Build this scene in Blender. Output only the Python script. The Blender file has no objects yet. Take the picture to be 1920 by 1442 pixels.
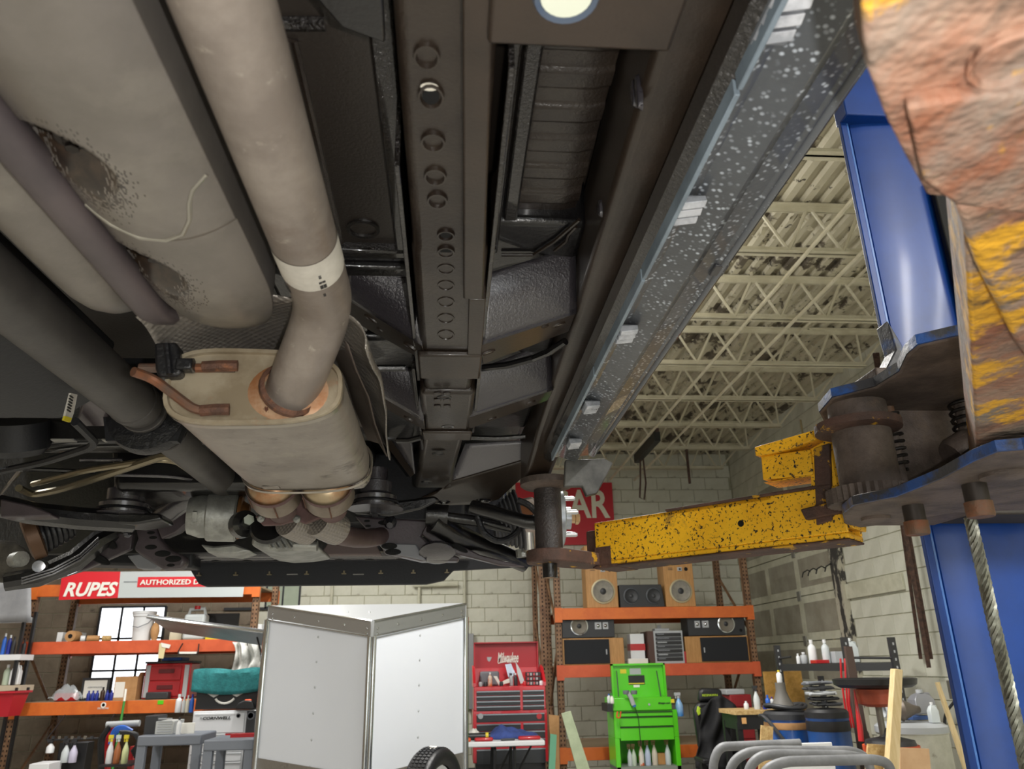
import bpy, bmesh, math, random
from mathutils import Vector, Matrix
random.seed(7)
sc = bpy.context.scene
COL = sc.collection

# ------------------------------------------------------------------ camera
F = 1440.0; PITCH = math.radians(20.1); YAW = math.radians(4.85); ROLL = math.radians(1.12); H = 1.6
CAMLOC = Vector((0, 0, H))
_cy, _sy, _cp, _sp = math.cos(YAW), math.sin(YAW), math.cos(PITCH), math.sin(PITCH)
_R0 = Vector((_cy, -_sy, 0)); FW = Vector((_sy*_cp, _cy*_cp, _sp)); _U0 = Vector((-_sy*_sp, -_cy*_sp, _cp))
CU = math.cos(ROLL)*_U0 + math.sin(ROLL)*_R0
CR = math.cos(ROLL)*_R0 - math.sin(ROLL)*_U0
cam_d = bpy.data.cameras.new('camera'); cam = bpy.data.objects.new('camera', cam_d); COL.objects.link(cam)
cam_d.sensor_width = 36; cam_d.lens = F/1920*36; cam_d.clip_start = 0.02
cam.matrix_world = Matrix(((CR.x, CU.x, -FW.x, 0), (CR.y, CU.y, -FW.y, 0), (CR.z, CU.z, -FW.z, H), (0, 0, 0, 1)))
cam_d.dof.use_dof = True; cam_d.dof.focus_distance = 1.7; cam_d.dof.aperture_fstop = 9
sc.camera = cam

# ------------------------------------------------------------------ world, lamps, exposure
sc.view_settings.view_transform = 'Standard'; sc.view_settings.look = 'None'
sc.view_settings.gamma = 1; sc.view_settings.use_curve_mapping = False
sc.view_settings.exposure = 0.0
w = bpy.data.worlds.new('world'); sc.world = w; w.use_nodes = True
w.node_tree.nodes['Background'].inputs[0].default_value = (0.9, 0.95, 1, 1)
w.node_tree.nodes['Background'].inputs[1].default_value = 0.6
def lamp(name, kind, loc, energy, color=(1, 1, 1), size=0.1, size_y=None, rot=(0, 0, 0)):
    d = bpy.data.lights.new(name, kind); d.energy = energy; d.color = color
    if kind == 'AREA':
        d.size = size
        if size_y: d.shape = 'RECTANGLE'; d.size_y = size_y
    else: d.shadow_soft_size = size
    o = bpy.data.objects.new(name, d); o.location = loc; o.rotation_euler = rot; COL.objects.link(o)
    return o
# the photographer's flash, just beside the lens
lamp('camera_flash', 'POINT', CAMLOC + CR*0.052 + CU*0.0 - FW*0.01, 20, (1, 0.97, 0.93), 0.006)
# unseen shop lights under the joists, one added to brighten the trailer front
for (lx, ly, e) in ((-1.6, 8.8, 140), (-4.4, 7.4, 100), (1.0, 5.2, 230), (3.9, -1.6, 130), (-4.0, 3.0, 130), (2.6, -2.5, 220), (-2.0, -2.5, 220)):
    lamp('shop_and_fill_light', 'AREA', (lx, ly, 4.2), e, (1, 0.985, 0.955), 0.3, 2.4)
    up = lamp('shop_and_fill_light', 'AREA', (lx, ly, 4.22), e*0.28, (1, 0.985, 0.955), 0.3, 2.4, (math.pi, 0, 0))

# ------------------------------------------------------------------ measuring helpers (photo frame 1920 x 1442)
def ray(px, py): return FW + CR*((px-960)/F) - CU*((py-721)/F)
def PZ(px, py, dz): d = ray(px, py); return CAMLOC + d*(dz/d.z)
def PY(px, py, y): d = ray(px, py); return CAMLOC + d*(y/d.y)
def PX(px, py, x): d = ray(px, py); return CAMLOC + d*(x/d.x)
def pix(p):
    v = p - CAMLOC; z = v.dot(FW); return (960+F*v.dot(CR)/z, 721-F*v.dot(CU)/z, z)

# ------------------------------------------------------------------ materials
def lin(c):
    if isinstance(c, str): c = tuple(int(c[i:i+2], 16)/255 for i in (0, 2, 4))
    return tuple((x/12.92 if x <= 0.04045 else ((x+0.055)/1.055)**2.4) for x in c) + (1,)
_M = {}
def mat(name, col, rough=0.5, metal=0.0, col2=None, scale=8, lo=0.4, hi=0.6, bump=0.0, bscale=60, patch=None, pscale=4, plo=0.5, phi=0.55,
        stretch=None, coat=0.0, emit=0.0, alpha=1.0, trans=0.0, rough2=None, spec=0.5, fleck=None, fscale=120, flo=0.0, fhi=0.12, detail=6, pdetail=8, bdist=0.01, cr=0.03):
    """principled material: two-tone noise, optional patches (rust, wear), optional round flecks, optional bump"""
    if name in _M: return _M[name]
    m = bpy.data.materials.new(name); m.use_nodes = True; _M[name] = m
    nt = m.node_tree; N = nt.nodes; L = nt.links; b = N['Principled BSDF']
    b.inputs['Roughness'].default_value = rough; b.inputs['Metallic'].default_value = metal
    b.inputs['Coat Weight'].default_value = coat; b.inputs['Coat Roughness'].default_value = cr; b.inputs['Specular IOR Level'].default_value = spec
    b.inputs['Transmission Weight'].default_value = trans; b.inputs['Alpha'].default_value = alpha
    c1 = lin(col); b.inputs['Base Color'].default_value = c1; m.diffuse_color = c1
    if emit: b.inputs['Emission Color'].default_value = c1; b.inputs['Emission Strength'].default_value = emit
    tc = N.new('ShaderNodeTexCoord'); src = tc.outputs['Object']
    if stretch:
        mp = N.new('ShaderNodeMapping'); mp.inputs['Scale'].default_value = stretch; L.new(src, mp.inputs[0]); ssrc = mp.outputs[0]
    else: ssrc = src
    cur = None
    def noise(s, v, d=6):
        n = N.new('ShaderNodeTexNoise'); n.inputs['Scale'].default_value = s; n.inputs['Detail'].default_value = d; n.inputs['Roughness'].default_value = 0.65
        L.new(v, n.inputs['Vector']); return n.outputs['Fac']
    def ramp(f, a, z):
        r = N.new('ShaderNodeMapRange'); r.inputs[1].default_value = a; r.inputs[2].default_value = z; L.new(f, r.inputs[0]); return r.outputs[0]
    def mix(f, a, z):
        x = N.new('ShaderNodeMix'); x.data_type = 'RGBA'; L.new(f, x.inputs[0])
        for k, v in ((6, a), (7, z)):
            if isinstance(v, tuple): x.inputs[k].default_value = v
            else: L.new(v, x.inputs[k])
        return x.outputs[2]
    if col2 is not None:
        f = ramp(noise(scale, ssrc, detail), lo, hi); cur = mix(f, c1, lin(col2))
        if rough2 is not None:
            r = N.new('ShaderNodeMapRange'); r.inputs[3].default_value = rough; r.inputs[4].default_value = rough2; L.new(f, r.inputs[0]); L.new(r.outputs[0], b.inputs['Roughness'])
    if patch is not None:
        pl = patch if isinstance(patch, list) else [patch]
        for i, (pc, ps, a, z) in enumerate(pl):
            mp = N.new('ShaderNodeMapping'); mp.inputs['Location'].default_value = (3.1*i+1.7, 5.3*i, 2.2*i); L.new(ssrc, mp.inputs[0])
            f = ramp(noise(ps, mp.outputs[0], pdetail), a, z); cur = mix(f, cur if cur is not None else c1, lin(pc))
    if fleck is not None:
        v = N.new('ShaderNodeTexVoronoi'); v.inputs['Scale'].default_value = fscale; L.new(src, v.inputs['Vector'])
        f = ramp(v.outputs['Distance'], fhi, flo)
        g = ramp(noise(fscale*0.25, src, 2), 0.42, 0.6)
        mm = N.new('ShaderNodeMath'); mm.operation = 'MULTIPLY'; L.new(f, mm.inputs[0]); L.new(g, mm.inputs[1])
        cur = mix(mm.outputs[0], cur if cur is not None else c1, lin(fleck))
    if cur is not None: L.new(cur, b.inputs['Base Color'])
    if bump:
        bn = N.new('ShaderNodeBump'); bn.inputs['Strength'].default_value = bump; bn.inputs['Distance'].default_value = bdist
        L.new(noise(bscale, src, 3), bn.inputs['Height']); L.new(bn.outputs[0], b.inputs['Normal'])
    return m

# ------------------------------------------------------------------ mesh building helpers
ORG = {}           # world origin used for every object (children share their root's origin)
def tag(o, label=None, cat=None, group=None, kind=None):
    if label: o['label'] = label
    if cat: o['category'] = cat
    if group: o['group'] = group
    if kind: o['kind'] = kind
    return o
def thing(name, label, cat, loc, group=None, kind=None):
    o = bpy.data.objects.new(name, None); COL.objects.link(o); o.location = loc; o.empty_display_size = 0.05
    ORG[o.name] = Vector(loc); return tag(o, label, cat, group, kind)

class MB:
    def __init__(s, M=None): s.v = []; s.f = []; s.M = M
    def add(s, vs, fs):
        n = len(s.v)
        for p in vs:
            p = Vector(p); s.v.append(s.M @ p if s.M else p)
        for f in fs: s.f.append(tuple(i+n for i in f))
        return s
    def box(s, c, d, R=None):
        hx, hy, hz = d[0]/2, d[1]/2, d[2]/2; c = Vector(c)
        vs = [Vector((x, y, z)) for x in (-hx, hx) for y in (-hy, hy) for z in (-hz, hz)]
        if R is not None: vs = [R @ p for p in vs]
        return s.add([p+c for p in vs], [(0, 1, 3, 2), (4, 6, 7, 5), (0, 4, 5, 1), (2, 3, 7, 6), (0, 2, 6, 4), (1, 5, 7, 3)])
    def box2(s, a, b): return s.box([(a[i]+b[i])/2 for i in range(3)], [abs(b[i]-a[i]) for i in range(3)])
    def loft(s, rings, closed=True, cap=True):
        n = len(rings[0]); vs = [p for r in rings for p in r]; fs = []
        for i in range(len(rings)-1):
            for j in range(n if closed else n-1):
                k = (j+1) % n; fs.append((i*n+j, i*n+k, (i+1)*n+k, (i+1)*n+j))
        if cap and closed:
            fs.append(tuple(range(n-1, -1, -1))); fs.append(tuple(range((len(rings)-1)*n, len(rings)*n)))
        return s.add(vs, fs)
    def lathe(s, prof, org, axis=(0, 0, 1), n=24, cap=True):
        a = Vector(axis).normalized(); u = a.orthogonal().normalized(); w_ = a.cross(u); org = Vector(org)
        return s.loft([[org + a*h + (u*math.cos(t)+w_*math.sin(t))*r for t in (2*math.pi*k/n for k in range(n))] for r, h in prof], True, cap)
    def cyl(s, p0, p1, r0, r1=None, n=16):
        p0 = Vector(p0); p1 = Vector(p1); r1 = r0 if r1 is None else r1
        return s.lathe([(r0, 0), (r1, (p1-p0).length)], p0, p1-p0, n)
    def tube(s, pts, r, n=10, flat=None):
        pts = [Vector(p) for p in pts]; rings = []; u = None
        for i, p in enumerate(pts):
            t = (pts[min(i+1, len(pts)-1)] - pts[max(i-1, 0)]).normalized()
            if u is None: u = t.orthogonal().normalized()
            else: u = (u - t*u.dot(t)).normalized()
            w_ = t.cross(u); rr = r[i] if isinstance(r, (list, tuple)) else r
            rings.append([p + (u*math.cos(a)+w_*math.sin(a))*rr for a in (2*math.pi*k/n for k in range(n))])
        return s.loft(rings)
    def ext(s, poly, vec):
        vec = Vector(vec); p = [Vector(q) for q in poly]; n = len(p)
        return s.add(p+[q+vec for q in p], [tuple(range(n-1, -1, -1)), tuple(range(n, 2*n))]+[(i, (i+1) % n, n+(i+1) % n, n+i) for i in range(n)])
    def grid(s, fn, nu, nv):
        vs = [fn(i/nu, j/nv) for i in range(nu+1) for j in range(nv+1)]
        return s.add(vs, [(i*(nv+1)+j, (i+1)*(nv+1)+j, (i+1)*(nv+1)+j+1, i*(nv+1)+j+1) for i in range(nu) for j in range(nv)])
    def build(s, name, m, parent=None, ang=35, bevel=0, label=None, cat=None, group=None, kind=None, seg=2, solid=0, sub=0, fix=True):
        me = bpy.data.meshes.new(name); root = parent
        if parent is not None:
            while root.parent is not None: root = root.parent
            org = ORG[root.name]
        else:
            xs, ys, zs = zip(*[tuple(p) for p in s.v]); org = Vector(((min(xs)+max(xs))/2, (min(ys)+max(ys))/2, min(zs)))
        me.from_pydata([tuple(p-org) for p in s.v], [], s.f)
        if fix:
            bm = bmesh.new(); bm.from_mesh(me); bmesh.ops.recalc_face_normals(bm, faces=bm.faces); bm.to_mesh(me); bm.free()
        me.update(); me.shade_smooth()
        try: me.set_sharp_from_angle(angle=math.radians(ang))
        except Exception: pass
        me.materials.append(m)
        o = bpy.data.objects.new(name, me); COL.objects.link(o)
        if parent is not None: o.parent = parent
        else: o.location = org; ORG[o.name] = org
        if solid: k = o.modifiers.new('thickness', 'SOLIDIFY'); k.thickness = solid; k.offset = 0
        if bevel:
            k = o.modifiers.new('edge', 'BEVEL'); k.width = bevel; k.segments = seg; k.limit_method = 'ANGLE'; k.angle_limit = math.radians(40)
        if sub: k = o.modifiers.new('smooth', 'SUBSURF'); k.levels = sub; k.render_levels = sub
        return tag(o, label, cat, group, kind)
def fillet(pts, r, n=6):
    """round the corners of a polyline"""
    pts = [Vector(p) for p in pts]; out = [pts[0]]
    for i in range(1, len(pts)-1):
        a, b, c = pts[i-1], pts[i], pts[i+1]; d0 = (a-b); d1 = (c-b); k = min(r, d0.length*0.49, d1.length*0.49)
        p0 = b+d0.normalized()*k; p1 = b+d1.normalized()*k
        for j in range(n+1):
            t = j/n; out.append(p0*(1-t)**2 + b*2*t*(1-t) + p1*t*t)
    out.append(pts[-1]); return out
def dup(root, loc=None, rz=None, label=None, group=None):
    """a copy of a thing with copies of its parts and sub-parts"""
    r = root.copy(); COL.objects.link(r)
    if loc is not None: r.location = loc
    if rz is not None: r.rotation_euler = (0, 0, rz)
    ORG[r.name] = Vector(r.location)
    if label: r['label'] = label
    if group: r['group'] = group
    for ch in list(root.children):
        c = ch.copy(); COL.objects.link(c); c.parent = r
        for g in list(ch.children):
            d = g.copy(); COL.objects.link(d); d.parent = c
    return r
def frame(loc, rz=0): return Matrix.Translation(Vector(loc)) @ Matrix.Rotation(rz, 4, 'Z')
def text(s, loc, width, height, m, parent, rot=(math.pi/2, 0, 0), shear=0.0, name='lettering', bold=0.0, thick=0.002):
    """flat lettering, its lower-left corner at loc, fitted to width x height"""
    c = bpy.data.curves.new(name, 'FONT'); c.body = s; c.size = 1; c.shear = shear; c.offset = bold; c.resolution_u = 3; c.extrude = thick
    t_ = bpy.data.objects.new(name, c); COL.objects.link(t_); bpy.context.view_layer.update()
    me = bpy.data.meshes.new_from_object(t_.evaluated_get(bpy.context.evaluated_depsgraph_get())); bpy.data.objects.remove(t_); bpy.data.curves.remove(c)
    me.name = name; me.materials.clear(); me.materials.append(m)
    o = bpy.data.objects.new(name, me); COL.objects.link(o)
    bb = [q.co for q in me.vertices]
    x0 = min(q.x for q in bb); x1 = max(q.x for q in bb); y0 = min(q.y for q in bb); y1 = max(q.y for q in bb)
    sx = width/max(x1-x0, 1e-4); sy = height/max(y1-y0, 1e-4)
    root = parent
    while root.parent is not None: root = root.parent
    R = Matrix.Rotation(rot[2], 3, 'Z') @ Matrix.Rotation(rot[0], 3, 'X')
    o.parent = parent; o.rotation_euler = rot; o.scale = (sx, sy, 1)
    o.location = Vector(loc) - ORG[root.name] - R @ Vector((x0*sx, y0*sy, 0))
    return o
# ------------------------------------------------------------------ the room: floor, walls, roof deck with joists
XR, YB, ZD = 4.65, 12.2, 4.86
XL, YF = -6.8, -6.0
m_floor = mat('concrete_floor', 'a19e96', 0.45, col2='8c8981', scale=2.5, bump=0.1, bscale=30)
m_block = mat('painted_block', 'd3d3c4', 0.75, col2='c8c8b8', scale=3, bump=0.25, bscale=45, patch=[('8f8a78', 3.5, 0.66, 0.74), ('55524a', 9, 0.74, 0.77)])
m_mortar = mat('painted_mortar', 'b3b19c', 0.9, col2='98967f', scale=5)
m_brown_block = mat('brown_grey_block', '8d8272', 0.85, col2='75695b', scale=1.4, bump=0.25, bscale=45, patch=[('4c443b', 3, 0.62, 0.72)])  # brown-grey blocks, darker than the cream ones
m_deck = mat('peeling_deck', 'c3bca5', 0.7, col2='b5ae97', scale=2, patch=[('5c5447', 2.2, 0.545, 0.58), ('454038', 9, 0.62, 0.64), ('7b705c', 1.1, 0.6, 0.7)], stretch=(1, 1, 1))
m_joist = mat('cream_steel', 'd5cfb8', 0.55, col2='c5bea5', scale=4, patch=[('6f5f48', 14, 0.68, 0.72)])
m_conduit = mat('grey_conduit', '9b9a94', 0.4, 0.7)
m_rust = mat('brown_rusty_steel', '5a4238', 0.8, 0.2, col2='3b2c26', scale=20, bump=0.3, bscale=80)

MB().box2((XL, YF, -0.1), (XR+0.2, YB+0.2, 0)).build('floor', m_floor, kind='structure')
wb = thing('wall_back', 'cream painted concrete block end wall of the workshop', None, (0, YB, 0), kind='structure')
wr = thing('wall_right', 'cream painted concrete block side wall of the workshop', None, (XR, 8, 0), kind='structure')
MB().box2((XL, YB+0.012, 0), (XR+0.2, YB+0.2, ZD)).build('wall_backing', m_mortar, wb)
MB().box2((XR+0.012, YF, 0), (XR+0.2, YB+0.012, ZD)).build('wall_backing', m_mortar, wr)
MB().box2((XL-0.2, YF, 0), (XL, YB+0.2, ZD)).build('wall_left', m_brown_block, kind='structure')
MB().box2((XL-0.2, YF-0.2, 0), (XR+0.2, YF, ZD)).build('wall_front', m_block, kind='structure')
# the blocks: visible ones are single parts, the rest one joined part each (chosen at the very end of the script, once everything stands)
BW, BH = 0.406, 0.203
def block_mesh(axis):
    b = MB(); g = 0.006; d = 0.012; e = 0.004; w2 = BW/2-g/2; h2 = BH/2-g/2
    def pt(u, v, n): return (u, -n, v) if axis == 'y' else (-n, u, v)
    r0 = [pt(u, v, 0) for u, v in ((-w2, -h2), (w2, -h2), (w2, h2), (-w2, h2))]
    r1 = [pt(u, v, d) for u, v in ((-w2+e, -h2+e), (w2-e, -h2+e), (w2-e, h2-e), (-w2+e, h2-e))]
    b.loft([r0, r1]); return b

ce = thing('ceiling', 'cream corrugated metal roof deck with peeling paint on open steel joists', None, (0, 5, ZD), kind='structure')
# corrugated deck, ribs run along the room
prof = []
x = XL
while x < XR+0.2:
    prof += [(x, 0.0), (x+0.055, 0.0), (x+0.075, 0.045), (x+0.13, 0.045), (x+0.15, 0.0)]; x += 0.15
mb = MB(); rr = []
for y in (YF, 0, 3, 6, 9, YB+0.2): rr.append([Vector((px_, y, ZD+pz_)) for px_, pz_ in prof])
mb.loft(rr, False, False); mb.build('roof_deck', m_deck, ce, ang=20, fix=False)
MB().box2((XL-.2, YF-.2, ZD+0.06), (XR+.2, YB+.2, ZD+0.1)).build('roof_board', m_deck, ce)
# curls of peeling paint hanging off the deck
mb = MB()
for i in range(900):
    x = random.uniform(1.0, XR-0.05); y = random.uniform(4.0, YB-0.1); s = random.uniform(0.012, 0.05); a = random.uniform(0, 6.28); t = random.uniform(0.15, 0.9)
    u = Vector((math.cos(a), math.sin(a), 0))*s; v = Vector((-math.sin(a)*math.cos(t), math.cos(a)*math.cos(t), -math.sin(t)))*s*random.uniform(.6, 1.6)
    p = Vector((x, y, ZD-0.002)); mb.ext([p, p+u, p+u*random.uniform(.5, 1)+v, p+v*random.uniform(.6, 1)], (0, 0, 0.0015))
mb.build('peeling_paint', mat('paint_curl', 'b9b196', 0.8, col2='8a8473', scale=6), ce, kind='stuff')
# open web joists
def joist(y):
    j = thing('roof_joist', None, None, (0, y, 0)); j.parent = ce; j.location = (0, y-5, -ZD); ORG.pop(j.name)
    zb, zt, x1 = 4.44, 4.80, 4.28
    a = MB().box2((XL, y-0.045, zb), (x1, y-0.004, zb+0.006)).box2((XL, y-0.01, zb), (x1, y-0.004, zb+0.05)).box2((XL, y+0.004, zb), (x1, y+0.045, zb+0.006)).box2((XL, y+0.004, zb), (x1, y+0.01, zb+0.05))
    b = MB().box2((XL, y-0.05, zt+0.045), (XR, y-0.006, zt+0.055)).box2((XL, y-0.012, zt), (XR, y-0.006, zt+0.05)).box2((XL, y+0.006, zt+0.045), (XR, y+0.05, zt+0.055)).box2((XL, y+0.006, zt), (XR, y+0.012, zt+0.05))
    w = []
    x = x1-0.1; step = 0.42
    while x > 0.2:
        w.append(MB().cyl((x, y, zb+0.02), (x-step/2+0.02, y, zt+0.02), 0.014, n=6)); w.append(MB().cyl((x-step/2-0.02, y, zt+0.02), (x-step, y, zb+0.02), 0.014, n=6)); x -= step
    w.append(MB().cyl((x1-0.03, y, zb+0.02), (x1+0.3, y, zt+0.02), 0.014, n=6)); w.append(MB().cyl((x1-0.03, y, zb+0.02), (x1-0.03, y, zt+0.03), 0.011, n=6))
    def sub(mbb, nm):
        me = bpy.data.meshes.new(nm); me.from_pydata([tuple(p-Vector((0, y, 0))) for p in mbb.v], [], mbb.f); me.materials.append(m_joist)
        o = bpy.data.objects.new(nm, me); COL.objects.link(o); o.parent = j
    sub(a, 'bottom_chord'); sub(b, 'top_chord')
    for q in w: sub(q, 'web_bar')
for y in (2.6, 3.7, 4.85, 6.0, 7.1, 8.2, 9.25, 10.35, 11.5): joist(y)
# bridging bars and pipes that run along the room under the deck
for (x, z, r) in ((3.0, 4.40, 0.016), (2.1, 4.78, 0.016), (2.6, 4.41, 0.016), (1.2, 4.4, 0.016), (3.6, 4.79, 0.014)):
    MB().cyl((x, 1.5, z), (x, YB-0.1, z), r, n=8).build('bridging_bar', m_joist, ce)
for x0 in (1.4, 2.9):
    MB().cyl((x0, 10.4, 4.42), (x0-0.55, 11.5, 4.78), 0.016, n=8).build('bridging_bar', m_joist, ce)
# chain hoist beam
hb = thing('hoist_beam', 'dark steel bracket beam hung under the cream roof joists', 'beam', (2.7, 9.9, 4.0))
MB().box2((2.62, 9.35, 4.28), (2.7, 10.5, 4.40)).build('beam_bar', mat('black_steel', '232322', 0.5, 0.4), hb)
MB().box2((2.63, 9.35, 4.40), (2.69, 9.45, 4.45)).build('hanger', m_rust, hb)
hl = MB().tube([(2.66, 10.3, 4.3), (2.64, 10.32, 3.95), (2.62, 10.34, 3.75), (2.68, 10.34, 3.72), (2.72, 10.33, 3.95), (2.7, 10.3, 4.3)], 0.012, 6)
hl.build('chain_loop', m_rust, hb)
MB().cyl((3.35, 10.35, 4.44), (3.35, 10.35, 3.95), 0.02, n=8).build('roof_drop_pipe', m_rust, label='short brown pipe dropping from the roof joists', cat='pipe')
# overhead door in the side wall
dr = thing('door_1', 'cream panelled overhead door with grimy glazed panels in the side wall', None, (XR, 9.9, 0), kind='structure')
m_door = mat('door_paint', 'cdccb8', 0.5, col2='bcbba6', scale=5, patch=[('8b8675', 6, 0.66, 0.72)])
m_dirty = mat('grimy_pane', 'a19d8e', 0.5, col2='8d8878', scale=2.5)
for k in range(7):
    z = 0.15+k*0.56
    MB().box2((XR-0.03, 9.1, z), (XR+0.011, 12.15, z+0.55)).build('door_section', m_door, dr, bevel=0.004)
    for i in range(3):
        y0 = 9.2+i*1.0
        MB().box2((XR-0.036, y0, z+0.1), (XR-0.026, y0+0.86, z+0.46)).build('pane', m_dirty, dr)
    MB().box2((XR-0.05, 10.12, z+0.50), (XR-0.03, 10.2, z+0.62)).build('hinge', m_conduit, dr)
m_jamb = mat('peeling_jamb', 'b5b09e', 0.8, col2='3c3a37', scale=7, lo=0.5, hi=0.54, stretch=(1, 1, .4))
MB().box2((XR-0.07, 8.92, 0), (XR+0.01, 9.12, 4.2)).build('door_jamb', m_jamb, dr)
# board with hooks, wall boards, conduits on the side wall
hk = thing('hook_board', 'cream wall board with curved black coat hooks above steel shelves', 'hook board', (XR, 8.5, 2.48))
p = [PX(1518, 1085, XR-0.03), PX(1573, 1072, XR-0.03)]
MB().box2((XR-0.04, p[1].y, p[0].z-0.03), (XR-0.001, p[0].y, p[0].z+0.1)).build('board', m_door, hk, bevel=0.004)
for t in (0.1, 0.4, 0.68, 0.9):
    y = p[1].y+(p[0].y-p[1].y)*t; z = p[0].z+0.08
    MB().tube([(XR-0.04, y, z), (XR-0.08, y, z+0.02), (XR-0.13, y+0.02, z-0.01), (XR-0.15, y+0.03, z-0.07)], 0.008, 6).build('hook', mat('black_iron', '1c1b1a', 0.5, 0.3), hk)
a = PX(1585, 1125, XR); b = PX(1702, 1120, XR)
MB().box2((XR-0.03, b.y, a.z), (XR-0.001, a.y, a.z+0.17)).build('wall_board', m_door, bevel=0.004, label='blank cream board screwed on the block wall', cat='board')
a = PX(1540, 1030, XR)
MB().cyl((XR-0.012, a.y, 0.8), (XR-0.012, a.y, 4.6), 0.012, n=8).build('thin_conduit', mat('tan_conduit', 'b3a37a', 0.6), label='thin tan conduit running up the block wall', cat='conduit')
a = PX(1765, 1165, XR-.04)
cd = thing('wall_conduit', 'grey conduit with junction box and looping cable beside the blue post', 'conduit', (XR-0.04, a.y, 0))
MB().tube(fillet([(XR-0.03, a.y, 0.2), (XR-0.03, a.y, a.z), (XR-0.03, a.y-0.3, a.z)], 0.04), 0.017, 8).build('pipe', m_conduit, cd)
MB().box((XR-0.05, a.y-0.02, 1.32), (0.08, 0.11, 0.16)).build('junction_box', m_conduit, cd, bevel=0.006)
MB().tube(fillet([(XR-0.06, a.y-0.02, 1.24), (XR-0.14, a.y+0.1, 1.1), (XR-0.14, a.y+0.12, .7), (XR-0.12, a.y-.02, .2)], 0.1), 0.014, 6).build('cable', mat('dark_cable', '2b2b2b', 0.6), cd)
# long rusty steel angles leaning / hung at the side wall
for i, (x0, y0, x1, y1, wd) in enumerate(((1690, 960, 1729, 1236, .05), (1700, 960, 1749, 1236, .05), (1695, 965, 1745, 1252, .06))):
    a = PX(x1, y1, XR-0.06-0.05*i); t = PX(x0, y0, XR-0.06-0.05*i)
    d = (t-a); t2 = a + d*2.2
    q = MB(); dv = Vector((0, wd, 0))
    q.ext([a, a+dv, t2+dv, t2], (0.006, 0, 0)).ext([a, t2, t2+Vector((-wd*.6, 0, 0)), a+Vector((-wd*.6, 0, 0))], (0, 0.006, 0))
    q.build('steel_angle_bar', m_rust, label='long rusty steel angle bar hung on the side wall', cat='steel bar', group='rusty steel bars on the side wall')
# industrial window in the end wall, behind the shelving
wn = thing('window_1', 'steel framed industrial window with bright frosted panes', None, (-4.9, YB, 1.0), kind='structure')
m_day = mat('daylit_pane', 'f2f8ff', 0.4, emit=2.6)
m_sash = mat('dark_sash', '24262b', 0.6)
x0w = x0 = PY(180, 1200, YB-0.03).x; x1w = x1 = PY(303, 1200, YB-0.03).x
z0 = PY(240, 1310, YB).z; z1 = PY(250, 1138, YB).z
nz = 4; zz = [PY(240, yy, YB-0.03).z for yy in (1318, 1257, 1197, 1138)]
for i in range(3):
    for j in range(3):
        xa = x0+(x1-x0)*i/3; xb = x0+(x1-x0)*(i+1)/3
        MB().box2((xa+.015, YB-0.02, zz[j]+.015), (xb-.015, YB-0.012, zz[j+1]-.015)).build('pane', m_day, wn)
for i in range(4): MB().box2((x0+(x1-x0)*i/3-.015, YB-0.035, zz[0]), (x0+(x1-x0)*i/3+.015, YB+.0, zz[3])).build('muntin', m_sash, wn)
for j in range(4): MB().box2((x0, YB-0.035, zz[j]-.015), (x1, YB+0., zz[j]+.015)).build('muntin', m_sash, wn)
# dull panes of a second painted-over window
wn2 = thing('window_2', 'painted over greenish window panes beside the shelving upright', None, (-2.4, YB, 2.3), kind='structure')
m_gpane = mat('painted_pane', 'a7b3a0', 0.35, col2='98a591', scale=2)
xa = PY(500, 1120, YB).x; xb = PY(562, 1120, YB).x; za = PY(540, 1137, YB).z; zb_ = PY(540, 1040, YB).z
for i in range(2): MB().box2((xa+(xb-xa)*i/2+.012, YB-0.025, za), (xa+(xb-xa)*(i+1)/2-.012, YB-.01, zb_)).build('pane', m_gpane, wn2)
for i in range(3): MB().box2((xa+(xb-xa)*i/2-.012, YB-0.035, za-.03), (xa+(xb-xa)*i/2+.012, YB, zb_)).build('muntin', m_sash, wn2)
MB().box2((xa-.6, YB-0.035, za-.05), (xb+.02, YB, za-.01)).build('muntin', m_sash, wn2)
# pipes on the end wall above the trailer
pipes = thing('wall_pipes', 'cream painted pipes on the end wall above the white trailer', 'pipe', (-.6, YB-.05, 0))
for px_ in (620, 785, 871):
    q = PY(px_, 1150, YB-0.05); MB().cyl((q.x, YB-0.05, 0.0), (q.x, YB-0.05, 4.3), 0.022, n=8).build('riser', m_door, pipes)
a = PY(775, 1098, YB-.06); b = PY(858, 1096, YB-.06)
MB().cyl((a.x, YB-.07, a.z), (b.x, YB-.07, b.z), 0.03, n=8).build('cross_pipe', m_door, pipes)
# red sign with white capitals on the end wall
a = PY(1063, 1010, YB-.04); b = PY(1147, 905, YB-.04)
sg = thing('wall_sign', 'red wall sign with large cream capitals behind the wheel hub', 'sign', (a.x-.3, YB-.04, a.z))
MB().box2((a.x-.8, YB-.05, a.z-.1), (b.x, YB-.014, b.z)).build('sign_board', mat('sign_red', 'c01f2e', 0.5), sg, bevel=.003)
text('CAR', (b.x-1.06, YB-.052, PY(1100, 972, YB-.05).z), 1.0, PY(1100, 918, YB-.05).z-PY(1100, 972, YB-.05).z, mat('sign_cream', 'e4e2cf', 0.6), sg, bold=.02)
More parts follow.
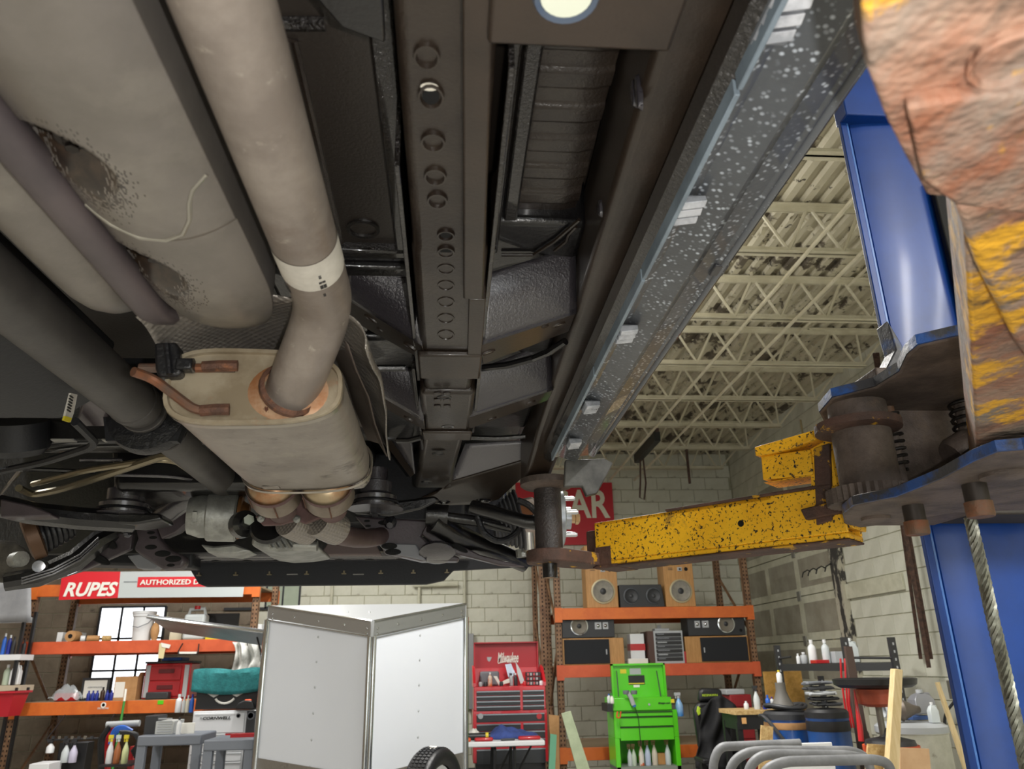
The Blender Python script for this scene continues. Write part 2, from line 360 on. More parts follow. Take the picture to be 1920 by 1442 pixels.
# unseen glowing door added behind the camera to light the vehicle's underside
gd = thing('added_glow_door', 'unseen glowing door added behind the camera', None, (2.2, YF, 0), kind='structure')
m_glow = mat('added_glow_pane', 'eef4fa', 0.4, emit=3.2)
for i in range(4):
    for j in range(4): MB().box2((.4+i*.95, YF+.012, .25+j*.68), (.4+i*.95+.88, YF+.02, .25+j*.68+.60)).build('pane', m_glow, gd)
for j in range(5): MB().box2((.33, YF, .17+j*.68), (4.2, YF+.03, .25+j*.68)).build('rail', m_door, gd)
for i in range(5): MB().box2((.33+i*.95, YF, .17), (.40+i*.95, YF+.03, 2.97)).build('stile', m_door, gd)
# ------------------------------------------------------------------ the lifted vehicle, seen from below
def z_(dz): return H+dz
m_ub = mat('wet_underseal', '2f2720', 0.34, col2='221a15', scale=10, bump=0.3, bscale=190, coat=0.3, bdist=0.003, cr=.15)
m_ubs = mat('smooth_underseal', '352b23', 0.38, col2='2a221b', scale=7, bump=0.14, bscale=190, coat=0.2, bdist=0.003, cr=.1)
m_ubr = mat('rough_underseal', '191513', 0.22, bump=0.9, bscale=150, coat=1.0, bdist=0.008, cr=.05)
m_gloss = mat('glossy_underseal', '353236', 0.27, bump=0.5, bscale=210, coat=1.0, bdist=0.003, cr=.2)
m_sheet = mat('black_floor_sheet', '2b2520', 0.42, bump=0.3, bscale=200, coat=0.5, bdist=0.003, cr=.35)
m_blk = mat('black_chassis', '121112', 0.3, bump=0.15, bscale=90, coat=0.5)
m_dull = mat('dull_black_plastic', '15161a', 0.55, bump=0.1, bscale=100)
m_purp = mat('brown_grey_chassis', '4a4145', 0.45, col2='3c3437', scale=8, bump=0.08, bscale=120, coat=.2)
m_hole = mat('dark_hole', '050505', 0.9)
m_rock = mat('rocker_paint', '54585d', 0.40, col2='484b4f', scale=5, fleck='c3ccd6', fscale=130, flo=0.16, fhi=0.40, bump=0.1, bscale=150, coat=0.4)
m_rockd = mat('rocker_dark_paint', '2b2c33', 0.35, col2='232329', scale=5, fleck='b9c0cc', fscale=230, flo=0.08, fhi=0.26, coat=0.6)
m_pinch = mat('pinch_weld_paint', '8b9aa6', 0.45, col2='76838e', scale=12)
m_clip = mat('white_clip_plastic', 'c9ccd2', 0.45, col2='9da1a8', scale=30, patch=('4c4640', 40, 0.62, 0.66))
m_ss = mat('brushed_steel_pipe', '9a9087', 0.42, 0.35, col2='857b73', scale=9, patch=[('b9b0a2', 40, 0.62, 0.75), ('6f5e54', 5, 0.56, 0.75)], bump=0.06, bscale=90)
m_muf = mat('muffler_steel', '9a9289', 0.40, 0.35, col2='857d75', scale=7, patch=[('9d958a', 22, 0.6, 0.7), ('5f5a52', 11, 0.62, 0.72)], bump=0.12, bscale=26)
m_cap = mat('bright_end_cap', 'a89c87', 0.36, 0.35, col2='8d7f69', scale=12, patch=[('a3643a', 14, 0.60, 0.74)], bump=0.05, bscale=40)
m_rweld = mat('rusty_weld', '6b4a3a', 0.75, 0.25, col2='513a30', scale=40, bump=0.35, bscale=120, patch=('94603f', 25, 0.56, 0.68))
m_rring = mat('heat_tint_steel', '9c6a45', 0.5, 0.45, col2='b8977a', scale=18, patch=('5f3a2a', 45, 0.64, 0.67))
m_rod = mat('rusty_rod', '6b5a50', 0.55, 0.6, col2='8a5a40', scale=18)
m_cat = mat('converter_steel', '8f8579', 0.35, 0.8, col2='75695d', scale=6, patch=('6b4a3a', 10, 0.62, 0.72))
m_dome = mat('converter_dome', 'b3a184', 0.4, 0.7, col2='a2683f', scale=14, lo=.45, hi=.7)
m_flange = mat('rusty_flange', '6a5150', 0.6, 0.4, col2='55413d', scale=16)
m_silver = mat('cast_aluminium', 'a9aaa6', 0.45, 0.7, col2='8d8e8a', scale=20, bump=0.15, bscale=60)
m_tank = mat('tank_coating', '86807a', 0.38, 0.55, col2='757069', scale=3.5, bump=0.06, bscale=220, patch=[('a09a90', 5, 0.5, 0.8)], bdist=.003)
m_strap = mat('tank_strap_paint', '4c4547', 0.5, col2='5a5152', scale=5)
m_shaft = mat('driveshaft_paint', '4d4a47', 0.5, col2='413e3c', scale=6, bump=0.05, bscale=90)
m_rub = mat('black_rubber', '17171a', 0.4, bump=0.3, bscale=60)
m_lab = mat('paper_label', 'cfcac0', 0.6, col2='c1bcb2', scale=30)
m_ink = mat('label_ink', '2c2a28', 0.7)
m_alu = mat('galvanised_line', '8a8069', 0.35, 0.8)
def shield_mat():
    m = mat('embossed_heat_shield', '8f8982', 0.34, 0.55)
    N = m.node_tree.nodes; L = m.node_tree.links; b = N['Principled BSDF']
    tc = N.new('ShaderNodeTexCoord'); mp = N.new('ShaderNodeMapping'); mp.inputs['Scale'].default_value = (130, 130, 130); mp.inputs['Rotation'].default_value = (0.6, 0.5, 0.78)
    v = N.new('ShaderNodeTexVoronoi'); v.inputs['Randomness'].default_value = 0.0; v.inputs['Scale'].default_value = 1.0
    bn = N.new('ShaderNodeBump'); bn.inputs['Strength'].default_value = 0.7; bn.inputs['Distance'].default_value = 0.003
    L.new(tc.outputs['Object'], mp.inputs[0]); L.new(mp.outputs[0], v.inputs['Vector']); L.new(v.outputs['Distance'], bn.inputs['Height']); L.new(bn.outputs[0], b.inputs['Normal'])
    return m
m_shield = shield_mat()

car = thing('suv', 'dark suv raised on the blue lift, its undercoated underside and exhaust showing', 'car', (-0.56, 0.9, H))
def part(mb, name, m, parent=car, **k): return mb.build(name, m, parent, **k)

# body above the floor: floor sheets and outer shell
FZ = z_(0.69)
part(MB().box2((-1.45, -1.4, FZ+0.03), (0.36, 2.02, FZ+0.045)), 'floor_sheet', m_sheet)
part(MB().box2((-1.35, 2.0, FZ+0.14), (0.24, 3.0, FZ+0.16)), 'engine_bay_panel', m_blk)
part(MB().ext([(-1.35, 2.03, FZ+0.02), (0.24, 2.03, FZ+0.02), (0.24, 2.03, FZ+.15), (-1.35, 2.03, FZ+.15)], (0, -0.02, 0)), 'bulkhead', m_blk)
# upper body: sills to roof, tapering to bonnet
m_body = mat('black_body_paint', '16161c', 0.25, coat=0.8)
rg = []
for (y, xa_, zt) in ((-1.75, 0.86, 3.3), (-1.7, 0.92, 3.35), (-0.6, 0.95, 3.5), (0.6, 0.95, 3.5), (1.35, 0.95, 3.35), (1.95, 0.95, 2.95), (2.9, 0.93, 2.82), (3.12, 0.85, 2.7)):
    cx = -0.56; zb2 = FZ+0.09
    rg.append([Vector((cx+s*xa_, y, zz_)) for s, zz_ in ((-1, zb2),)] + [Vector((cx-xa_, y, zb2+.45)), Vector((cx-xa_*.8, y, zt-.05)), Vector((cx-xa_*.6, y, zt)), Vector((cx+xa_*.6, y, zt)), Vector((cx+xa_*.8, y, zt-.05)), Vector((cx+xa_, y, zb2+.45)), Vector((cx+xa_, y, zb2))])
part(MB().loft(rg), 'body_shell', m_body, ang=50)
# right rocker: swept profile (x, dz), every facet its own strip of the same sill
def strip(name, prof, y0, y1, m, n=18, wob=0.0, **k):
    b = MB(); b.loft([[Vector((x, y0+(y1-y0)*i/n, z_(d))) for x, d in prof] for i in range(n+1)], False, False)
    return part(b, name, m, solid=0.004, fix=True, **k)
Y0, Y1 = -0.5, 1.93
strip('sill_inner', [(0.258, 0.505), (0.282, 0.512), (0.322, 0.498), (0.330, 0.502)], Y0, Y1, m_rock)
strip('sill_middle', [(0.330, 0.502), (0.334, 0.512), (0.362, 0.516), (0.368, 0.512)], Y0, Y1, m_rock)
strip('sill_ridge', [(0.368, 0.512), (0.374, 0.510), (0.380, 0.518)], Y0, Y1, mat('sill_ridge_paint', '62666b', 0.4, fleck='c3ccd6', fscale=200, fhi=.2, coat=.3))
strip('sill_outer', [(0.380, 0.518), (0.384, 0.535), (0.398, 0.54), (0.404, 0.60), (0.39, 0.72)], Y0, Y1, m_rockd)
# pinch weld flange with notches
yy = -0.3
while yy < 1.85:
    L_ = random.uniform(0.26, 0.4); e = min(yy+L_, 1.88)
    part(MB().box2((0.255, yy, z_(0.484)), (0.2605, e-0.006, z_(0.515))), 'pinch_weld', m_pinch, bevel=0.001); yy = e
# retaining clips
for (px_, py_) in ((1462, 45), (1287, 398), (1172, 628), (1107, 764), (1076, 832)):
    c = PZ(px_, py_, 0.497); q = MB(); s = 1.0
    cl = part(MB().box((c.x, c.y, c.z+0.004), (0.032, 0.05, 0.006)), 'sill_clip', mat('grey_clip', '6f7378', .5), bevel=0.001)
    for k in range(3): q = MB().ext([(c.x-0.016, c.y+0.02-0.017*k, c.z+0.002), (c.x+0.015, c.y+0.016-0.017*k, c.z+0.002), (c.x+0.013, c.y+0.008-0.017*k, c.z-0.010), (c.x-0.013, c.y+0.012-0.017*k, c.z-0.012)], (0, -0.010, 0.003)).build('clip_tooth', m_clip, cl, bevel=.001)
# small fastener on the sill outer lip
c = PZ(1347, 502, 0.515); part(MB().box(c, (0.02, 0.03, 0.012)), 'lip_fastener', m_rockd, bevel=.002)
# front end of the sill: grey arch liner panel below the fender
a = [PY(x, y, 1.94) for x, y in ((1060, 862), (1135, 860), (1150, 868), (1120, 925), (1100, 930), (1092, 912), (1058, 912))]
part(MB().ext(a, (0, 0.02, 0)), 'arch_liner', mat('grey_liner', '32312f', 0.5, col2='5b5a56', scale=6), bevel=.003)

# main outer rail (box), with access plugs on the inboard face
def boxrail(name, path, wdt, top, m, bevel=0.012):
    rg = []
    for (xl, xr, y, zb2) in path: rg.append([Vector((xl, y, zb2)), Vector((xr, y, zb2)), Vector((xr, y, zb2+top)), Vector((xl, y, zb2+top))])
    return part(MB().loft(rg), name, m, bevel=bevel, seg=3)
rail = boxrail('side_rail', [(.187, .282, -.9, z_(.56)), (.194, .287, .525, z_(.56)), (.21, .296, 1.167, z_(.56)), (.2217, .3057, 1.9, z_(.56)), (.205, .275, 2.03, z_(.481)), (.2, .27, 2.13, z_(.481))], 0, 0.15, m_ubs)
for (px_, py_, hgt) in ((1196, 172, .05), (1187, 175, .04), (1117, 390, .03)):
    c = PX(px_, py_, 0.195); 
    q = MB(Matrix.Translation(Vector((0.1935+0.025*max(0, c.y-.525), c.y, c.z))) @ Matrix.Diagonal((1, 0.55, hgt/.024, 1))).lathe([(0.0, 0.003), (0.007, 0.004), (0.010, 0.003), (0.012, -0.002)], (0, 0, 0), (-1, 0, 0), 16); q.build('rail_plug', m_gloss, rail)
# rail-to-sill closing strip, sprayed black, and drips
part(MB().ext([(0.240, -0.9, z_(.51)), (0.258, -0.9, z_(.499)), (0.262, 1.95, z_(.499)), (0.246, 1.95, z_(.51))], (0, 0, 0.03)), 'sill_seam', m_ubr)

# centre rail: tapering box along the floor
crail = boxrail('centre_rail', [(-0.046, 0.034, -0.6, z_(.5)), (-0.050, 0.036, 0.45, z_(.5)), (-0.050, 0.040, 0.86, z_(.5)), (-0.052, 0.046, 0.87, z_(.497)), (-0.052, 0.048, 1.24, z_(.497))], 0, 0.13, m_ub)
boxrail('rail_extension', [(-0.052, 0.044, 1.24, z_(.503)), (-0.052, 0.04, 1.45, z_(.503))], 0, 0.11, m_ub)
boxrail('rail_joint_box', [(-0.060, 0.048, 1.40, z_(.494)), (-0.060, 0.046, 1.66, z_(.494))], 0, 0.11, m_ub)
boxrail('rail_horn', [(-0.058, 0.036, 1.66, z_(.503)), (-0.086, 0.014, 2.05, z_(.503)), (-0.108, 0.008, 2.28, z_(.503))], 0, 0.10, m_ub)
# upright side flange plates either side of the rail
for (xa_, y0, y1) in ((-0.060, .7, 1.36), (-0.068, 1.3, 1.85), (0.052, .55, 1.3), (0.052, 1.3, 1.7)):
    part(MB().box2((xa_-.003, y0, z_(.505)), (xa_+.003, y1, FZ+.03)), 'rail_flange', m_ubr, bevel=.001)
# channel along the rail, in two lengths
ch = boxrail('channel_bar', [(0.002, 0.026, -0.6, z_(.478)), (0.006, 0.030, 0.45, z_(.478)), (0.016, 0.045, 0.97, z_(.482))], 0, 0.04, m_ubs, 0.003)
boxrail('channel_bar', [(0.024, 0.048, 0.975, z_(.484)), (0.028, 0.052, 1.25, z_(.49))], 0, 0.04, m_ubs, 0.002)
# pressed slots along the rail
for i, (px_, py_, w2, h2) in enumerate([(800, 105, 26, 30), (808, 180, 26, 30), (812, 265, 24, 22), (816, 330, 22, 20), (820, 375, 20, 18)] + [(836, 440+i*31, 17, 12) for i in range(7)]):
    c = PZ(px_, py_, 0.4985); e = PZ(px_+w2, py_, .4985); f2 = PZ(px_, py_+h2, .4985); rx = (e-c).length; ry = (f2-c).length
    fr = Matrix.Translation(c) @ Matrix.Diagonal((rx, ry*.8, 1, 1))
    MB(fr).lathe([(1.0, 0.002), (.95, -0.003), (.8, -0.003), (.7, 0.002)], (0, 0, 0), (0, 0, 1), 14, False).build('pressed_slot', m_ub, crail)
    if i in (1,) or i > 4: MB(fr).lathe([(.62, -0.0008), (.0, -0.0008)], (0, 0, 0), (0, 0, 1), 14, False).build('slot_hole', m_hole, crail)
c = PZ(805, 163, .497); MB(Matrix.Translation(c) @ Matrix.Diagonal((1.5, 1, 1, 1))).lathe([(.0055, 0), (.0, -.0005)], (0, 0, 0), (0, 0, -1), 14, False).build('rail_hole', mat('white_gap', 'd9d4c6', .6), crail)
for (px_, py_) in ((833, 668), (833, 745), (840, 800), (822, 852), (800, 905)):
    c = PZ(px_, py_, .4935); MB(Matrix.Translation(c) @ Matrix.Diagonal((1.4, 1, 1, 1))).lathe([(.012, .003), (.010, -.001), (.007, -.001), (.006, .001), (0, .001)], (0, 0, 0), (0, 0, 1), 14, False).build('rail_dimple', m_blk, crail)
for i in range(6):
    c = PZ(820+(i % 2)*18, 738+(i//2)*12, .4925); MB().box(c, (.014, .012, .003)).build('embossed_pad', m_ub, crail, bevel=.002)
# V shaped cross members: rear web, bottom flange with holes
def cross(a, b, c, d, top0, top1, Y0, Yf, holes, m=m_gloss, mf=m_ubs, lean=.05):
    A, B = PY(*a, Y0), PY(*b, Y0); C, D = PY(*c, Yf), PY(*d, Yf)
    cm = part(MB().ext([A, B, C, D], (0, 0, 0.006)), 'cross_flange', mf, bevel=.002)
    T0 = PY(*top0, Y0-lean); T1 = PY(*top1, Y0-lean)
    q = MB(); q.grid(lambda u, v: (A.lerp(B, u)).lerp(T0.lerp(T1, u), v) + Vector((0, -.006*math.sin(v*3.14), 0)), 12, 10); part(q, 'cross_web', m, solid=.004, ang=60)
    nf = (B-A).cross(D-A).normalized()
    for (px_, py_, r) in holes:
        rr_ = ray(px_, py_); tt = (A-CAMLOC).dot(nf)/rr_.dot(nf); c0 = CAMLOC+rr_*(tt*.999)
        R = Matrix.Translation(c0) @ Matrix.Rotation(math.atan2((B-A).z, (B-A).x), 4, 'Y').inverted() @ Matrix.Diagonal((1.9, .8, 1, 1))
        MB(R).lathe([(r*1.25, 0.002), (r*1.1, -.002), (r*.9, -.002), (r*.85, .001)], (0, 0, 0), (0, 0, 1), 14, False).build('flange_hole_lip', mf, cm)
        MB(R).lathe([(r*.9, 0.0), (0, 0.0)], (0, 0, 0), (0, 0, 1), 14, False).build('flange_hole', m_hole if px_ < 850 else mat('pale_gap', '9a9586', .6), cm)
cross((900, 648), (1080, 588), (1066, 622), (905, 684), (905, 515), (1078, 462), 1.168, 1.254, ((915, 661, .006), (1048, 609, .0055), (1022, 612, .003)))
cross((645, 556), (792, 648), (800, 680), (648, 595), (655, 512), (780, 505), 1.168, 1.254, ((695, 598, .006), (768, 650, .006), (712, 618, .003)))
cross((880, 782), (1037, 731), (1030, 750), (876, 806), (888, 695), (1030, 640), 1.55, 1.644, ((922, 785, .005), (995, 755, .005)))
cross((680, 722), (795, 790), (798, 808), (684, 745), (684, 690), (790, 690), 1.55, 1.644, ((765, 785, .005),))
cross((722, 806), (778, 888), (770, 896), (718, 828), (705, 790), (772, 800), 2.05, 2.12, ())
part(MB().box2((-.056, 1.19, z_(.486)), (.052, 1.3, z_(.498))), 'rail_saddle', m_ubs, bevel=.004)
part(MB().box2((-.062, 1.64, z_(.486)), (.048, 1.70, z_(.495))), 'rail_saddle', m_ubs, bevel=.004)
# last cross member: web with flash gleam put into its colour, brown gusset
W = [PY(843, 905, 2.21), PY(992, 862, 2.13), PY(985, 826, 2.10), PY(872, 832, 2.12)]
q = MB(); q.grid(lambda u, v: W[0].lerp(W[1], u).lerp(W[3].lerp(W[2], u), v), 8, 6); part(q, 'front_web', mat('lit_wet_underseal', '6a686b', 0.30, bump=0.5, bscale=150, coat=1, bdist=.004, cr=.25), solid=.004)
G = [PY(842, 906, 2.205), PY(990, 864, 2.125), PY(1002, 876, 2.17), PZ(935, 938, .47), PZ(900, 946, .468), PZ(808, 950, .468), PZ(790, 938, .485), PZ(820, 925, .5)]
gus = part(MB().ext(G, (0, 0, .012)), 'front_gusset', m_ubs, bevel=.004, seg=3)
for (px_, py_, r) in ((832, 942, .016), (906, 939, .018)):
    c = PZ(px_, py_, .466); MB().lathe([(r*1.35, .002), (r*1.2, -.003), (r, -.002), (r*.85, .003), (0, .003)], c, (0, 0, 1), 18, False).build('gusset_hole', m_blk, gus)
    MB().lathe([(r*.4, 0), (r*.3, -.004), (0, -.005)], c, (0, 0, 1), 10, False).build('bolt_end', m_silver, gus)
# floor pressings: left foot well, plug, groove, ledges
PZF = lambda x, y: PZ(x, y, .60)
a, b = PZF(500, 40), PZF(745, 465)
fw = part(MB().box2((a.x-.25, -.3, z_(.60)), (-.066, b.y, FZ+.03)), 'floor_panel', m_sheet, bevel=.006)
g0, g1 = PZ(552, 75, .5985), PZ(640, 455, .5985)
MB().tube([g0+Vector((-.012, 0, 0)), g0, g1], .004, 6).build('pressed_bead', m_ub, fw)
MB().tube([PZ(490, 43, .5985), PZ(610, 43, .5985)], .008, 8).build('pressed_bead', m_ubr, fw)
c = PZ(681, 428, .599); MB().lathe([(.024, .002), (.024, -.003), (.019, -.003), (.018, .004), (0, .004)], c, (0, 0, 1), 20, False).build('floor_plug', m_ubr, fw)
c = PZ(664, 615, .585); part(MB().lathe([(.024, .03), (.024, -.003), (.019, -.003), (.018, .004), (0, .004)], c, (0, 0, 1), 20, False), 'floor_plug', m_ubr)
for (py_, dz, m, hh) in ((470, .585, m_ubr, .012), (500, .575, m_blk, .02)):
    a = PZ(610, py_, dz); part(MB().box2((a.x-.2, a.y, a.z), (-.066, a.y+.03, a.z+.06)), 'floor_ledge', m, bevel=.004)
for (x0, x1, m, dq) in ((-.085, -.058, m_ubr, .588), (.052, .074, m_ubr, .63), (.078, .100, m_ubr, .645)):
    part(MB().box2((x0, -.3, z_(dq)), (x1, 1.1, z_(.70))), 'seam_sealer', m, bevel=.004)
# ribbed floor panel
q = MB(); rg = []
ya, yb = PZ(1050, 95, .66).y, PZ(1030, 470, .66).y; n = 180
for i in range(n+1):
    y = ya-.1+(yb+.02-ya+.1)*i/n; t = (y-ya)/.062; h = .0028*max(-1, min(1, 5*math.sin(t*2*math.pi)))
    rg.append([Vector((x, y, z_(.662)+h+dzz)) for x, dzz in ((.094, .004), (.104, 0), (.17, 0), (.192, .006))])
q.loft(rg, False, False); part(q, 'ribbed_panel', m_ub, ang=60)
q = MB(); q.grid(lambda u, v: Vector((.072+.12*u, yb+.02+.10*v, z_(.662)-.02*math.sin(v*3.1)+.004*math.sin(u*3))), 8, 8); part(q, 'panel_nose', m_gloss)
for (pts) in (((940, 478), (1000, 478), (1040, 452), (1086, 412)), ((1040, 470), (1062, 452), (1066, 440), (1080, 425))):
    part(MB().tube([PZ(x, y, .635) for x, y in pts], .003, 6), 'weld_seam', m_ub)
# rear cross plate with a round opening
pl = MB(); a = PZ(913, 85, .47); b = PZ(1245, 92, .47)
plate = part(MB().box2((a.x, .10, z_(.47)), (b.x+.006, a.y, z_(.482))), 'cross_plate', m_ubs, bevel=.004)
c = PZ(1062, -8, .469); MB().lathe([(.026, .001), (.024, -.003), (.020, -.002), (.019, .004)], c, (0, 0, 1), 24, False).build('hole_lip', mat('blue_sheen_underseal', '4a5668', .3, coat=.6), plate)  # blue sheen put into the lip's base colour
MB().lathe([(.0195, -.0012), (0, -.0012)], c, (0, 0, 1), 24, False).build('pale_light_disc', mat('painted_light', 'dfe4d2', .6), plate)  # pale disc, light through the hole put into its colour
a = PZ(570, 0, .5); part(MB().ext([PZ(560, -40, .5), PZ(716, -40, .5), PZ(722, 82, .5), PZ(640, 52, .5)], (0, 0, .01)), 'gusset_plate', m_blk, bevel=.002)
# forward floor behind the cross members
for (y0, y1, dz, m) in ((1.02, 1.32, .60, m_blk), (1.35, 1.72, .585, m_blk), (1.75, 2.04, .58, m_blk)):
    part(MB().box2((-.30, y0, z_(dz)), (-.058, y1, FZ+.04)), 'floor_step', m, bevel=.01)
    part(MB().box2((.05, y0, z_(dz+.04)), (.21, y1, FZ+.04)), 'floor_step', m, bevel=.01)
for (p0, p1, dz) in (((905, 690), (1000, 672), .54), ((640, 683), (760, 690), .55), ((1000, 672), (1060, 640), .54), ((880, 820), (985, 818), .575), ((745, 826), (790, 820), .50)):
    a, b = PZ(*p0, dz), PZ(*p1, dz); part(MB().tube([a, (a+b)/2+Vector((0, 0, -.004)), b], .007, 8), 'wire_loom', m_blk)

# ---- exhaust: tail pipe, muffler, converters
pz = z_(.437)
pipe = part(MB().tube(fillet([(-.160, -.6, pz), (-.160, .5, pz), (-.160, .905, pz), (-.2175, 1.008, 1.950)], .05, 10), .036, 28), 'exhaust_pipe', m_ss, ang=60)
sl = MB().lathe([(.0366, -.0), (.0366, .058)], (-.160, .735, pz), (0, 1, 0), 40, False).build('paper_band', m_lab, pipe)
for (px_, py_, s) in ((540, 540, .008), (606, 534, .008), (600, 520, .003), (609, 553, .003)):
    d = ray(px_, py_); best = None
    # meet the pipe surface
    for k in range(400):
        p = CAMLOC+d*(.3+k*.0025)
        if math.hypot(p.x+.160, p.z-pz) < .0371: best = p; break
    if best: 
        nrm = Vector((best.x+.160, 0, best.z-pz)).normalized(); tx = Vector((0, 1, 0)); ty = nrm.cross(tx)
        q = MB()
        for i in range(4):
            for j in range(4):
                if (i*3+j*5+i*j) % 3: q.ext([best+tx*(i-2)*s*.5+ty*(j-2)*s*.5, best+tx*(i-1.1)*s*.5+ty*(j-2)*s*.5, best+tx*(i-1.1)*s*.5+ty*(j-1.1)*s*.5, best+tx*(i-2)*s*.5+ty*(j-1.1)*s*.5], nrm*.0006)
        q.build('printed_mark', m_ink, pipe)
# muffler
MX, MZ, MW, MH = -.262, 1.957, .113, .050
def race(y, w2, h2, n=40, cx=MX, cz=MZ):
    out = []
    for k in range(n):
        t = 2*math.pi*k/n; c, s = math.cos(t), math.sin(t); e = .62
        out.append(Vector((cx+w2*abs(c)**e*(1 if c > 0 else -1), y, cz+h2*abs(s)**e*(1 if s > 0 else -1)*(1-.12*c))))
    return out
muf = part(MB().loft([race(1.0, MW, MH), race(1.03, MW+.003, MH+.002), race(1.36, MW+.001, MH+.001), race(1.405, MW, MH)], True, True), 'muffler_body', m_muf, ang=50)
MB().loft([race(.992, MW+.004, MH+.004), race(.986, MW+.003, MH+.003), race(.986, MW-.002, MH-.002), race(.996, MW-.004, MH-.004), race(.998, MW-.012, MH-.01), race(.994, MW*.55, MH*.5), race(.994, .01, .005)], True, True).build('end_cap', m_cap, muf, ang=60)
MB().loft([race(.992, MW+.0045, MH+.0045), race(1.004, MW+.0045, MH+.0045)], True, False).build('rim_seam', mat('bright_rim', 'b6aea2', .3, .8), muf)
MB().loft([race(1.396, MW+.005, MH+.005), race(1.408, MW+.006, MH+.006), race(1.412, MW+.001, MH+.001)], True, False).build('rim_seam', mat('bright_rim', 'b6aea2', .3, .8), muf)
pc = Vector((-.2175, .994, 1.951))
MB(Matrix.Translation(pc+Vector((0, -.001, 0))) @ Matrix.Diagonal((1, 1, .78, 1))).lathe([(.056, 0), (.052, .0015), (.036, .002)], (0, 0, 0), (0, -1, 0), 30, False).build('rust_ring', m_rring, muf)
MB().lathe([(.036, 0), (.041, .002), (.041, .008), (.036, .012)], pc, Vector((-.055, .10, -.03))*-1, 28, False).build('weld_bead', m_rweld, muf)
# stamp plate on the underside
c = PY(470, 884, 1.37); MB().box((MX-.055, 1.375, MZ-MH-.002), (.03, .018, .002)).build('maker_stamp', m_muf, muf, bevel=.001)
# hanger rods welded on the end cap, rubber isolator
w1 = PY(415, 690, .990); w2_ = PY(405, 772, .990)
for c, sx in ((w1, .045), (w2_, .036)):
    MB().tube([c+Vector((-sx/2, -.004, 0)), c+Vector((0, -.006, .001)), c+Vector((sx/2, -.004, .002))], .008, 8).build('rod_weld', m_rweld, muf)
h0, h1 = PY(272, 712, .985), PY(395, 770, .988)
MB().tube(fillet([h0+Vector((-.004, -.03, 0)), h0+Vector((.012, -.005, 0)), h1+Vector((-.02, -.004, 0)), h1], .02), .0065, 10).build('hanger_rod', m_rod, muf)
h2, h3 = PY(262, 690, .99), PY(440, 690, .988)
MB().tube([h2, h2.lerp(h3, .5), h3], .0062, 10).build('hanger_rod', m_rod, muf)
i0 = PY(310, 670, .985)
iso = part(MB().ext([PY(x, y, .975) for x, y in ((288, 642), (330, 640), (336, 660), (340, 700), (330, 704), (295, 706), (290, 690))], (0, .03, 0)), 'rubber_isolator', m_rub, bevel=.004)
MB().tube([PY(312, 645, .972), PY(318, 702, .972)], .004, 8).build('isolator_rib', m_rub, iso)
MB().box(PY(348, 686, .98), (.022, .02, .016)).build('isolator_tab', m_rub, iso, bevel=.003)
MB().cyl(PY(340, 685, .985), PY(364, 684, .985), .009, n=12).build('isolator_sleeve', m_rub, iso)
part(MB().ext([PY(x, y, 1.02) for x, y in ((290, 600), (320, 600), (336, 642), (290, 642))], (0, .01, 0)), 'hanger_bracket', m_blk)
# heat shield wrapped round the muffler
q = MB()
def hs(u, v):
    y = .90+.55*u; a = -1.1+2.75*v
    x = MX+.005 + (.150+.008*math.sin(u*5))*math.sin(a) ; zz_ = MZ+.025+.072*math.cos(a)+.004*math.sin(u*22+v*9)
    return Vector((x, y, zz_))
q.grid(hs, 30, 24); part(q, 'heat_shield', m_shield, solid=.002, ang=80)
pts = [PY(x, y, yy) for x, y, yy in ((648, 640, 1.0), (665, 690, 1.05), (688, 740, 1.15), (700, 790, 1.28), (722, 850, 1.45))]
q = MB(); q.loft([[p+Vector((-.035, .01, .03)), p+Vector((-.012, 0, .02)), p, p+Vector((.004, 0, -.006))] for p in pts], False, False); part(q, 'shield_edge', mat('dusty_shield', '6d625a', .6, .6, bump=.3, bscale=50), solid=.002)
# two converters under the muffler with dome ends, necks, flanges and braided couplings
for (px_, nm) in ((510, 0), (612, 1)):
    c = PY(px_, 905, 1.46); ax = Vector((.02 if nm == 0 else 0, .93, -.30)).normalized()
    cv = part(MB().lathe([(.030, -.02), (.042, -.008), (.0465, .004), (.0475, .008)], c, ax, 28), 'converter', m_dome, ang=50)
    MB().lathe([(.022, -.05), (.023, -.02), (.032, -.016)], c, ax, 20).build('converter_neck', m_rring, cv)
    MB().lathe([(.0485, .006), (.049, .05), (.046, .052)], c, ax, 28).build('converter_band', m_cat, cv)
    MB().lathe([(.0495, .0), (.0505, .004), (.0495, .010)], c, ax, 28, False).build('converter_seam', m_flange, cv)
    for t in (2.2, 3.4): 
        u = ax.orthogonal().normalized(); w_ = ax.cross(u)
        MB().cyl(c+ax*.01+(u*math.cos(t)+w_*math.sin(t))*.0495, c+ax*.05+(u*math.cos(t)+w_*math.sin(t))*.0495, .0016, n=6).build('band_seam', m_rweld, cv)
    MB().lathe([(.046, .052), (.030, .075), (.028, .11)], c, ax, 24).build('converter_outlet', m_flange, cv)
    f0 = PY(530 if nm == 0 else 600, 990, 1.66); 
    br = PY(560 if nm == 0 else 615, 985, 1.72); axb = Vector((.35, .5, -.12)).normalized()
    MB().lathe([(.034, -.035), (.036, -.02), (.036, .02), (.034, .035)], br, axb, 24).build('braided_coupling', m_shield, cv)
FL = [PY(x, y, 1.64) for x, y in ((478, 968), (500, 964), (560, 930), (580, 950), (608, 968), (572, 982), (556, 975), (525, 984), (492, 985))]
flp = part(MB().ext(FL, (0, .014, 0)), 'exhaust_flange', m_flange, bevel=.002)
for (px_, py_) in ((490, 973), (557, 974)): MB().lathe([(.008, 0), (.008, .006), (.004, .009)], PY(px_, py_, 1.638), (0, -1, 0), 12).build('flange_bolt', m_silver, flp)
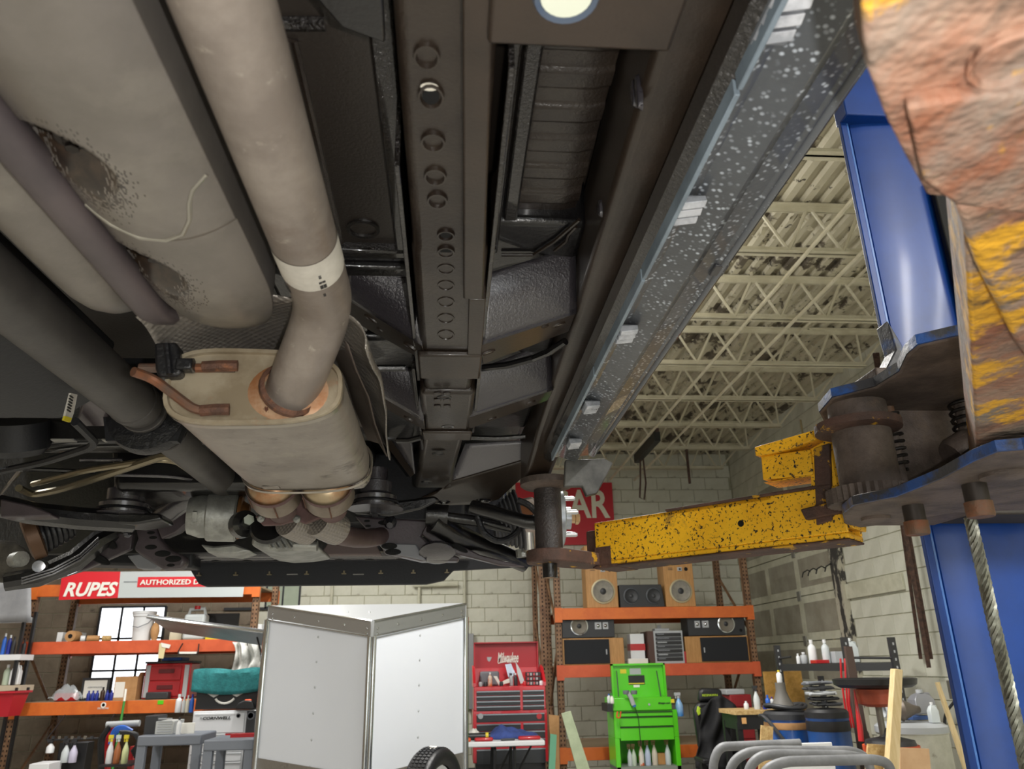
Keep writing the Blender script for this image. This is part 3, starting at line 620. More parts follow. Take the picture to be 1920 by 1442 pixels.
part(MB().tube(fillet([PY(590, 985, 1.85), PY(650, 1008, 2.05), PY(700, 1010, 2.25), PY(725, 1000, 2.45)], .1), .026, 20), 'cross_pipe', mat('brown_pipe', '6d5a58', .5, .5, col2='5a4845', scale=8))
part(MB().lathe([(.02, 0), (.028, .01), (.028, .05)], PY(685, 888, 1.5), (-.6, .3, 0), 18), 'braid_end', m_shield)

# ---- fuel tank: two lobes, strap between, bolt recesses, weld seam
DIMP = ((-.325, .575), (-.328, .775))
def tank_z(x, y):
    d = .40
    t = (x+.285)/.075
    d += .034*min(abs(t), 1.25)**2.2
    for (bx, by) in DIMP:
        s_ = (y-by)/.045; r = math.hypot((x-bx)/.038, s_)
        if r < 1: d += .050*(1-r*r)**.5*max(0, 1-.5*(s_+1))
    if y > .86: d += .9*(y-.86)**2*3.2
    if y > .685: d += .0025
    return z_(d)
q = MB()
def tk(u, v):
    y = -.6+1.565*u; x = -.375+.158*v
    if y > .80:
        k = (y-.80)/.165; x = -.30+(x+.30)*(1-.5*k**3)
    return Vector((x, y, tank_z(x, y)))
q.grid(tk, 480, 130)
tank = part(q, 'fuel_tank', m_tank, ang=80, fix=True, solid=.003)
# oily soot sprayed in and round the bolt recesses
tank.data.materials.append(mat('oily_soot', '241c16', .3, col2='3a2e24', scale=60, coat=.5, cr=.2))
rs = random.Random(3)
for pg_ in tank.data.polygons:
    c = pg_.center + ORG[car.name]
    for (bx, by) in DIMP:
        r = math.hypot((c.x-bx)/.040, (c.y-by-.012)/.056)
        if r < .5 or (r < 1.45 and rs.random() < ((1.45-r)/.95)**1.6): pg_.material_index = 1
# right wall of the tank going up
q = MB(); q.grid(lambda u, v: Vector(tk(u, 1.0))+Vector((.004*v-.02*v*v, 0, .18*v)), 60, 4); q.build('tank_side', m_tank, tank, ang=80)
q = MB(); q.grid(lambda u, v: Vector(tk(1.0, u))+Vector((0, -.01*v, .2*v)), 12, 4); q.build('tank_front', m_tank, tank)
# second lobe beyond the strap
q = MB()
def tk2(u, v):
    y = -.6+1.62*u; x = -.485+.10*v
    d = .425+.03*abs((x+.435)/.05)**2.2
    if y > .88: d += (y-.88)**2*4
    if y > .85: x = -.43+(x+.43)*(1-.55*((y-.85)/.17)**2)
    return Vector((x, y, z_(d)))
q.grid(tk2, 60, 16); q.build('tank_lobe', m_tank, tank, ang=80, solid=.003)
q = MB(); q.grid(lambda u, v: Vector(tk2(u, 0))+Vector((-.01*v, 0, .2*v)), 40, 3); q.build('tank_side', m_tank, tank, ang=80)
q = MB(); q.grid(lambda u, v: Vector(tk2(1, u))+Vector((0, -.005*v, .2*v)), 12, 3); q.build('tank_front', m_tank, tank, ang=80)
rg = []
for i in range(40):
    y = -.6+1.585*i/39; up = 0 if y < .9 else (y-.9)**2*6
    rg.append([Vector((x, y, z_(d)+up)) for x, d in ((-.392, .43), (-.390, .418), (-.384, .414), (-.362, .414), (-.357, .420), (-.355, .434))])
q = MB(); q.loft(rg, False, False); q.build('tank_strap', m_strap, tank, ang=60, solid=.002)
sp_ = [Vector((x, y, tank_z(x, y)-.001)) for x, y in ((-.352, .665), (-.33, .675), (-.305, .683), (-.28, .684), (-.262, .675), (-.25, .655), (-.243, .63), (-.236, .615), (-.222, .605))]
MB().tube(sp_, .0028, 8).build('weld_bead', mat('bright_weld', 'aaa69c', .35, .8), tank)
for (bx, by) in ((-.325, .575), (-.328, .775)):
    z0 = tank_z(bx, by); MB().lathe([(.010, 0), (.010, -.006), (.006, -.008), (.006, -.012), (0, -.012)], (bx, by, z0), (0, 0, 1), 6, False).build('tank_bolt', mat('dark_bolt', '2b2622', .35, .7), tank)
    MB().lathe([(.016, .002), (.016, -.002), (.0, -.002)], (bx, by, z0), (0, 0, 1), 20, False).build('bolt_washer', mat('dark_bolt', '2b2622', .35, .7), tank)
part(MB().box2((-.55, -.6, z_(.645)), (-.10, 1.2, z_(.66))), 'tunnel_panel', m_sheet)

# ---- driveshaft with centre bearing
sx_, sz_ = -.622, z_(.50)
ds = part(MB().cyl((sx_, .2, sz_), (sx_, 1.50, sz_), .046, n=28), 'driveshaft', m_shaft, ang=40)
MB().cyl((sx_, 1.62, sz_), (sx_-.01, 2.55, sz_), .044, n=28).build('driveshaft_front', m_shaft, ds)
for (y, r, w2) in ((1.47, .048, .02), (1.50, .043, .02), (1.53, .047, .012), (1.60, .047, .02), (1.635, .049, .016), (1.67, .048, .02)):
    MB().lathe([(r-.002, 0), (r, .002), (r, w2-.002), (r-.002, w2)], (sx_, y, sz_), (0, 1, 0), 28).build('shaft_ring', m_shaft, ds)
MB().lathe([(.045, 0), (.078, .004), (.082, .012), (.082, .035), (.06, .04), (.045, .04)], (sx_, 1.545, sz_), (0, 1, 0), 32).build('centre_bearing', m_rub, ds)
a = PY(225, 780, 1.55); MB().ext([(sx_-.085, 1.55, sz_), (sx_-.07, 1.55, sz_-.06), (sx_+.07, 1.55, sz_-.06), (sx_+.085, 1.55, sz_), (sx_+.085, 1.55, sz_+.12), (sx_-.085, 1.55, sz_+.12)], (0, .02, 0)).build('bearing_bracket', m_dull, ds)

# ---- plastic covered module behind the tank (left), with barcode label
cb = [PZ(x, y, .45) for x, y in ((118, 800), (140, 748), (0, 590))]
mod = part(MB().loft([[Vector((-.66-.25, y, z_(.445))), Vector((-.72, y, z_(.445))), Vector((-.655, y, z_(.49))), Vector((-.645, y, z_(.60))), Vector((-.91, y, z_(.60)))] for y in (.4, 1.38, 1.42)]), 'underfloor_module', m_dull, bevel=.006)
lb = [PX(x, y, -.668) for x, y in ((129, 737), (141, 740), (134, 775), (128, 792), (116, 788))]
MB().ext(lb, (.004, 0, 0)).build('module_label', m_lab, mod); MB().ext([PX(x, y, -.664) for x, y in ((119, 780), (132, 784), (128, 792), (116, 788))], (.003, 0, 0)).build('label_stripe', mat('label_yellow', 'd7c42a', .5), mod)
for k in range(6): MB().box(PX(134-k*1.0, 744+k*5.2, -.662), (.002, .012, .0022)).build('label_print', m_ink, mod)
# far side frame rail and pieces between
boxrail('side_rail', [(-1.40, -1.32, -.9, z_(.48)), (-1.40, -1.32, 2.2, z_(.485))], 0, .15, m_ubs)
strip('sill_inner', [(-1.48, .52), (-1.42, .50), (-1.38, .505)], Y0, Y1, m_rock); strip('sill_outer', [(-1.48, .52), (-1.53, .6), (-1.51, .72)], Y0, Y1, m_rockd)
# ---- transmission cross member, lines, mounts and front suspension
xm = part(MB().box2((-1.35, 1.78, z_(.50)), (-.45, 1.86, z_(.56))), 'transmission_cross_member', m_blk, bevel=.01, seg=3)
for px_ in (120, 215): MB().box(PZ(px_, 826, .498), (.05, .02, .004)).build('member_slot', mat('pale_slot', '8d8b86', .5), xm, bevel=.001)
part(MB().box2((-1.35, 2.0, z_(.55)), (-.3, 2.06, z_(.63))), 'floor_cross_rail', m_blk, bevel=.006)
for (p, r, dz, m) in ((((35, 915), (60, 928), (115, 918), (305, 855), (320, 855), (392, 905)), .010, .47, m_alu), (((62, 908), (160, 882), (300, 860), (345, 868), (382, 903)), .008, .475, m_alu), (((0, 884), (85, 866), (172, 838), (178, 828), (140, 790)), .009, .47, m_dull), (((0, 930), (40, 880), (60, 880), (180, 885)), .006, .49, m_blk), (((215, 890), (330, 893), (392, 905)), .005, .49, m_gloss), (((40, 850), (150, 835), (330, 832)), .006, .50, m_blk), (((150, 862), (230, 862)), .004, .5, m_gloss)):
    part(MB().tube(fillet([PZ(x, y, dz) for x, y in p], .05), r, 8), 'fluid_line', m)
# hanging canister at the far left
part(MB().lathe([(.0, 0), (.05, .004), (.065, .02), (.065, .08)], PZ(35, 855, .47)+Vector((0, 0, 0)), (0, -.5, 1), 20), 'canister', m_dull)
part(MB().ext([PZ(x, y, .50) for x, y in ((145, 720), (215, 722), (225, 790), (150, 800))], (0, 0, .02)), 'tunnel_bracket', m_purp, bevel=.004)
part(MB().ext([PZ(x, y, .49) for x, y in ((160, 745), (190, 742), (212, 800), (140, 800))], (0, 0, .012)), 'tunnel_bracket', m_purp, bevel=.004)
def mount(px_, py_, Y, r=.07):
    c = PY(px_, py_, Y)
    mt = part(MB().lathe([(r*1.25, -.045), (r*1.25, -.04), (r*.9, -.036), (r*.95, -.01), (r*.7, 0), (r*.72, .03), (r*.5, .036), (r*.5, .07)], c, (0, 0, 1), 28), 'body_mount', m_gloss, ang=40)
    MB().lathe([(.016, 0), (.016, -.012), (.009, -.014), (.009, -.022), (0, -.022)], c+Vector((0, 0, -.045)), (0, 0, 1), 6, False).build('mount_bolt', mat('steel_bolt', '55555a', .3, .8), mt)
    MB().lathe([(r*1.0, 0), (r*1.04, .004), (r*1.0, .008)], c+Vector((0, 0, -.03)), (0, 0, 1), 28, False).build('mount_ring', m_rub, mt)
    return mt
mount(235, 940, 2.2); mount(705, 925, 2.15, .062)
# far suspension side: mount plate, rail end, lower arm, half shaft boot, knuckle casting
part(MB().ext([PY(x, y, 2.15) for x, y in ((135, 968), (190, 960), (300, 962), (305, 975), (250, 984), (100, 975))], (0, .10, .0)), 'mount_plate', m_blk, bevel=.008)
q = MB(); q.tube([PY(0, 948, 2.1), PY(60, 962, 2.1), PY(150, 972, 2.12), PY(250, 978, 2.2)], .03, 10); part(q, 'far_rail_end', m_blk)
part(MB().ext([PY(x, y, 2.02) for x, y in ((0, 935), (60, 948), (95, 962), (95, 968), (0, 970))], (0, .05, 0)), 'far_bracket', m_purp, bevel=.004)
arm = part(MB().tube([PY(x, y, yy) for x, y, yy in ((10, 1092, 2.35), (70, 1082, 2.37), (140, 1052, 2.4), (185, 1015, 2.43), (215, 1000, 2.45))], [.026, .03, .034, .034, .028], 10), 'lower_control_arm', m_blk)
MB().ext([PY(x, y, 2.44) for x, y in ((95, 1088), (160, 1068), (245, 1030), (250, 1000), (205, 1000), (190, 1020), (140, 1058))], (0, .02, 0)).build('arm_web', m_purp, arm, bevel=.003)
for (px_, py_, sx, sz, an) in ((208, 1020, .022, .012, -.6), (185, 1047, .04, .012, -.45)):
    c = PY(px_, py_, 2.432); MB(Matrix.Translation(c) @ Matrix.Rotation(-an, 4, 'Y') @ Matrix.Diagonal((sx, 1, sz, 1))).lathe([(1, 0), (.8, .003), (0, .003)], (0, 0, 0), (0, -1, 0), 16).build('web_opening', m_hole, arm)
for k in range(3): MB().tube([PY(x, y-4+5*k, yy-.03) for x, y, yy in ((40, 1088, 2.35), (100, 1070, 2.37), (150, 1044, 2.4), (185, 1012, 2.42))], .003, 6).build('arm_rib', m_gloss, arm)
def boot(p0, p1, r0, r1, n=7, m=m_rub):
    p0, p1 = Vector(p0), Vector(p1); L_ = (p1-p0).length; pr = []
    for i in range(n):
        t = i/n; r = r0+(r1-r0)*t; pr += [(r, L_*t), (r*1.0, L_*(t+.35/n)), (r*.86, L_*(t+.7/n))]
    pr.append((r1, L_)); return part(MB().lathe(pr, p0, p1-p0, 24), 'axle_boot', m, ang=50)
boot(PY(62, 1008, 2.3), PY(135, 985, 2.35), .062, .035)
part(MB().lathe([(.05, 0), (.066, .005), (.066, .035), (.055, .04)], PY(48, 1012, 2.29), PY(70, 1004, 2.3)-PY(48, 1012, 2.29), 24), 'boot_clamp', mat('amber_clamp', '5c4330', .5, .4))
q = MB()
kn = part(MB().loft([[PY(0+dx, y0, yy) for dx, y0 in ((-40, 1010), (30, 1015), (60, 1040), (95, 1055), (90, 1080), (40, 1095), (-40, 1090))] for yy in (2.35, 2.45)]), 'steering_knuckle', mat('grimy_cast_iron', '5c5850', .6, .4, col2='3c3935', scale=12, bump=.5, bscale=25), bevel=.012, seg=3)
MB().cyl(PY(28, 1050, 2.33), PY(40, 1048, 2.3), .022, n=14).build('knuckle_boss', m_silver, kn); MB().cyl(PY(72, 1062, 2.34), PY(72, 1062, 2.3), .016, n=12).build('knuckle_boss', m_blk, kn)
# subframe bracket: brown-grey pressed plate and its arm, rounded foot
br = part(MB().ext([PY(x, y, 2.42) for x, y in ((252, 985), (292, 982), (300, 1012), (318, 1030), (345, 1042), (348, 1052), (340, 1065), (305, 1068), (262, 1040), (250, 1030), (258, 1010))], (0, .05, 0)), 'subframe_bracket', m_purp, bevel=.012, seg=3)
MB().ext([PY(x, y, 2.41) for x, y in ((292, 984), (330, 960), (370, 945), (388, 948), (375, 962), (330, 1000), (302, 1012))], (0, .06, .01)).build('bracket_arm', m_purp, br, bevel=.006)
MB().ext([PY(x, y, 2.45) for x, y in ((238, 1042), (262, 1038), (300, 1062), (290, 1068), (258, 1066))], (0, .04, 0)).build('bracket_foot', mat('grey_foot', '77787c', .45), br, bevel=.004)
for (px_, py_, r) in ((276, 990, .008), (283, 999, .008), (287, 1008, .008), (283, 1026, .012), (305, 1038, .016), (325, 1048, .016), (320, 1060, .008)):
    MB(Matrix.Translation(PY(px_, py_, 2.418)) @ Matrix.Diagonal((1.5, 1, .6, 1))).lathe([(r, 0), (r*.8, .002), (0, .002)], (0, 0, 0), (0, -1, 0), 14).build('bracket_hole', m_hole, br)
part(MB().tube([PY(300, 972, 2.35), PY(340, 940, 2.3), PY(395, 905, 2.2)], [.03, .035, .04], 12), 'subframe_tube', m_gloss)
c = PY(236, 992, 2.38); 
for (dx, dz2) in ((0, 0), (.02, .003), (.01, -.014)): part(MB().lathe([(.011, 0), (.011, .012), (.006, .018)], c+Vector((dx, 0, dz2)), (0, -1, -.3), 6), 'mount_nut', mat('steel_bolt', '55555a', .3, .8))
# gearbox pieces in cast aluminium
gb = part(MB().lathe([(.066, 0), (.069, .004), (.069, .075), (.064, .08)], PY(390, 968, 2.2), (1, .15, 0), 32), 'axle_housing', m_silver)
MB().lathe([(.062, .082), (.060, .09), (.045, .092), (.035, .11)], PY(390, 968, 2.2), (1, .15, 0), 32).build('bronze_ring', mat('bronze_seal', '8a5f38', .45, .6), gb)
MB().lathe([(.05, -.05), (.06, -.02), (.06, 0)], PY(390, 968, 2.2), (1, .15, 0), 24).build('housing_neck', m_silver, gb)
MB().cyl(PY(362, 978, 2.16), PY(378, 980, 2.16), .015, n=8).build('housing_bolt', m_silver, gb); MB().cyl(PY(366, 968, 2.16), PY(374, 968, 2.16), .026, n=6).build('housing_bolt', m_silver, gb)
part(MB().lathe([(.036, 0), (.036, .03), (.018, .032), (.018, .05)], PY(452, 985, 2.12), (.6, -.8, 0), 18), 'coupling', m_blk)
part(MB().lathe([(.014, 0), (.014, .014)], PY(466, 976, 2.08), (.3, -.9, 0), 6), 'coupling_nut', mat('pale_nut', 'b4bbae', .35, .6))
tr = part(MB().ext([PY(x, y, 2.1) for x, y in ((476, 990), (486, 978), (520, 988), (548, 1000), (560, 1012), (592, 1016), (596, 1026), (560, 1032), (520, 1034), (490, 1030), (470, 1022))], (0, .25, 0)), 'gearbox_casing', m_silver, bevel=.008, seg=2)
for i in range(6):
    a = PY(500+i*12, 1012, 2.098); MB().tube([a, a+Vector((.016, -.002, -.022))], .005, 6).build('cooling_rib', m_silver, tr)
for (px_, py_) in ((482, 999), (490, 1008), (510, 1000), (556, 1016)): MB().lathe([(.008, 0), (.008, .008)], PY(px_, py_, 2.1), (0, -1, 0), 8).build('casing_bolt', m_silver, tr)
MB().cyl(PY(552, 1022, 2.09), PY(595, 1024, 2.09), .014, n=14).build('drain_boss', m_silver, tr)
MB().lathe([(.046, 0), (.05, .012), (.044, .02), (.03, .022)], PY(506, 992, 2.09), (0, -.9, .3), 24).build('output_seal', m_blk, tr)
part(MB().ext([PY(x, y, 2.3) for x, y in ((375, 1020), (400, 1024), (440, 1020), (470, 1032), (440, 1040), (390, 1036))], (0, .1, 0)), 'oil_pan_edge', m_silver, bevel=.006)
# near suspension side
part(MB().ext([PY(x, y, 2.2) for x, y in ((660, 955), (672, 948), (780, 935), (815, 930), (825, 938), (790, 955), (730, 968), (665, 964))], (0, .06, .01)), 'mount_plate', m_blk, bevel=.006)
sb = part(MB().ext([PY(x, y, 2.35) for x, y in ((664, 966), (700, 970), (800, 975), (812, 985), (790, 1005), (820, 1035), (862, 1044), (860, 1052), (790, 1052), (720, 1036), (712, 1018), (690, 995))], (0, .05, 0)), 'subframe_bracket', m_purp, bevel=.01, seg=3)
MB().ext([PY(x, y, 2.34) for x, y in ((708, 1018), (780, 1020), (800, 1052), (725, 1036))], (0, .03, 0)).build('bracket_foot', mat('grey_foot', '77787c', .45), sb, bevel=.004)
for (px_, py_, r) in ((688, 977, .006), (690, 986, .006), (698, 993, .008), (730, 1024, .016), (737, 1035, .016), (720, 980, .012)):
    MB(Matrix.Translation(PY(px_, py_, 2.337)) @ Matrix.Diagonal((1.5, 1, .6, 1))).lathe([(r, 0), (r*.8, .002), (0, .002)], (0, 0, 0), (0, -1, 0), 14).build('bracket_hole', m_hole, sb)
MB().lathe([(.05, 0), (.055, .012), (.04, .02)], PY(820, 1032, 2.34), (0, -.5, -1), 20).build('arm_bushing', m_gloss, sb)
part(MB().lathe([(.02, 0), (.02, .01), (.012, .02), (.010, .03)], PY(732, 978, 2.33), (0, -.8, -.5), 8), 'mount_nut', mat('steel_bolt', '55555a', .3, .8))
la = part(MB().tube([PY(x, y, yy) for x, y, yy in ((812, 978, 2.3), (850, 1000, 2.33), (900, 1022, 2.38), (950, 1042, 2.42), (985, 1058, 2.45))], [.036, .034, .03, .028, .026], 14), 'lower_control_arm', m_blk)
MB().ext([PY(x, y, 2.33) for x, y in ((800, 982), (840, 1010), (900, 1040), (985, 1062), (940, 1060), (860, 1040), (815, 1020), (790, 1000))], (0, .03, -.0)).build('arm_web', m_purp, la, bevel=.004)
MB(Matrix.Translation(PY(858, 1025, 2.325)) @ Matrix.Rotation(.5, 4, 'Y') @ Matrix.Diagonal((.035, 1, .009, 1))).lathe([(1, 0), (.8, .003), (0, .003)], (0, 0, 0), (0, -1, 0), 16).build('web_opening', m_hole, la)
part(MB().tube([PY(800, 965, 2.3), PY(840, 968, 2.3)], .034, 14), 'rack_end', m_blk)
part(MB().tube([PY(838, 970, 2.3), PY(900, 978, 2.3), PY(960, 992, 2.28)], .016, 12), 'tie_rod', m_blk)
part(MB().tube([PY(885, 950, 2.25), PY(930, 962, 2.22), PY(985, 978, 2.2), PY(1006, 980, 2.2)], [.02, .02, .02, .022], 12), 'upper_link', m_blk)
boot(PY(974, 975, 2.33), PY(925, 985, 2.33), .095, .045, 7, mat('grey_boot_rubber', '4a4a4c', .5))
part(MB().tube(fillet([PY(895, 968, 2.26), PY(905, 1000, 2.26), PY(935, 1018, 2.26), PY(965, 1005, 2.26), PY(978, 985, 2.26)], .06), .010, 10), 'brake_hose', m_rub)
part(MB().tube(fillet([PY(970, 938, 2.22), PY(990, 945, 2.22), PY(1010, 965, 2.22)], .05), .010, 10), 'brake_hose', m_rub)
hubk = part(MB().ext([PY(x, y, 2.36) for x, y in ((975, 935), (1000, 930), (1010, 950), (1012, 1020), (1000, 1040), (985, 1040), (982, 1000), (972, 975))], (0, .12, 0)), 'hub_carrier', mat('bare_steel', '9a948c', .4, .7, col2='6f5a48', scale=10), bevel=.008)
MB().cyl(PY(988, 1000, 2.34), PY(990, 1035, 2.34), .02, n=12).build('ball_joint', mat('bright_joint', 'b9b6ae', .3, .8), hubk); MB().cyl(PY(976, 1030, 2.34), PY(978, 1045, 2.34), .016, n=8).build('joint_nut', m_silver, hubk)
MB().lathe([(.022, 0), (.022, .02)], PY(988, 960, 2.33), (-.3, -1, 0), 18).build('copper_bush', mat('copper_bush', '8a5a3a', .4, .6), hubk)
hc = PY(1040, 972, 2.42); hb_ = part(MB().lathe([(.05, -.03), (.055, 0), (.088, .002), (.09, .004), (.09, .022), (.085, .026), (.035, .03), (.035, .05)], hc, (1, 0, 0), 36), 'wheel_hub', mat('hub_steel', 'b7bcc0', .35, .7, col2='979ca1', scale=12))
for k in range(5):
    t = 2*math.pi*k/5+.5; c = hc+Vector((.026, math.cos(t)*.062, math.sin(t)*.062)); MB().lathe([(.0075, 0), (.0075, .034), (.005, .04)], c, (1, 0, 0), 12).build('wheel_stud', mat('stud_steel', 'd5d8d8', .3, .6), hb_)
MB().lathe([(.016, 0), (.016, .035), (.02, .036), (.02, .045), (.014, .05)], hc+Vector((.03, 0, 0)), (1, 0, 0), 8).build('axle_nut', mat('brass_nut', 'c2a27a', .35, .7), hb_)
# radiator support, lower grille lip with clips
sup = part(MB().box2((-1.2, 2.88, 1.975), (.10, 2.96, 2.01)), 'radiator_support', m_gloss, bevel=.012, seg=3)
MB().cyl((-1.15, 2.84, 2.0), (.06, 2.84, 1.995), .024, n=14).build('support_tube', m_gloss, sup)
for k in range(9): MB(Matrix.Translation(Vector((-.95+k*.11, 2.90, 1.974))) @ Matrix.Diagonal((1.6, 1, 1, 1))).lathe([(.012, 0), (0, -.001)], (0, 0, 0), (0, 0, 1), 12, False).build('support_hole', m_hole, sup)
lp = [(x, z) for x, z in (((PY(352, 1078, 3.0)).x, 1.965), ((PY(372, 1096, 3.0)).x, 1.905), ((PY(385, 1102, 3.0)).x, 1.895), ((PY(800, 1090, 3.0)).x, 1.895), ((PY(832, 1080, 3.0)).x, 1.908), ((PY(850, 1062, 3.0)).x, 1.945), ((PY(1000, 1052, 3.0)).x, 1.958), ((PY(1000, 1045, 3.0)).x, 1.99), ((PY(352, 1045, 3.0)).x, 2.02))]
lip = part(MB().ext([(x, 3.0, z) for x, z in lp], (0, .03, 0)), 'front_lip', mat('black_lip_plastic', '1b1d22', .55, bump=.1, bscale=120), bevel=.004)
for px_ in (373, 442, 505, 575, 645, 714, 775, 838):
    c = PY(px_, 1079-(px_-373)*.012, 2.995); MB().box(c, (.018, .008, .005)).build('lip_clip', m_alu, lip, bevel=.001); MB().box(c+Vector((0, 0, .006)), (.006, .008, .010)).build('lip_clip', m_alu, lip)
for px_ in (548, 672): MB().box(PY(px_, 1077, 2.996), (.04, .006, .004)).build('lip_slot', mat('pale_slot', '8d8b86', .5), lip)
part(MB().box2((-1.15, 3.0, 2.03), (.25, 3.12, 2.6)), 'front_bumper', m_body, bevel=.04, seg=3)
part(MB().box2((-1.05, 2.6, 2.06), (.05, 2.98, 2.3)), 'radiator_pack', m_dull, bevel=.01)
part(MB().loft([[(-.9, y, 2.06), (-.3, y, 2.06), (-.25, y, 2.3), (-.95, y, 2.3)] for y in (2.1, 2.62)]), 'oil_sump', m_blk, bevel=.02)
part(MB().ext([PY(x, y, 2.55) for x, y in ((620, 1010), (700, 1012), (715, 1040), (600, 1040))], (0, .05, 0)), 'sump_guard', mat('brown_guard', '5f514e', .5), bevel=.004)
part(MB().ext([(PY(60, 1060, 2.8).x, 2.8, 1.96), (PY(360, 1070, 2.8).x, 2.8, 1.94), (PY(360, 1040, 2.8).x, 2.8, 2.05), (PY(60, 1010, 2.8).x, 2.8, 2.05)], (0, .1, 0)), 'splash_shield', m_dull, bevel=.01)
part(MB().box2((-1.8, 2.72, 1.98), (.12, 2.76, 2.5)), 'splash_bulkhead', m_blk)
part(MB().box2((-1.40, 2.0, FZ+.02), (.22, 3.0, FZ+.04)), 'inner_wing', m_blk)
# ------------------------------------------------------------------ two-post lift (the post, its carriage and both arms)
m_yel = mat('chipped_yellow', 'fac024', 0.5, col2='f0b21c', scale=6, patch=[('5a4434', 6, 0.60, 0.70), ('2f2722', 130, 0.565, 0.595)], bump=.15, bscale=60, pdetail=8)
m_yrust = mat('rust_with_yellow', '5a4036', 0.75, col2='45342d', scale=12, patch=[('c3921c', 22, 0.60, 0.64)], bump=.35, bscale=90)
m_near = mat('weathered_yellow_rust', '9d8573', 0.75, col2='8a5840', scale=9, patch=[('7f7368', 8, 0.47, 0.60), ('dba326', 11, 0.545, 0.60), ('423830', 13, 0.57, 0.68), ('b9a48c', 24, 0.64, 0.74)], bump=.7, bscale=26, stretch=(1, .55, 1), bdist=.02)
m_blue = mat('lift_blue', '083f92', 0.36, col2='06357c', scale=2.5, spec=.4, coat=.1, cr=.12, patch=[('1b2330', 26, 0.70, 0.72)])
m_grease = mat('greasy_steel', '675a52', 0.65, 0.1, col2='4c423c', scale=12, bump=.3, bscale=80, patch=[('6a5a4c', 7, .62, .72)])
m_bedge = mat('worn_blue_edge', '2a4f8e', 0.5, col2='3a3a3e', scale=9, lo=.42, hi=.52, bump=.2, bscale=60)
m_steelpin = mat('worn_pin', '6a5545', .6, .4, col2='7d4f36', scale=22, bump=.2, bscale=70)
lift = thing('vehicle_lift', 'blue two post vehicle lift with yellow swing arms and greasy carriage', 'vehicle lift', (1.25, 1.85, 0))
def lp_(mb, name, m, parent=lift, **k): return mb.build(name, m, parent, **k)
# post
x0 = 1.13
post = lp_(MB().loft([[Vector((x0+r_x, 1.74+r_y, z)) for r_x, r_y in ((.012, .004), (.05, -.004), (.14, -.012), (.25, -.004), (.33, .03), (.36, .26), (.33, .29), (.24, .29), (.05, .06), (.004, .02))] for z in (0, 4.3)]), 'post', m_blue, ang=50)
MB().box2((x0-.020, 1.735, 0), (x0-.002, 1.75, 4.3)).build('post_lip', m_blue, post, bevel=.002)
MB().box2((x0-.004, 1.738, 0), (x0+.004, 1.744, 4.3)).build('post_lip', mat('lip_edge_blue', '3e6fb8', .3, coat=.5), post)
MB().box2((.95, 1.6, 0), (1.6, 2.2, .02)).build('base_plate', m_blue, post)
a = PY(1580, 200, 1.73); MB().box2((x0-.02, 1.70, 3.05), (x0+.34, 1.76, 4.35)).build('post_cap', m_blue, post, bevel=.004)
# equaliser cable beside the post: twisted strands
c0 = PY(1818, 965, 1.62); c1 = PY(1900, 1442, 1.62); cx, cyy = c0.x, 1.62
m_rope = mat('steel_rope', '8b8d82', .4, .6, col2='6b6a60', scale=40)
cable = lp_(MB().cyl((cx, cyy, 0.03), (cx, cyy, 2.0), .0085, n=10), 'lift_cable', m_rope)
for k in range(6):
    pts = []
    for i in range(161):
        t = i/160; a = 2*math.pi*(k/6+t*20); pts.append((cx+math.cos(a)*.009, cyy+math.sin(a)*.009, .05+1.9*t))
    MB().tube(pts, .0052, 5).build('cable_strand', m_rope, cable)
# carriage: two shaped plates, web, pivot drum, pins, springs
def plate(pts, dz, th, name, m, par=lift, bv=.006): return lp_(MB().ext([PZ(x, y, dz) for x, y in pts], (0, 0, th)), name, m, par, bevel=bv, seg=2)
lowp = [(1580, 966), (1584, 984), (1610, 990), (1660, 984), (1790, 962), (1990, 955), (1990, 830), (1920, 846), (1870, 850), (1825, 868), (1765, 900), (1680, 934), (1600, 950)]
low = plate(lowp, .27, .022, 'carriage_plate', m_grease)
MB().ext([p+Vector((0, 0, .002)) for p in [PZ(x, y-1.5, .27) for x, y in lowp]], (0, 0, .016)).build('plate_edge', m_bedge, low)
topp = [(1536, 776), (1548, 798), (1600, 800), (1700, 782), (1860, 765), (1990, 760), (1990, 610), (1860, 622), (1790, 634), (1720, 650), (1700, 668), (1685, 700), (1640, 728), (1560, 748)]
topz = .50
top = plate(topp, topz, .022, 'carriage_plate', m_grease)
MB().ext([p+Vector((0, 0, .003)) for p in [PZ(x, y-1.5, topz) for x, y in topp]], (0, 0, .018)).build('plate_edge', m_bedge, top)
for (px_, py_, r) in ((1642, 970, .028), (1880, 888, .034)): 
    MB().lathe([(r, .004), (r, -.006), (r*.85, -.008), (0, -.008)], PZ(px_, py_, .27), (0, 0, 1), 28, False).build('pivot_pin', m_grease, low)
for (px_, py_) in ((1711, 948), (1826, 908)):
    c = PZ(px_, py_, .27); pg = MB().lathe([(.019, 0), (.019, -.03)], c, (0, 0, 1), 18).build('lock_pin', mat('dark_pin', '3c3632', .5, .5), low); MB().lathe([(.0215, -.03), (.0215, -.052), (.02, -.055)], c, (0, 0, 1), 18).build('pin_knob', m_steelpin, low)
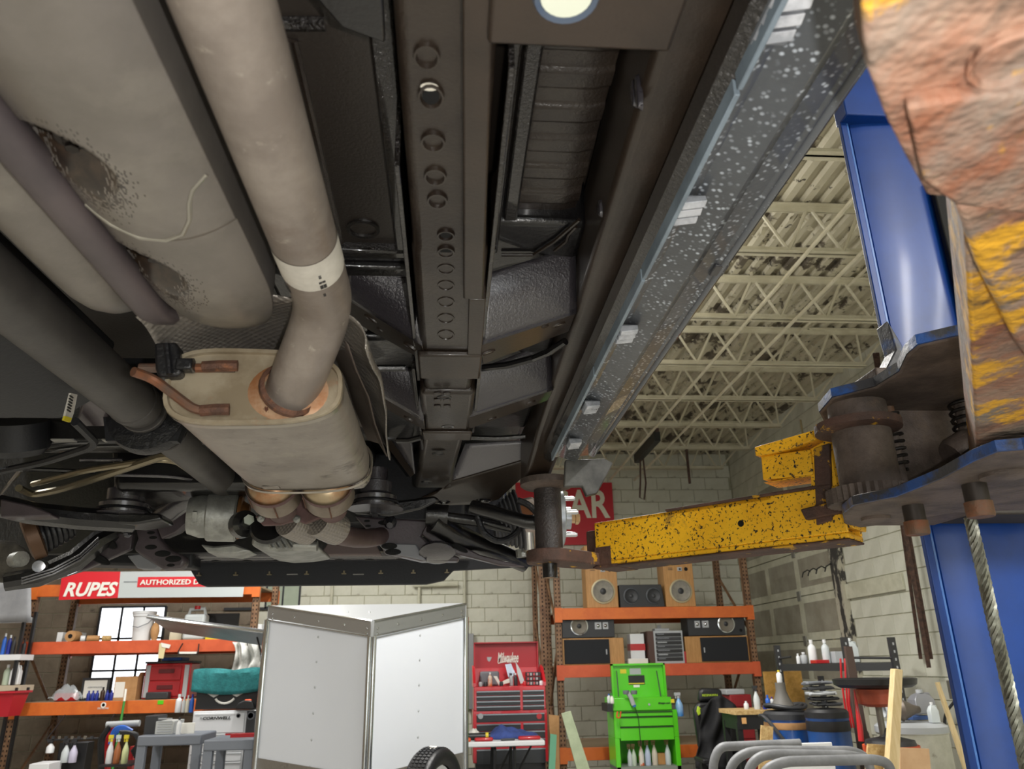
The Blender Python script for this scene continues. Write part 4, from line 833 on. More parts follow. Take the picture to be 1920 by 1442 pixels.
# uprights of the carriage
pc_ = PZ(1642, 965, .27); zlo, zhi = z_(.29), z_(topz)
lp_(MB().cyl((pc_.x, pc_.y, zlo), (pc_.x, pc_.y, zhi), .058, n=28), 'pivot_drum', m_grease)
lp_(MB().lathe([(.075, 0), (.085, .004), (.085, .02), (.06, .024)], (pc_.x-.005, pc_.y, zhi-.06), (0, 0, 1), 28), 'drum_collar', m_yrust)
w0, w1 = PY(1672, 905, 1.52), PY(1800, 880, 1.56)
lp_(MB().box2((w0.x, 1.50, zlo), (w1.x+.02, 1.72, zhi+.1)), 'carriage_web', m_grease, bevel=.004)
lp_(MB().box2((w1.x+.02, 1.58, zlo), (w1.x+.33, 1.70, zhi+.02)), 'carriage_web', mat('dark_web', '2b2724', .7, col2='39322c', scale=7), bevel=.004)
c = PY(1796, 560, 1.715); lp_(MB().box2((c.x, 1.706, zhi), (c.x+.17, 1.724, zhi+.75)), 'shade_slab', mat('shade_black', '0f0e0d', .8), bevel=.004)  # slab added in black for the shade behind the rear arm
lp_(MB().ext([PY(x, y, 1.50) for x, y in ((1664, 600), (1700, 660), (1690, 700), (1640, 735), (1680, 655))], (0, .05, 0)), 'carriage_gusset', m_bedge, bevel=.003)
def spring(px_, Y, y0, y1, rr, name='lock_spring', turns=8):
    a, b = PY(px_, y0, Y), PY(px_, y1, Y); ax = Vector((a.x, Y, 0))
    rod = lp_(MB().cyl((a.x, Y, z_(.29)), (a.x, Y, z_(topz)), rr*.62, n=12), 'lock_rod', m_grease)
    pts = []
    for i in range(turns*14+1):
        t = i/(turns*14); an = 2*math.pi*turns*t; pts.append((a.x+math.cos(an)*rr, Y+math.sin(an)*rr, b.z+(a.z-b.z)*t))
    MB().tube(pts, .0035, 6).build(name, mat('dark_spring', '25211f', .5, .5), rod)
    MB().cyl((a.x, Y, a.z), (a.x, Y, a.z+.02), rr*.7, n=12).build('spring_seat', m_steelpin, rod)
    return a, b
spring(1790, 1.44, 712, 822, .022); spring(1668, 1.48, 775, 880, .016)
c = PY(1812, 850, 1.44); lp_(MB().lathe([(.04, -.03), (.045, -.02), (.045, .02), (.04, .03)], c, (.9, -.2, .5), 18), 'lock_gear', m_grease)
lp_(MB().ext([PY(x, y, 1.43) for x, y in ((1752, 672), (1800, 645), (1800, 705), (1760, 705))], (0, .03, 0)), 'stop_block', m_yrust, bevel=.003)
lp_(MB().ext([PY(x, y, 1.43) for x, y in ((1830, 850), (1925, 810), (1925, 860), (1835, 862))], (0, .06, 0)), 'rear_arm_collar', m_yel, bevel=.003)
lp_(MB().ext([PY(x, y, 1.46) for x, y in ((1870, 690), (1925, 680), (1925, 830), (1880, 806))], (0, .06, 0)), 'rear_arm_root', mat('shadow_yellow', '8a7434', .6, col2='3a342a', scale=18), bevel=.003)  # arm root in a shaded copy of the yellow, shade put into the colour
# toothed gear at the arm root
ng = 34; ring = []
for k in range(ng*2):
    t = 2*math.pi*k/(ng*2); r = .082 if k % 2 else .077; ring.append(Vector((pc_.x-.006+math.cos(t)*r, pc_.y+math.sin(t)*r, zlo+.002)))
lp_(MB().ext(ring, (0, 0, .03)), 'arm_gear', m_grease)
# front arm: outer tube, inner tube, tongue with lifting pad
A = PZ(1592, 1008, .25); B = PZ(1118, 1062, .25); d = (B-A); d.z = 0; Lr = d.length; d.normalize(); nrm = Vector((-d.y, d.x, 0)); nrm = nrm if nrm.y > 0 else -nrm
AM = Matrix(((d.x, nrm.x, 0, A.x), (d.y, nrm.y, 0, A.y), (0, 0, 1, z_(.25)), (0, 0, 0, 1)))
fa = lp_(MB(AM).box2((0, 0, 0), (Lr, .10, .012)).box2((0, 0, .012), (Lr, .010, .118)).box2((0, .09, .012), (Lr, .10, .118)).box2((0.16, 0, .106), (Lr, .10, .118)), 'swing_arm', m_yel, bevel=.003)
MB(AM).box2((-.0, -.004, -.006), (Lr+.01, .104, -.0005)).build('arm_wear_edge', m_yrust, fa, bevel=.003)
MB(AM).box2((.02, -.006, .117), (Lr*.66, .012, .124)).build('arm_top_lip', m_yrust, fa, bevel=.002)
MB(AM).box2((Lr-.07, -.004, -.008), (Lr+.004, .104, .002)).build('arm_wear_patch', m_yrust, fa, bevel=.003)
MB(AM).box2((Lr-.05, .008, .012), (Lr+.035, .092, .100)).build('inner_arm', m_yrust, fa, bevel=.004)
MB(AM).box2((Lr-.05, -.002, .0), (Lr+.002, -.0, .05)).build('arm_end_patch', m_yrust, fa)
for (u, v) in ((.245, .062),): MB(AM).lathe([(.008, 0), (0, .001)], (u, -.0005, v), (0, -1, 0), 14, False).build('arm_hole', m_hole, fa)
# arm root blocks
def armpoly(pts, off, th, name, m):
    o_ = A + nrm*off
    q = []
    for (px_, py_) in pts:
        r = ray(px_, py_); t = (o_-CAMLOC).dot(nrm)/r.dot(nrm); q.append(CAMLOC+r*t)
    return MB().ext(q, nrm*th).build(name, m, fa, bevel=.003)
armpoly([(1414, 838), (1530, 805), (1535, 822), (1480, 842), (1440, 852), (1416, 855)], -.01, .09, 'root_top_plate', m_yel)
armpoly([(1426, 855), (1520, 842), (1525, 890), (1430, 900)], .0, .08, 'root_block', m_yel)
armpoly([(1430, 905), (1520, 892), (1522, 985), (1600, 990), (1600, 820), (1560, 818), (1518, 842), (1520, 888)], .005, .09, 'root_cheek', m_yel)
armpoly([(1525, 840), (1555, 830), (1560, 975), (1530, 985)], -.006, .02, 'root_gusset', m_yrust)
armpoly([(1500, 955), (1580, 935), (1582, 960), (1510, 975)], -.015, .03, 'root_step', m_yrust)
# tongue and pad
pd = Vector((.266, 2.06, 0)); e = B + d*.03 + nrm*.05; e.z = 0; u = (e-pd).normalized(); w_ = Vector((-u.y, u.x, 0)); rr = .062
poly = [e+w_*.045, pd+w_*rr]+[pd+(w_*math.cos(t)-u*math.sin(t))*rr for t in [math.pi*k/10 for k in range(1, 10)]]+[pd-w_*rr, e-w_*.045]
lp_(MB().ext([Vector((p.x, p.y, z_(.252))) for p in poly], (0, 0, .034)), 'arm_tongue', m_yrust, bevel=.004)
pp = lp_(MB().cyl((pd.x, pd.y, z_(.286)), (pd.x, pd.y, z_(.455)), .037, n=32), 'pad_post', mat('textured_black_post', '37302e', .45, col2='2a2523', scale=20, bump=.35, bscale=150))
MB().lathe([(.038, 0), (.066, .006), (.074, .012), (.074, .028), (.066, .03), (.04, .03)], (pd.x, pd.y, z_(.45)), (0, 0, 1), 40).build('lifting_pad', m_grease, pp)
MB().cyl((pd.x, pd.y, z_(.252)), (pd.x, pd.y, z_(.215)), .02, n=16).build('pad_stem', m_blk, pp)
# rear arm, close to the lens: flat wide end, boss, stepped plates, narrowing to the post
def np_(pts, dz, th, name, m, bv=.006): return lp_(MB().ext([PZ(x, y, dz) for x, y in pts], (0, 0, th)), name, m, bevel=bv, seg=3)
ra = np_([(1640, -130), (1616, 10), (1622, 120), (1662, 225), (1700, 300), (1738, 368), (1765, 372), (1800, 362), (2300, 250), (2300, -400), (1800, -500)], .285, .035, 'swing_arm', m_near, .004)
np_([(1700, 205), (1760, 190), (2300, 150), (2300, 470), (1900, 400), (1790, 385), (1730, 340)], .275, .012, 'arm_wear_plate', m_near, .003)
np_([(1792, 392), (1830, 385), (2300, 330), (2300, 640), (1960, 720), (1900, 640), (1830, 500)], .283, .05, 'arm_neck', m_near, .006)
c = PZ(1893, 105, .2845); MB(Matrix.Translation(c) @ Matrix.Diagonal((1, 1, 1, 1))).lathe([(.020, .001), (.020, -.0035), (.0185, -.005), (.0165, -.0035), (.0155, -.001), (0, -.001)], (0, 0, 0), (0, 0, 1), 40, False).build('boss_ring', m_near, ra)
lp_(MB().ext([PZ(x, y, .33) for x, y in ((1796, 400), (1812, 398), (1846, 590), (1868, 600), (1858, 612), (1828, 606))], (0, 0, .02)), 'arm_side_bar', m_yrust, bevel=.003)
# arm body running back to the carriage
lp_(MB().ext([(.36, .44, z_(.30)), (.46, .38, z_(.30)), (1.16, 1.34, z_(.30)), (1.04, 1.42, z_(.30))], (0, 0, .09)), 'arm_beam', m_near, bevel=.004)
# ------------------------------------------------------------------ the workshop behind: racks, trailer, tool chests, shelves and what stands on them
def mpp(p): return (p-CAMLOC).dot(FW)/F          # metres per photo pixel at a point
m_orange = mat('rack_orange', 'd06a26', .5, col2='c55f22', scale=6, patch=('7a3c1c', 24, .70, .73))
m_orange2 = mat('rack_red_orange', 'cc5a33', .5, col2='c0512c', scale=6, patch=('7a3c1c', 24, .70, .73))
m_upr = mat('rack_upright_brown', '86664a', .6, col2='6b4c35', scale=9, patch=('a89878', 18, .64, .70))
m_white = mat('matt_white', 'd9dbdd', .5); m_whiteg = mat('white_gloss', 'e3e5e8', .25, coat=.3)
m_card = mat('cardboard', 'b58a5c', .8, col2='a87d50', scale=10); m_black = mat('satin_black', '1a1a1c', .45)
m_grey = mat('grey_plastic', '6b6e74', .5); m_lgrey = mat('light_grey', 'a7aaad', .5); m_redp = mat('red_paint', 'b51a22', .35, coat=.3)
m_chrome = mat('polished_trim', 'c9cccf', .12, 1.0); m_alum = mat('brushed_alu', 'b9bcbf', .3, .9); m_clear = mat('milky_plastic', 'cfd6d8', .35, alpha=.85)
m_wood = mat('speaker_wood', 'b98a52', .45, col2='a67843', scale=7, stretch=(14, 14, 1)); m_pine = mat('pine', 'd8c296', .6, col2='c9b07f', scale=5, stretch=(12, 12, 1))
m_blue = m_blue; m_navy = mat('navy_plastic', '1f2f8a', .35); m_cblue = mat('bright_blue', '2c62c0', .4); m_teal = mat('teal_towel', '2d7d7f', .9, col2='256b6e', scale=20, bump=.5, bscale=60)
m_green = mat('lime_green', '55c41a', .35, coat=.4); m_or = mat('orange_plastic', 'd2552a', .5); m_yellow = mat('yellow_plastic', 'd6c32c', .5); m_drk = mat('dark_grey', '2d2e31', .5)
m_osb = mat('chipboard', 'c7aa76', .8, col2='a98955', scale=40); m_blank = mat('off_white_paper', 'e2e0d8', .7)

def rack(name, label, xl, xr, y0, y1, beams, top, mb_=None, rear=()):
    t = thing(name, label, 'rack', ((xl+xr)/2, (y0+y1)/2, 0))
    for x in (xl, xr):
        for y in (y0, y1):
            p = MB().box2((x-.04, y-.035, 0), (x+.04, y-.031, top)).box2((x-.04, y-.035, 0), (x-.036, y+.035, top)).box2((x+.036, y-.035, 0), (x+.04, y+.035, top)).build('post', m_upr, t)
            q = MB(); z = .1
            while z < top-.05:
                for dx in (-.02, .02): q.box((x+dx, y-.0355, z), (.012, .002, .022))
                z += .05
            q.build('punched_holes', m_hole, p, kind='stuff')
        z = .25; k = 0
        while z+.9 < top:
            a = (x, y0+.03, z if k % 2 == 0 else z+.8); b = (x, y1-.03, z+.8 if k % 2 == 0 else z)
            MB().tube([a, b], .018, 6).build('brace', m_upr, t); z += .85; k += 1
    for (z, m) in beams:
        for y, mm in ((y0-.045, m), (y1+.045, m)):
            bm_ = MB().box2((xl+.04, y-.02, z-.07), (xr-.04, y+.02, z+.07)).build('beam', mm, t, bevel=.004)
            for x in (xl, xr): MB().box2((x-.045, y-.024, z-.1), (x+.045, y+.02, z+.075)).build('beam_bracket', mm, bm_)
        MB().box2((xl+.04, y0-.02, z+.050), (xr-.04, y1+.02, z+.071)).build('shelf_deck', mat('deck_board', '8f7d63', .8), t)
    return t
RY0, RY1 = 10.0, 11.05
zl = [PY(250, 1107, 10).z, PY(250, 1213, 10).z, PY(180, 1327, 10).z]
RL = rack('pallet_rack', 'orange beamed pallet rack in front of the daylit window', -4.97, -2.36, RY0, RY1, [(zl[0], m_orange), (zl[1], m_orange2), (zl[2], m_orange), (.35, m_orange)], 2.85)
zr = [PY(1225, 1142, 10).z-.05, PY(1230, 1256, 10).z, .60]
RR = rack('pallet_rack', 'orange beamed pallet rack holding the old loudspeakers', 1.37, 3.84, RY0, RY1, [(zr[0], m_orange), (zr[1], m_orange2), (zr[2], m_orange)], 3.6)
SL = [z+.0715 for z in zl]; SR = [z+.0715 for z in zr]

def stand(pts, Y, th):
    """a board that leans or stands: its two long sides carried on down to the floor"""
    a, b, c, d = [PY(x, y, Y) for x, y in pts]
    def dn(p, q): return p+(q-p)*(p.z/(p.z-q.z))
    return MB().ext([a, b, dn(b, c), dn(a, d)], (0, th, 0))
# ---- small goods helpers (positions measured in the photo, standing on a known height)
def at(px_, py_, Y): return PY(px_, py_, Y)
def obox(name, px0, px1, py0, py1, Y, dep, m, label, cat, zb=None, group=None, bevel=.004, parent=None):
    a, b = at(px0, py1, Y), at(px1, py0, Y); z0 = a.z if zb is None else zb
    return MB().box2((a.x, Y, z0), (b.x, Y+dep, z0+(b.z-a.z))).build(name, m, parent, bevel=bevel, label=label, cat=cat, group=group)
def bottle(px_, py1, h, w, Y, m, label, zb=None, cap=None, kind='spray', group=None, name=None):
    c = at(px_, py1, Y); k = mpp(c); hh = h*k; r = w*k/2; z0 = c.z if zb is None else zb
    t = thing(name or ('spray_bottle' if kind == 'spray' else 'bottle'), label, 'bottle', (c.x, Y, z0), group)
    o = Vector((c.x, Y, z0)); cap = cap or m_drk
    if kind == 'spray':
        MB().lathe([(r*.9, 0), (r, hh*.03), (r, hh*.42), (r*.75, hh*.56), (r*.34, hh*.70), (r*.32, hh*.76)], o, n=16).build('bottle_body', m, t)
        MB().lathe([(r*.42, hh*.75), (r*.42, hh*.84)], o, n=12).box(o+Vector((-r*.25, 0, hh*.92)), (r*1.5, r*.55, hh*.13)).box(o+Vector((-r*.75, 0, hh*.82)), (r*.2, r*.4, hh*.16)).build('trigger_head', cap, t)
    elif kind == 'jug':
        MB().loft([[o+Vector((x*r*s, y*r*.75*s, z)) for x, y in ((-1, -1), (1, -1), (1, 1), (-1, 1))] for z, s in ((0, .92), (hh*.03, 1), (hh*.58, 1), (hh*.78, .66), (hh*.86, .3))]).build('bottle_body', m, t, bevel=r*.18)
        MB().tube([o+Vector((r*.25, -r*.1, hh*.84)), o+Vector((r*.85, -r*.1, hh*.82)), o+Vector((r*.98, -r*.1, hh*.66)), o+Vector((r*.8, -r*.1, hh*.5))], r*.14, 8).build('grip', m, t)
        MB().lathe([(r*.33, hh*.86), (r*.33, hh)], o, n=14).build('cap', cap, t)
    else:
        MB().lathe([(r*.94, 0), (r, hh*.03), (r, hh*.62), (r*.85, hh*.72), (r*.4, hh*.8), (r*.38, hh*.86)], o, n=16).build('bottle_body', m, t)
        MB().lathe([(r*.45, hh*.85), (r*.45, hh)], o, n=12).build('cap', cap, t)
    return t
def wtext(s, px0, px1, py0, py1, Y, m, parent, **k):
    a, b = at(px0, py1, Y), at(px1, py0, Y); return text(s, (a.x, Y-.002, a.z), b.x-a.x, b.z-a.z, m, parent, **k)

# ---- banners on the left rack
Y = 9.90
bn = thing('banner', 'red banner with white slanted capitals on the rack top beam', 'banner', at(165, 1124, Y))
MB().ext([at(x, y, Y) for x, y in ((110, 1125), (117, 1072), (226, 1072), (221, 1121))], (0, .006, 0)).build('banner_sheet', mat('banner_red', 'cc1f2b', .4), bn)
wtext('RUPES', 118, 222, 1091, 1119, Y-.004, m_blank, bn, shear=.25, bold=.03)
bw = thing('banner', 'white banner with a red worded strip hung beside the red banner', 'banner', at(340, 1121, Y))
MB().ext([at(x, y, Y) for x, y in ((221, 1121), (226, 1072), (462, 1070), (455, 1119))], (0, .006, 0)).build('banner_sheet', mat('banner_white', 'b4babb', .4), bw)
MB().ext([at(x, y, Y-.004) for x, y in ((257, 1101), (259, 1082), (400, 1081), (400, 1100))], (0, .003, 0)).build('red_strip', mat('banner_red', 'cc1f2b', .4), bw)
wtext('AUTHORIZED D', 262, 374, 1086, 1097, Y-.008, m_blank, bw, bold=.02)
MB().box2((at(232, 1092, Y).x, Y-.004, at(232, 1092, Y).z), (at(257, 1092, Y).x, Y-.001, at(232, 1092, Y).z+.01)).build('frame_line', m_grey, bw); 

# ---- left rack, middle shelf
zb = SL[1]; Y = 10.15
obox('carton', 104, 118, 1188, 1207, Y, .25, m_white, 'small white carton beside brown tape roll', 'box', zb)
obox('carton', 123, 142, 1187, 1207, Y+.13, .3, m_white, 'white carton with torn open top on rack shelf', 'box', zb)
c = at(134, 1200, Y-.05); t = thing('tape_roll', 'brown paper roll lying end-on by white cartons', 'roll', (c.x, Y-.05, zb))
MB().lathe([(.025, 0), (.062, 0), (.064, .01), (.064, .18), (.025, .18)], (c.x, Y-.1, zb+.064), (0, 1, 0), 24, False).build('paper_roll', m_card, t); MB().lathe([(.026, -.001), (.0, -.001)], (c.x, Y-.1, zb+.064), (0, 1, 0), 16, False).build('core_hole', m_hole, t)
for (a, b, yy, m, lb) in ((163, 184, 10.1, m_card, 'short tan cardboard tube on rack shelf'), (191, 206, 10.15, m_osb, 'pale wrapped roll lying beside tan tube'), (150, 157, 10.1, m_white, 'small white roll between carton and tan tube')):
    p, q = at(a, 1202, yy), at(b, 1203, yy); MB().cyl((p.x, yy, zb+.035), (q.x, yy+.02, zb+.035), .035, n=14).build('cardboard_tube', m, label=lb, cat='roll')
c = at(264, 1205, Y); bk = thing('bucket', 'white plastic bucket with wire handle on the rack shelf', 'bucket', (c.x, Y, zb))
MB().lathe([(.105, 0), (.122, .28), (.132, .282), (.132, .31), (.138, .312), (.138, .335)], (c.x, Y, zb), n=28).build('pail', m_white, bk); MB().tube([(c.x-.13, Y-.03, zb+.27), (c.x-.1, Y-.12, zb+.17), (c.x, Y-.16, zb+.15), (c.x+.1, Y-.12, zb+.2), (c.x+.13, Y-.03, zb+.28)], .005, 6).build('handle', m_grey, bk); MB().lathe([(.14, .332), (.14, .345), (.0, .345)], (c.x, Y, zb), n=28).build('lid', m_white, bk)
c = at(288, 1205, Y-.05); t = thing('cable_reel', 'tan spindle shaped reel beside the white bucket', 'reel', (c.x, Y-.05, zb)); MB().lathe([(.035, 0), (.03, .02), (.045, .06), (.052, .11), (.045, .16), (.02, .21), (.018, .28)], (c.x, Y-.05, zb), n=18).build('reel_body', m_card, t); MB().lathe([(.022, .28), (.022, .3)], (c.x, Y-.05, zb), n=12).build('reel_tip', m_osb, t)
bottle(330, 1205, 24, 22, Y+.05, mat('beige_plastic', 'c3b9a1', .4), 'squat beige jug next to the big white jerrycan', zb, kind='jug', cap=m_white, name='jug')
c = at(364, 1205, Y); j = thing('jerrycan', 'white plastic jerrycan with red cap on the rack shelf', 'canister', (c.x, Y, zb)); MB().box2((c.x-.125, Y-.1, zb), (c.x+.125, Y+.1, zb+.3)).build('can_body', m_clear, j, bevel=.03, seg=3); MB().tube([(c.x-.1, Y, zb+.29), (c.x-.09, Y, zb+.36), (c.x+.08, Y, zb+.37), (c.x+.1, Y, zb+.29)], .022, 8).build('grip', m_clear, j); MB().lathe([(.035, .36), (.035, .4)], (c.x, Y-.02, zb), n=16).build('cap', m_redp, j)
obox('display_board', 380, 449, 1151, 1203, Y+.3, .03, m_black, 'black panel in wood frame leaning behind jerrycan', 'board', zb)
obox('foam_block', 383, 425, 1200, 1207, Y-.05, .15, m_yellow, 'flat yellow block lying before the black panel', 'block', zb)
t = thing('paper_tag', 'tan paper tag hanging from the rack beam', 'tag', at(305, 1232, 9.92)); MB().ext([at(x, y, 9.92) for x, y in ((299, 1206), (312, 1207), (306, 1235), (296, 1234))], (0, .004, 0)).build('tag_card', mat('manila', 'd5c79a', .8), t); MB().ext([at(x, y, 9.915) for x, y in ((302, 1205), (320, 1209), (317, 1216), (303, 1213))], (0, .004, 0)).build('tag_note', m_blank, t)
t = thing('wire_hanger', 'black wire bracket hooked over the rack beam', 'hanger', at(353, 1227, 9.9)); MB().tube(fillet([at(343, 1206, 9.9), at(334, 1222, 9.9), at(334, 1226, 9.9), at(371, 1226, 9.9), at(373, 1207, 9.9)], .02), .008, 6).build('wire', m_black, t); MB().ext([at(x, y, 9.89) for x, y in ((336, 1222), (369, 1222), (368, 1226), (336, 1226))], (0, .01, 0)).build('white_strip', m_blank, t)
# ---- left rack, low shelf
zb = SL[2]; Y = 10.1
c = at(176, 1318, Y); t = thing('framed_certificate', 'framed certificate in dark frame leaning on the low rack shelf', 'certificate', (c.x, Y+.12, zb)); a, b = at(148, 1318, Y+.12), at(207, 1274, Y+.12); MB().box2((a.x, Y+.12, zb), (b.x, Y+.14, zb+(b.z-a.z))).build('frame', m_drk, t); MB().box2((a.x+.03, Y+.117, zb+.03), (b.x-.03, Y+.12, zb+(b.z-a.z)-.03)).build('sheet', m_blank, t); wtext('CERTIFICATE', 165, 192, 1287, 1290, Y+.114, m_lgrey, t)
for i, px_ in enumerate((164, 172, 180, 199, 207)): bottle(px_, 1317, 18, 7, Y, m_navy, 'small navy blue bottle before the framed certificate' if i < 3 else 'small navy blue bottle in a clear bag beside the carton', zb, kind='plain', group='navy bottles on the low shelf', cap=m_navy)
bottle(190, 1317, 24, 8, Y-.02, mat('amber_glass', '3a2a22', .2), 'dark dropper bottle with white label among navy bottles', zb, kind='plain')
c = at(231, 1318, Y); t = thing('cardboard_box', 'open cardboard box with a white sheet stuck on its front', 'box', (c.x, Y, zb)); MB().box2((c.x-.13, Y, zb), (c.x+.13, Y+.2, zb+.26)).build('box_body', m_card, t); MB().box2((c.x-.12, Y-.003, zb+.03), (c.x-.01, Y, zb+.2)).build('sheet', m_blank, t); MB().ext([(c.x+.13, Y, zb+.26), (c.x+.13, Y+.2, zb+.26), (c.x+.146, Y+.2, zb+.3), (c.x+.146, Y, zb+.3)], (0, 0, .004)).build('flap', m_card, t); MB().box2((c.x-.12, Y-.002, zb+.262), (c.x+.12, Y+.19, zb+.264)).build('inside', m_hole, t)
c = at(302, 1318, Y); t = thing('stacking_toolbox', 'red two drawer stacking toolbox on the low rack shelf', 'toolbox', (c.x, Y+.1, zb)); x0 = c.x; MB().box2((x0-.27, Y+.1, zb), (x0+.27, Y+.45, zb+.40)).build('case', m_redp, t, bevel=.012)
for k in range(2):
    d_ = MB().box2((x0-.24, Y+.085, zb+.03+k*.18), (x0+.16, Y+.1, zb+.19+k*.18)).build('drawer', mat('dull_red', 'a01c22', .5), t, bevel=.004); MB().box2((x0-.1, Y+.075, zb+.11+k*.18), (x0+.08, Y+.086, zb+.155+k*.18)).build('drawer_pull', mat('dark_red', '5b1216', .5), d_)
for sx in (-.25, .2): MB().box2((x0+sx, Y+.082, zb+.02), (x0+sx+.05, Y+.1, zb+.38)).build('corner_rail', m_lgrey, t)
MB().box2((x0-.28, Y+.09, zb+.40), (x0+.28, Y+.46, zb+.425)).build('case_lid', m_drk, t, bevel=.006)
obox('parts_tray', 300, 338, 1257, 1264, Y+.15, .3, mat('blue_tray', '1f4f9e', .5), 'flat blue tray on top of the red toolbox', 'tray', zb+.43)
obox('plastic_case', 271, 315, 1301, 1316, Y-.05, .12, m_drk, 'small dark tool case before the red toolbox', 'case', zb, bevel=.012)
c = at(120, 1318, Y); t = thing('plastic_bag', 'crumpled clear bag over a red pack on the low shelf', 'bag', (c.x, Y, zb)); MB().box2((c.x-.13, Y, zb), (c.x+.13, Y+.08, zb+.09)).build('red_pack', m_redp, t, bevel=.02)
q = MB(); q.grid(lambda u, v: Vector((c.x-.18+.36*u, Y-.03+.13*v, zb+.03+.15*math.sin(u*3.1)*math.sin(v*3.1)**.5+.02*math.sin(u*19+v*13))), 14, 8); q.build('film', mat('clear_film', 'c9d2d6', .15, alpha=.45), t)
t = obox('sticky_note', 295, 307, 1313, 1321, 9.93, .003, m_green, 'lime green note stuck on the low rack beam', 'note')
t = thing('beam_sticker', 'white round emblem sticker on the low rack beam', 'sticker', at(192, 1330, 9.93)); MB().lathe([(.03, 0), (.03, .003), (.018, .003), (.018, 0)], at(194, 1322, 9.932), (0, -1, 0), 20).build('emblem', m_blank, t); wtext('DETAILING', 183, 204, 1326, 1330, 9.932, m_blank, t)
c = at(231, 1340, 9.7); t = thing('paint_stick', 'green and white stick leaning on the low rack beam', 'stick', (c.x, 9.8, 0)); MB().cyl(Vector((at(214, 1400, 9.6).x, 9.6, 0)), at(233, 1315, 9.88), .014, n=10).build('green_shaft', mat('grass_green', '2f7d2c', .5), t); MB().cyl(at(233, 1315, 9.88), at(236, 1292, 9.9), .013, n=10).build('white_tip', m_blank, t)
for px_, w_, h_, m, lb in ((333, 11, 32, m_white, 'white squeeze tube on the bench by blue bottle'), (343, 7, 28, m_clear, 'clear narrow bottle beside white squeeze tube'), (350, 7, 30, mat('cream_plastic', 'd8d2bd', .4), 'cream bottle with yellow cap beside blue bottle'), (358, 8, 32, m_cblue, 'royal blue bottle beside the black tool box')):
    bottle(px_, 1336, h_, w_, 9.2, m, lb, kind='plain', cap=m_white if m is not m_cblue else m_navy)

# ---- far left: shelving corner with goods, hung sheet, spray bottles
ls = thing('wire_shelving', 'white and black shelving corner beside the rack upright', 'shelving', (-5.6, 9.9, 0))
for py_, m in ((1160, m_white), (1232, m_white), (1290, mat('tan_shelf', 'b8ab95', .6))):
    a = at(50, py_, 9.6); MB().box2((-6.6, 9.6, a.z-.03), (at(38, py_, 9.6).x, 9.9, a.z+.03)).build('shelf_board', m, ls)
for x in (-6.55, at(38, 1200, 9.6).x-.03): MB().box2((x, 9.62, 0), (x+.03, 9.66, 2.3)).build('leg', m_black, ls); MB().box2((x, 9.85, 0), (x+.03, 9.89, 2.3)).build('leg', m_black, ls)
z1 = at(20, 1290, 9.6).z+.03; z2 = at(20, 1232, 9.6).z+.03
bottle(27, 1281, 40, 17, 9.75, m_white, 'white handled jug with blue label on the corner shelving', z1, kind='jug', cap=m_blank, name='jug')
bottle(10, 1281, 36, 12, 9.75, mat('pale_green_plastic', 'b9c7b4', .4), 'pale bottle with green band beside white jug', z1, kind='plain', cap=m_white)
for i, (px_, m) in enumerate(((4, m_cblue), (14, m_navy), (22, m_drk), (34, m_drk), (42, m_drk))): bottle(px_, 1228, 38-3*i, 7.5, 9.75, m, ('bright blue bottle at the shelving end' if i == 0 else 'navy bottle on corner shelving' if i == 1 else 'small black bottle on the corner shelving'), z2, kind='plain', cap=m_white if i < 2 else m_drk, group='black bottles on the corner shelving' if i > 1 else None)
cr = thing('hanging_crate', 'red plastic crate hung on the front of the corner shelving', 'crate', at(10, 1345, 9.22)); a, b = at(-20, 1345, 9.22), at(27, 1296, 9.22)
MB().loft([[Vector((x0_, y0_, z)) for x0_, y0_ in ((a.x+s, 9.22+s, ), (b.x-s, 9.22+s), (b.x-s, 9.55-s), (a.x+s, 9.55-s))] for z, s in ((a.z, .04), (b.z, 0))]).build('bin', mat('crate_red', 'b01c2b', .45), cr); MB().box2((a.x-.02, 9.2, b.z-.02), (b.x+.02, 9.57, b.z)).build('rim', mat('crate_red', 'b01c2b', .45), cr)
for x in (a.x+.04, b.x-.04): MB().box2((x-.01, 9.57, b.z-.02), (x+.01, 9.6, b.z+.03)).build('hanging_hook', m_black, cr)
q = MB(); q.grid(lambda u, v: at(-30+90*u, 1092+75*v-22*u*(1-v), 9.54)+Vector((0, .02*math.sin(u*5), 0)), 10, 6); q.build('tarp_sheet', mat('grey_tarp', '8c8d90', .5, col2='7d7e82', scale=3), solid=.004, label='grey plastic sheet draped over the corner shelving', cat='sheet')
for px_, m, lb in ((120, m_clear, 'clear spray bottle hung on a rail under the rack'), (135, mat('lilac_plastic', 'c3bfd6', .4), 'lilac spray bottle hung on a rail under the rack'), (93, m_white, 'small white bottle hung under the rack')):
    bottle(px_, 1430 if px_ > 100 else 1412, 40 if px_ > 100 else 22, 14, 9.6, m, lb, kind='spray')
tr_ = thing('hanging_rail', 'black rail with small bits hung under the low rack beam', 'rail', at(140, 1385, 9.6)); MB().cyl(at(88, 1388, 9.6), at(185, 1384, 9.6), .012, n=8).build('rail_bar', m_black, tr_)
for i in range(7): MB().box(at(100+i*12, 1383, 9.58), (.03, .02, .03)).build('rail_hook', m_chrome if i % 2 else m_drk, tr_)
for x in (88, 185): MB().cyl(at(x, 1386, 9.6), Vector((at(x, 1386, 9.6).x, 10.0, SL[2]-.1)), .008, n=6).build('rail_arm', m_black, tr_)
obox('storage_bin', 92, 165, 1392, 1512, 9.72, .18, m_black, 'black storage bin standing under the hanging rail', 'bin')
obox('parts_box', 40, 92, 1432, 1517, 9.3, .3, m_white, 'white parts tray box low under the rack', 'box')
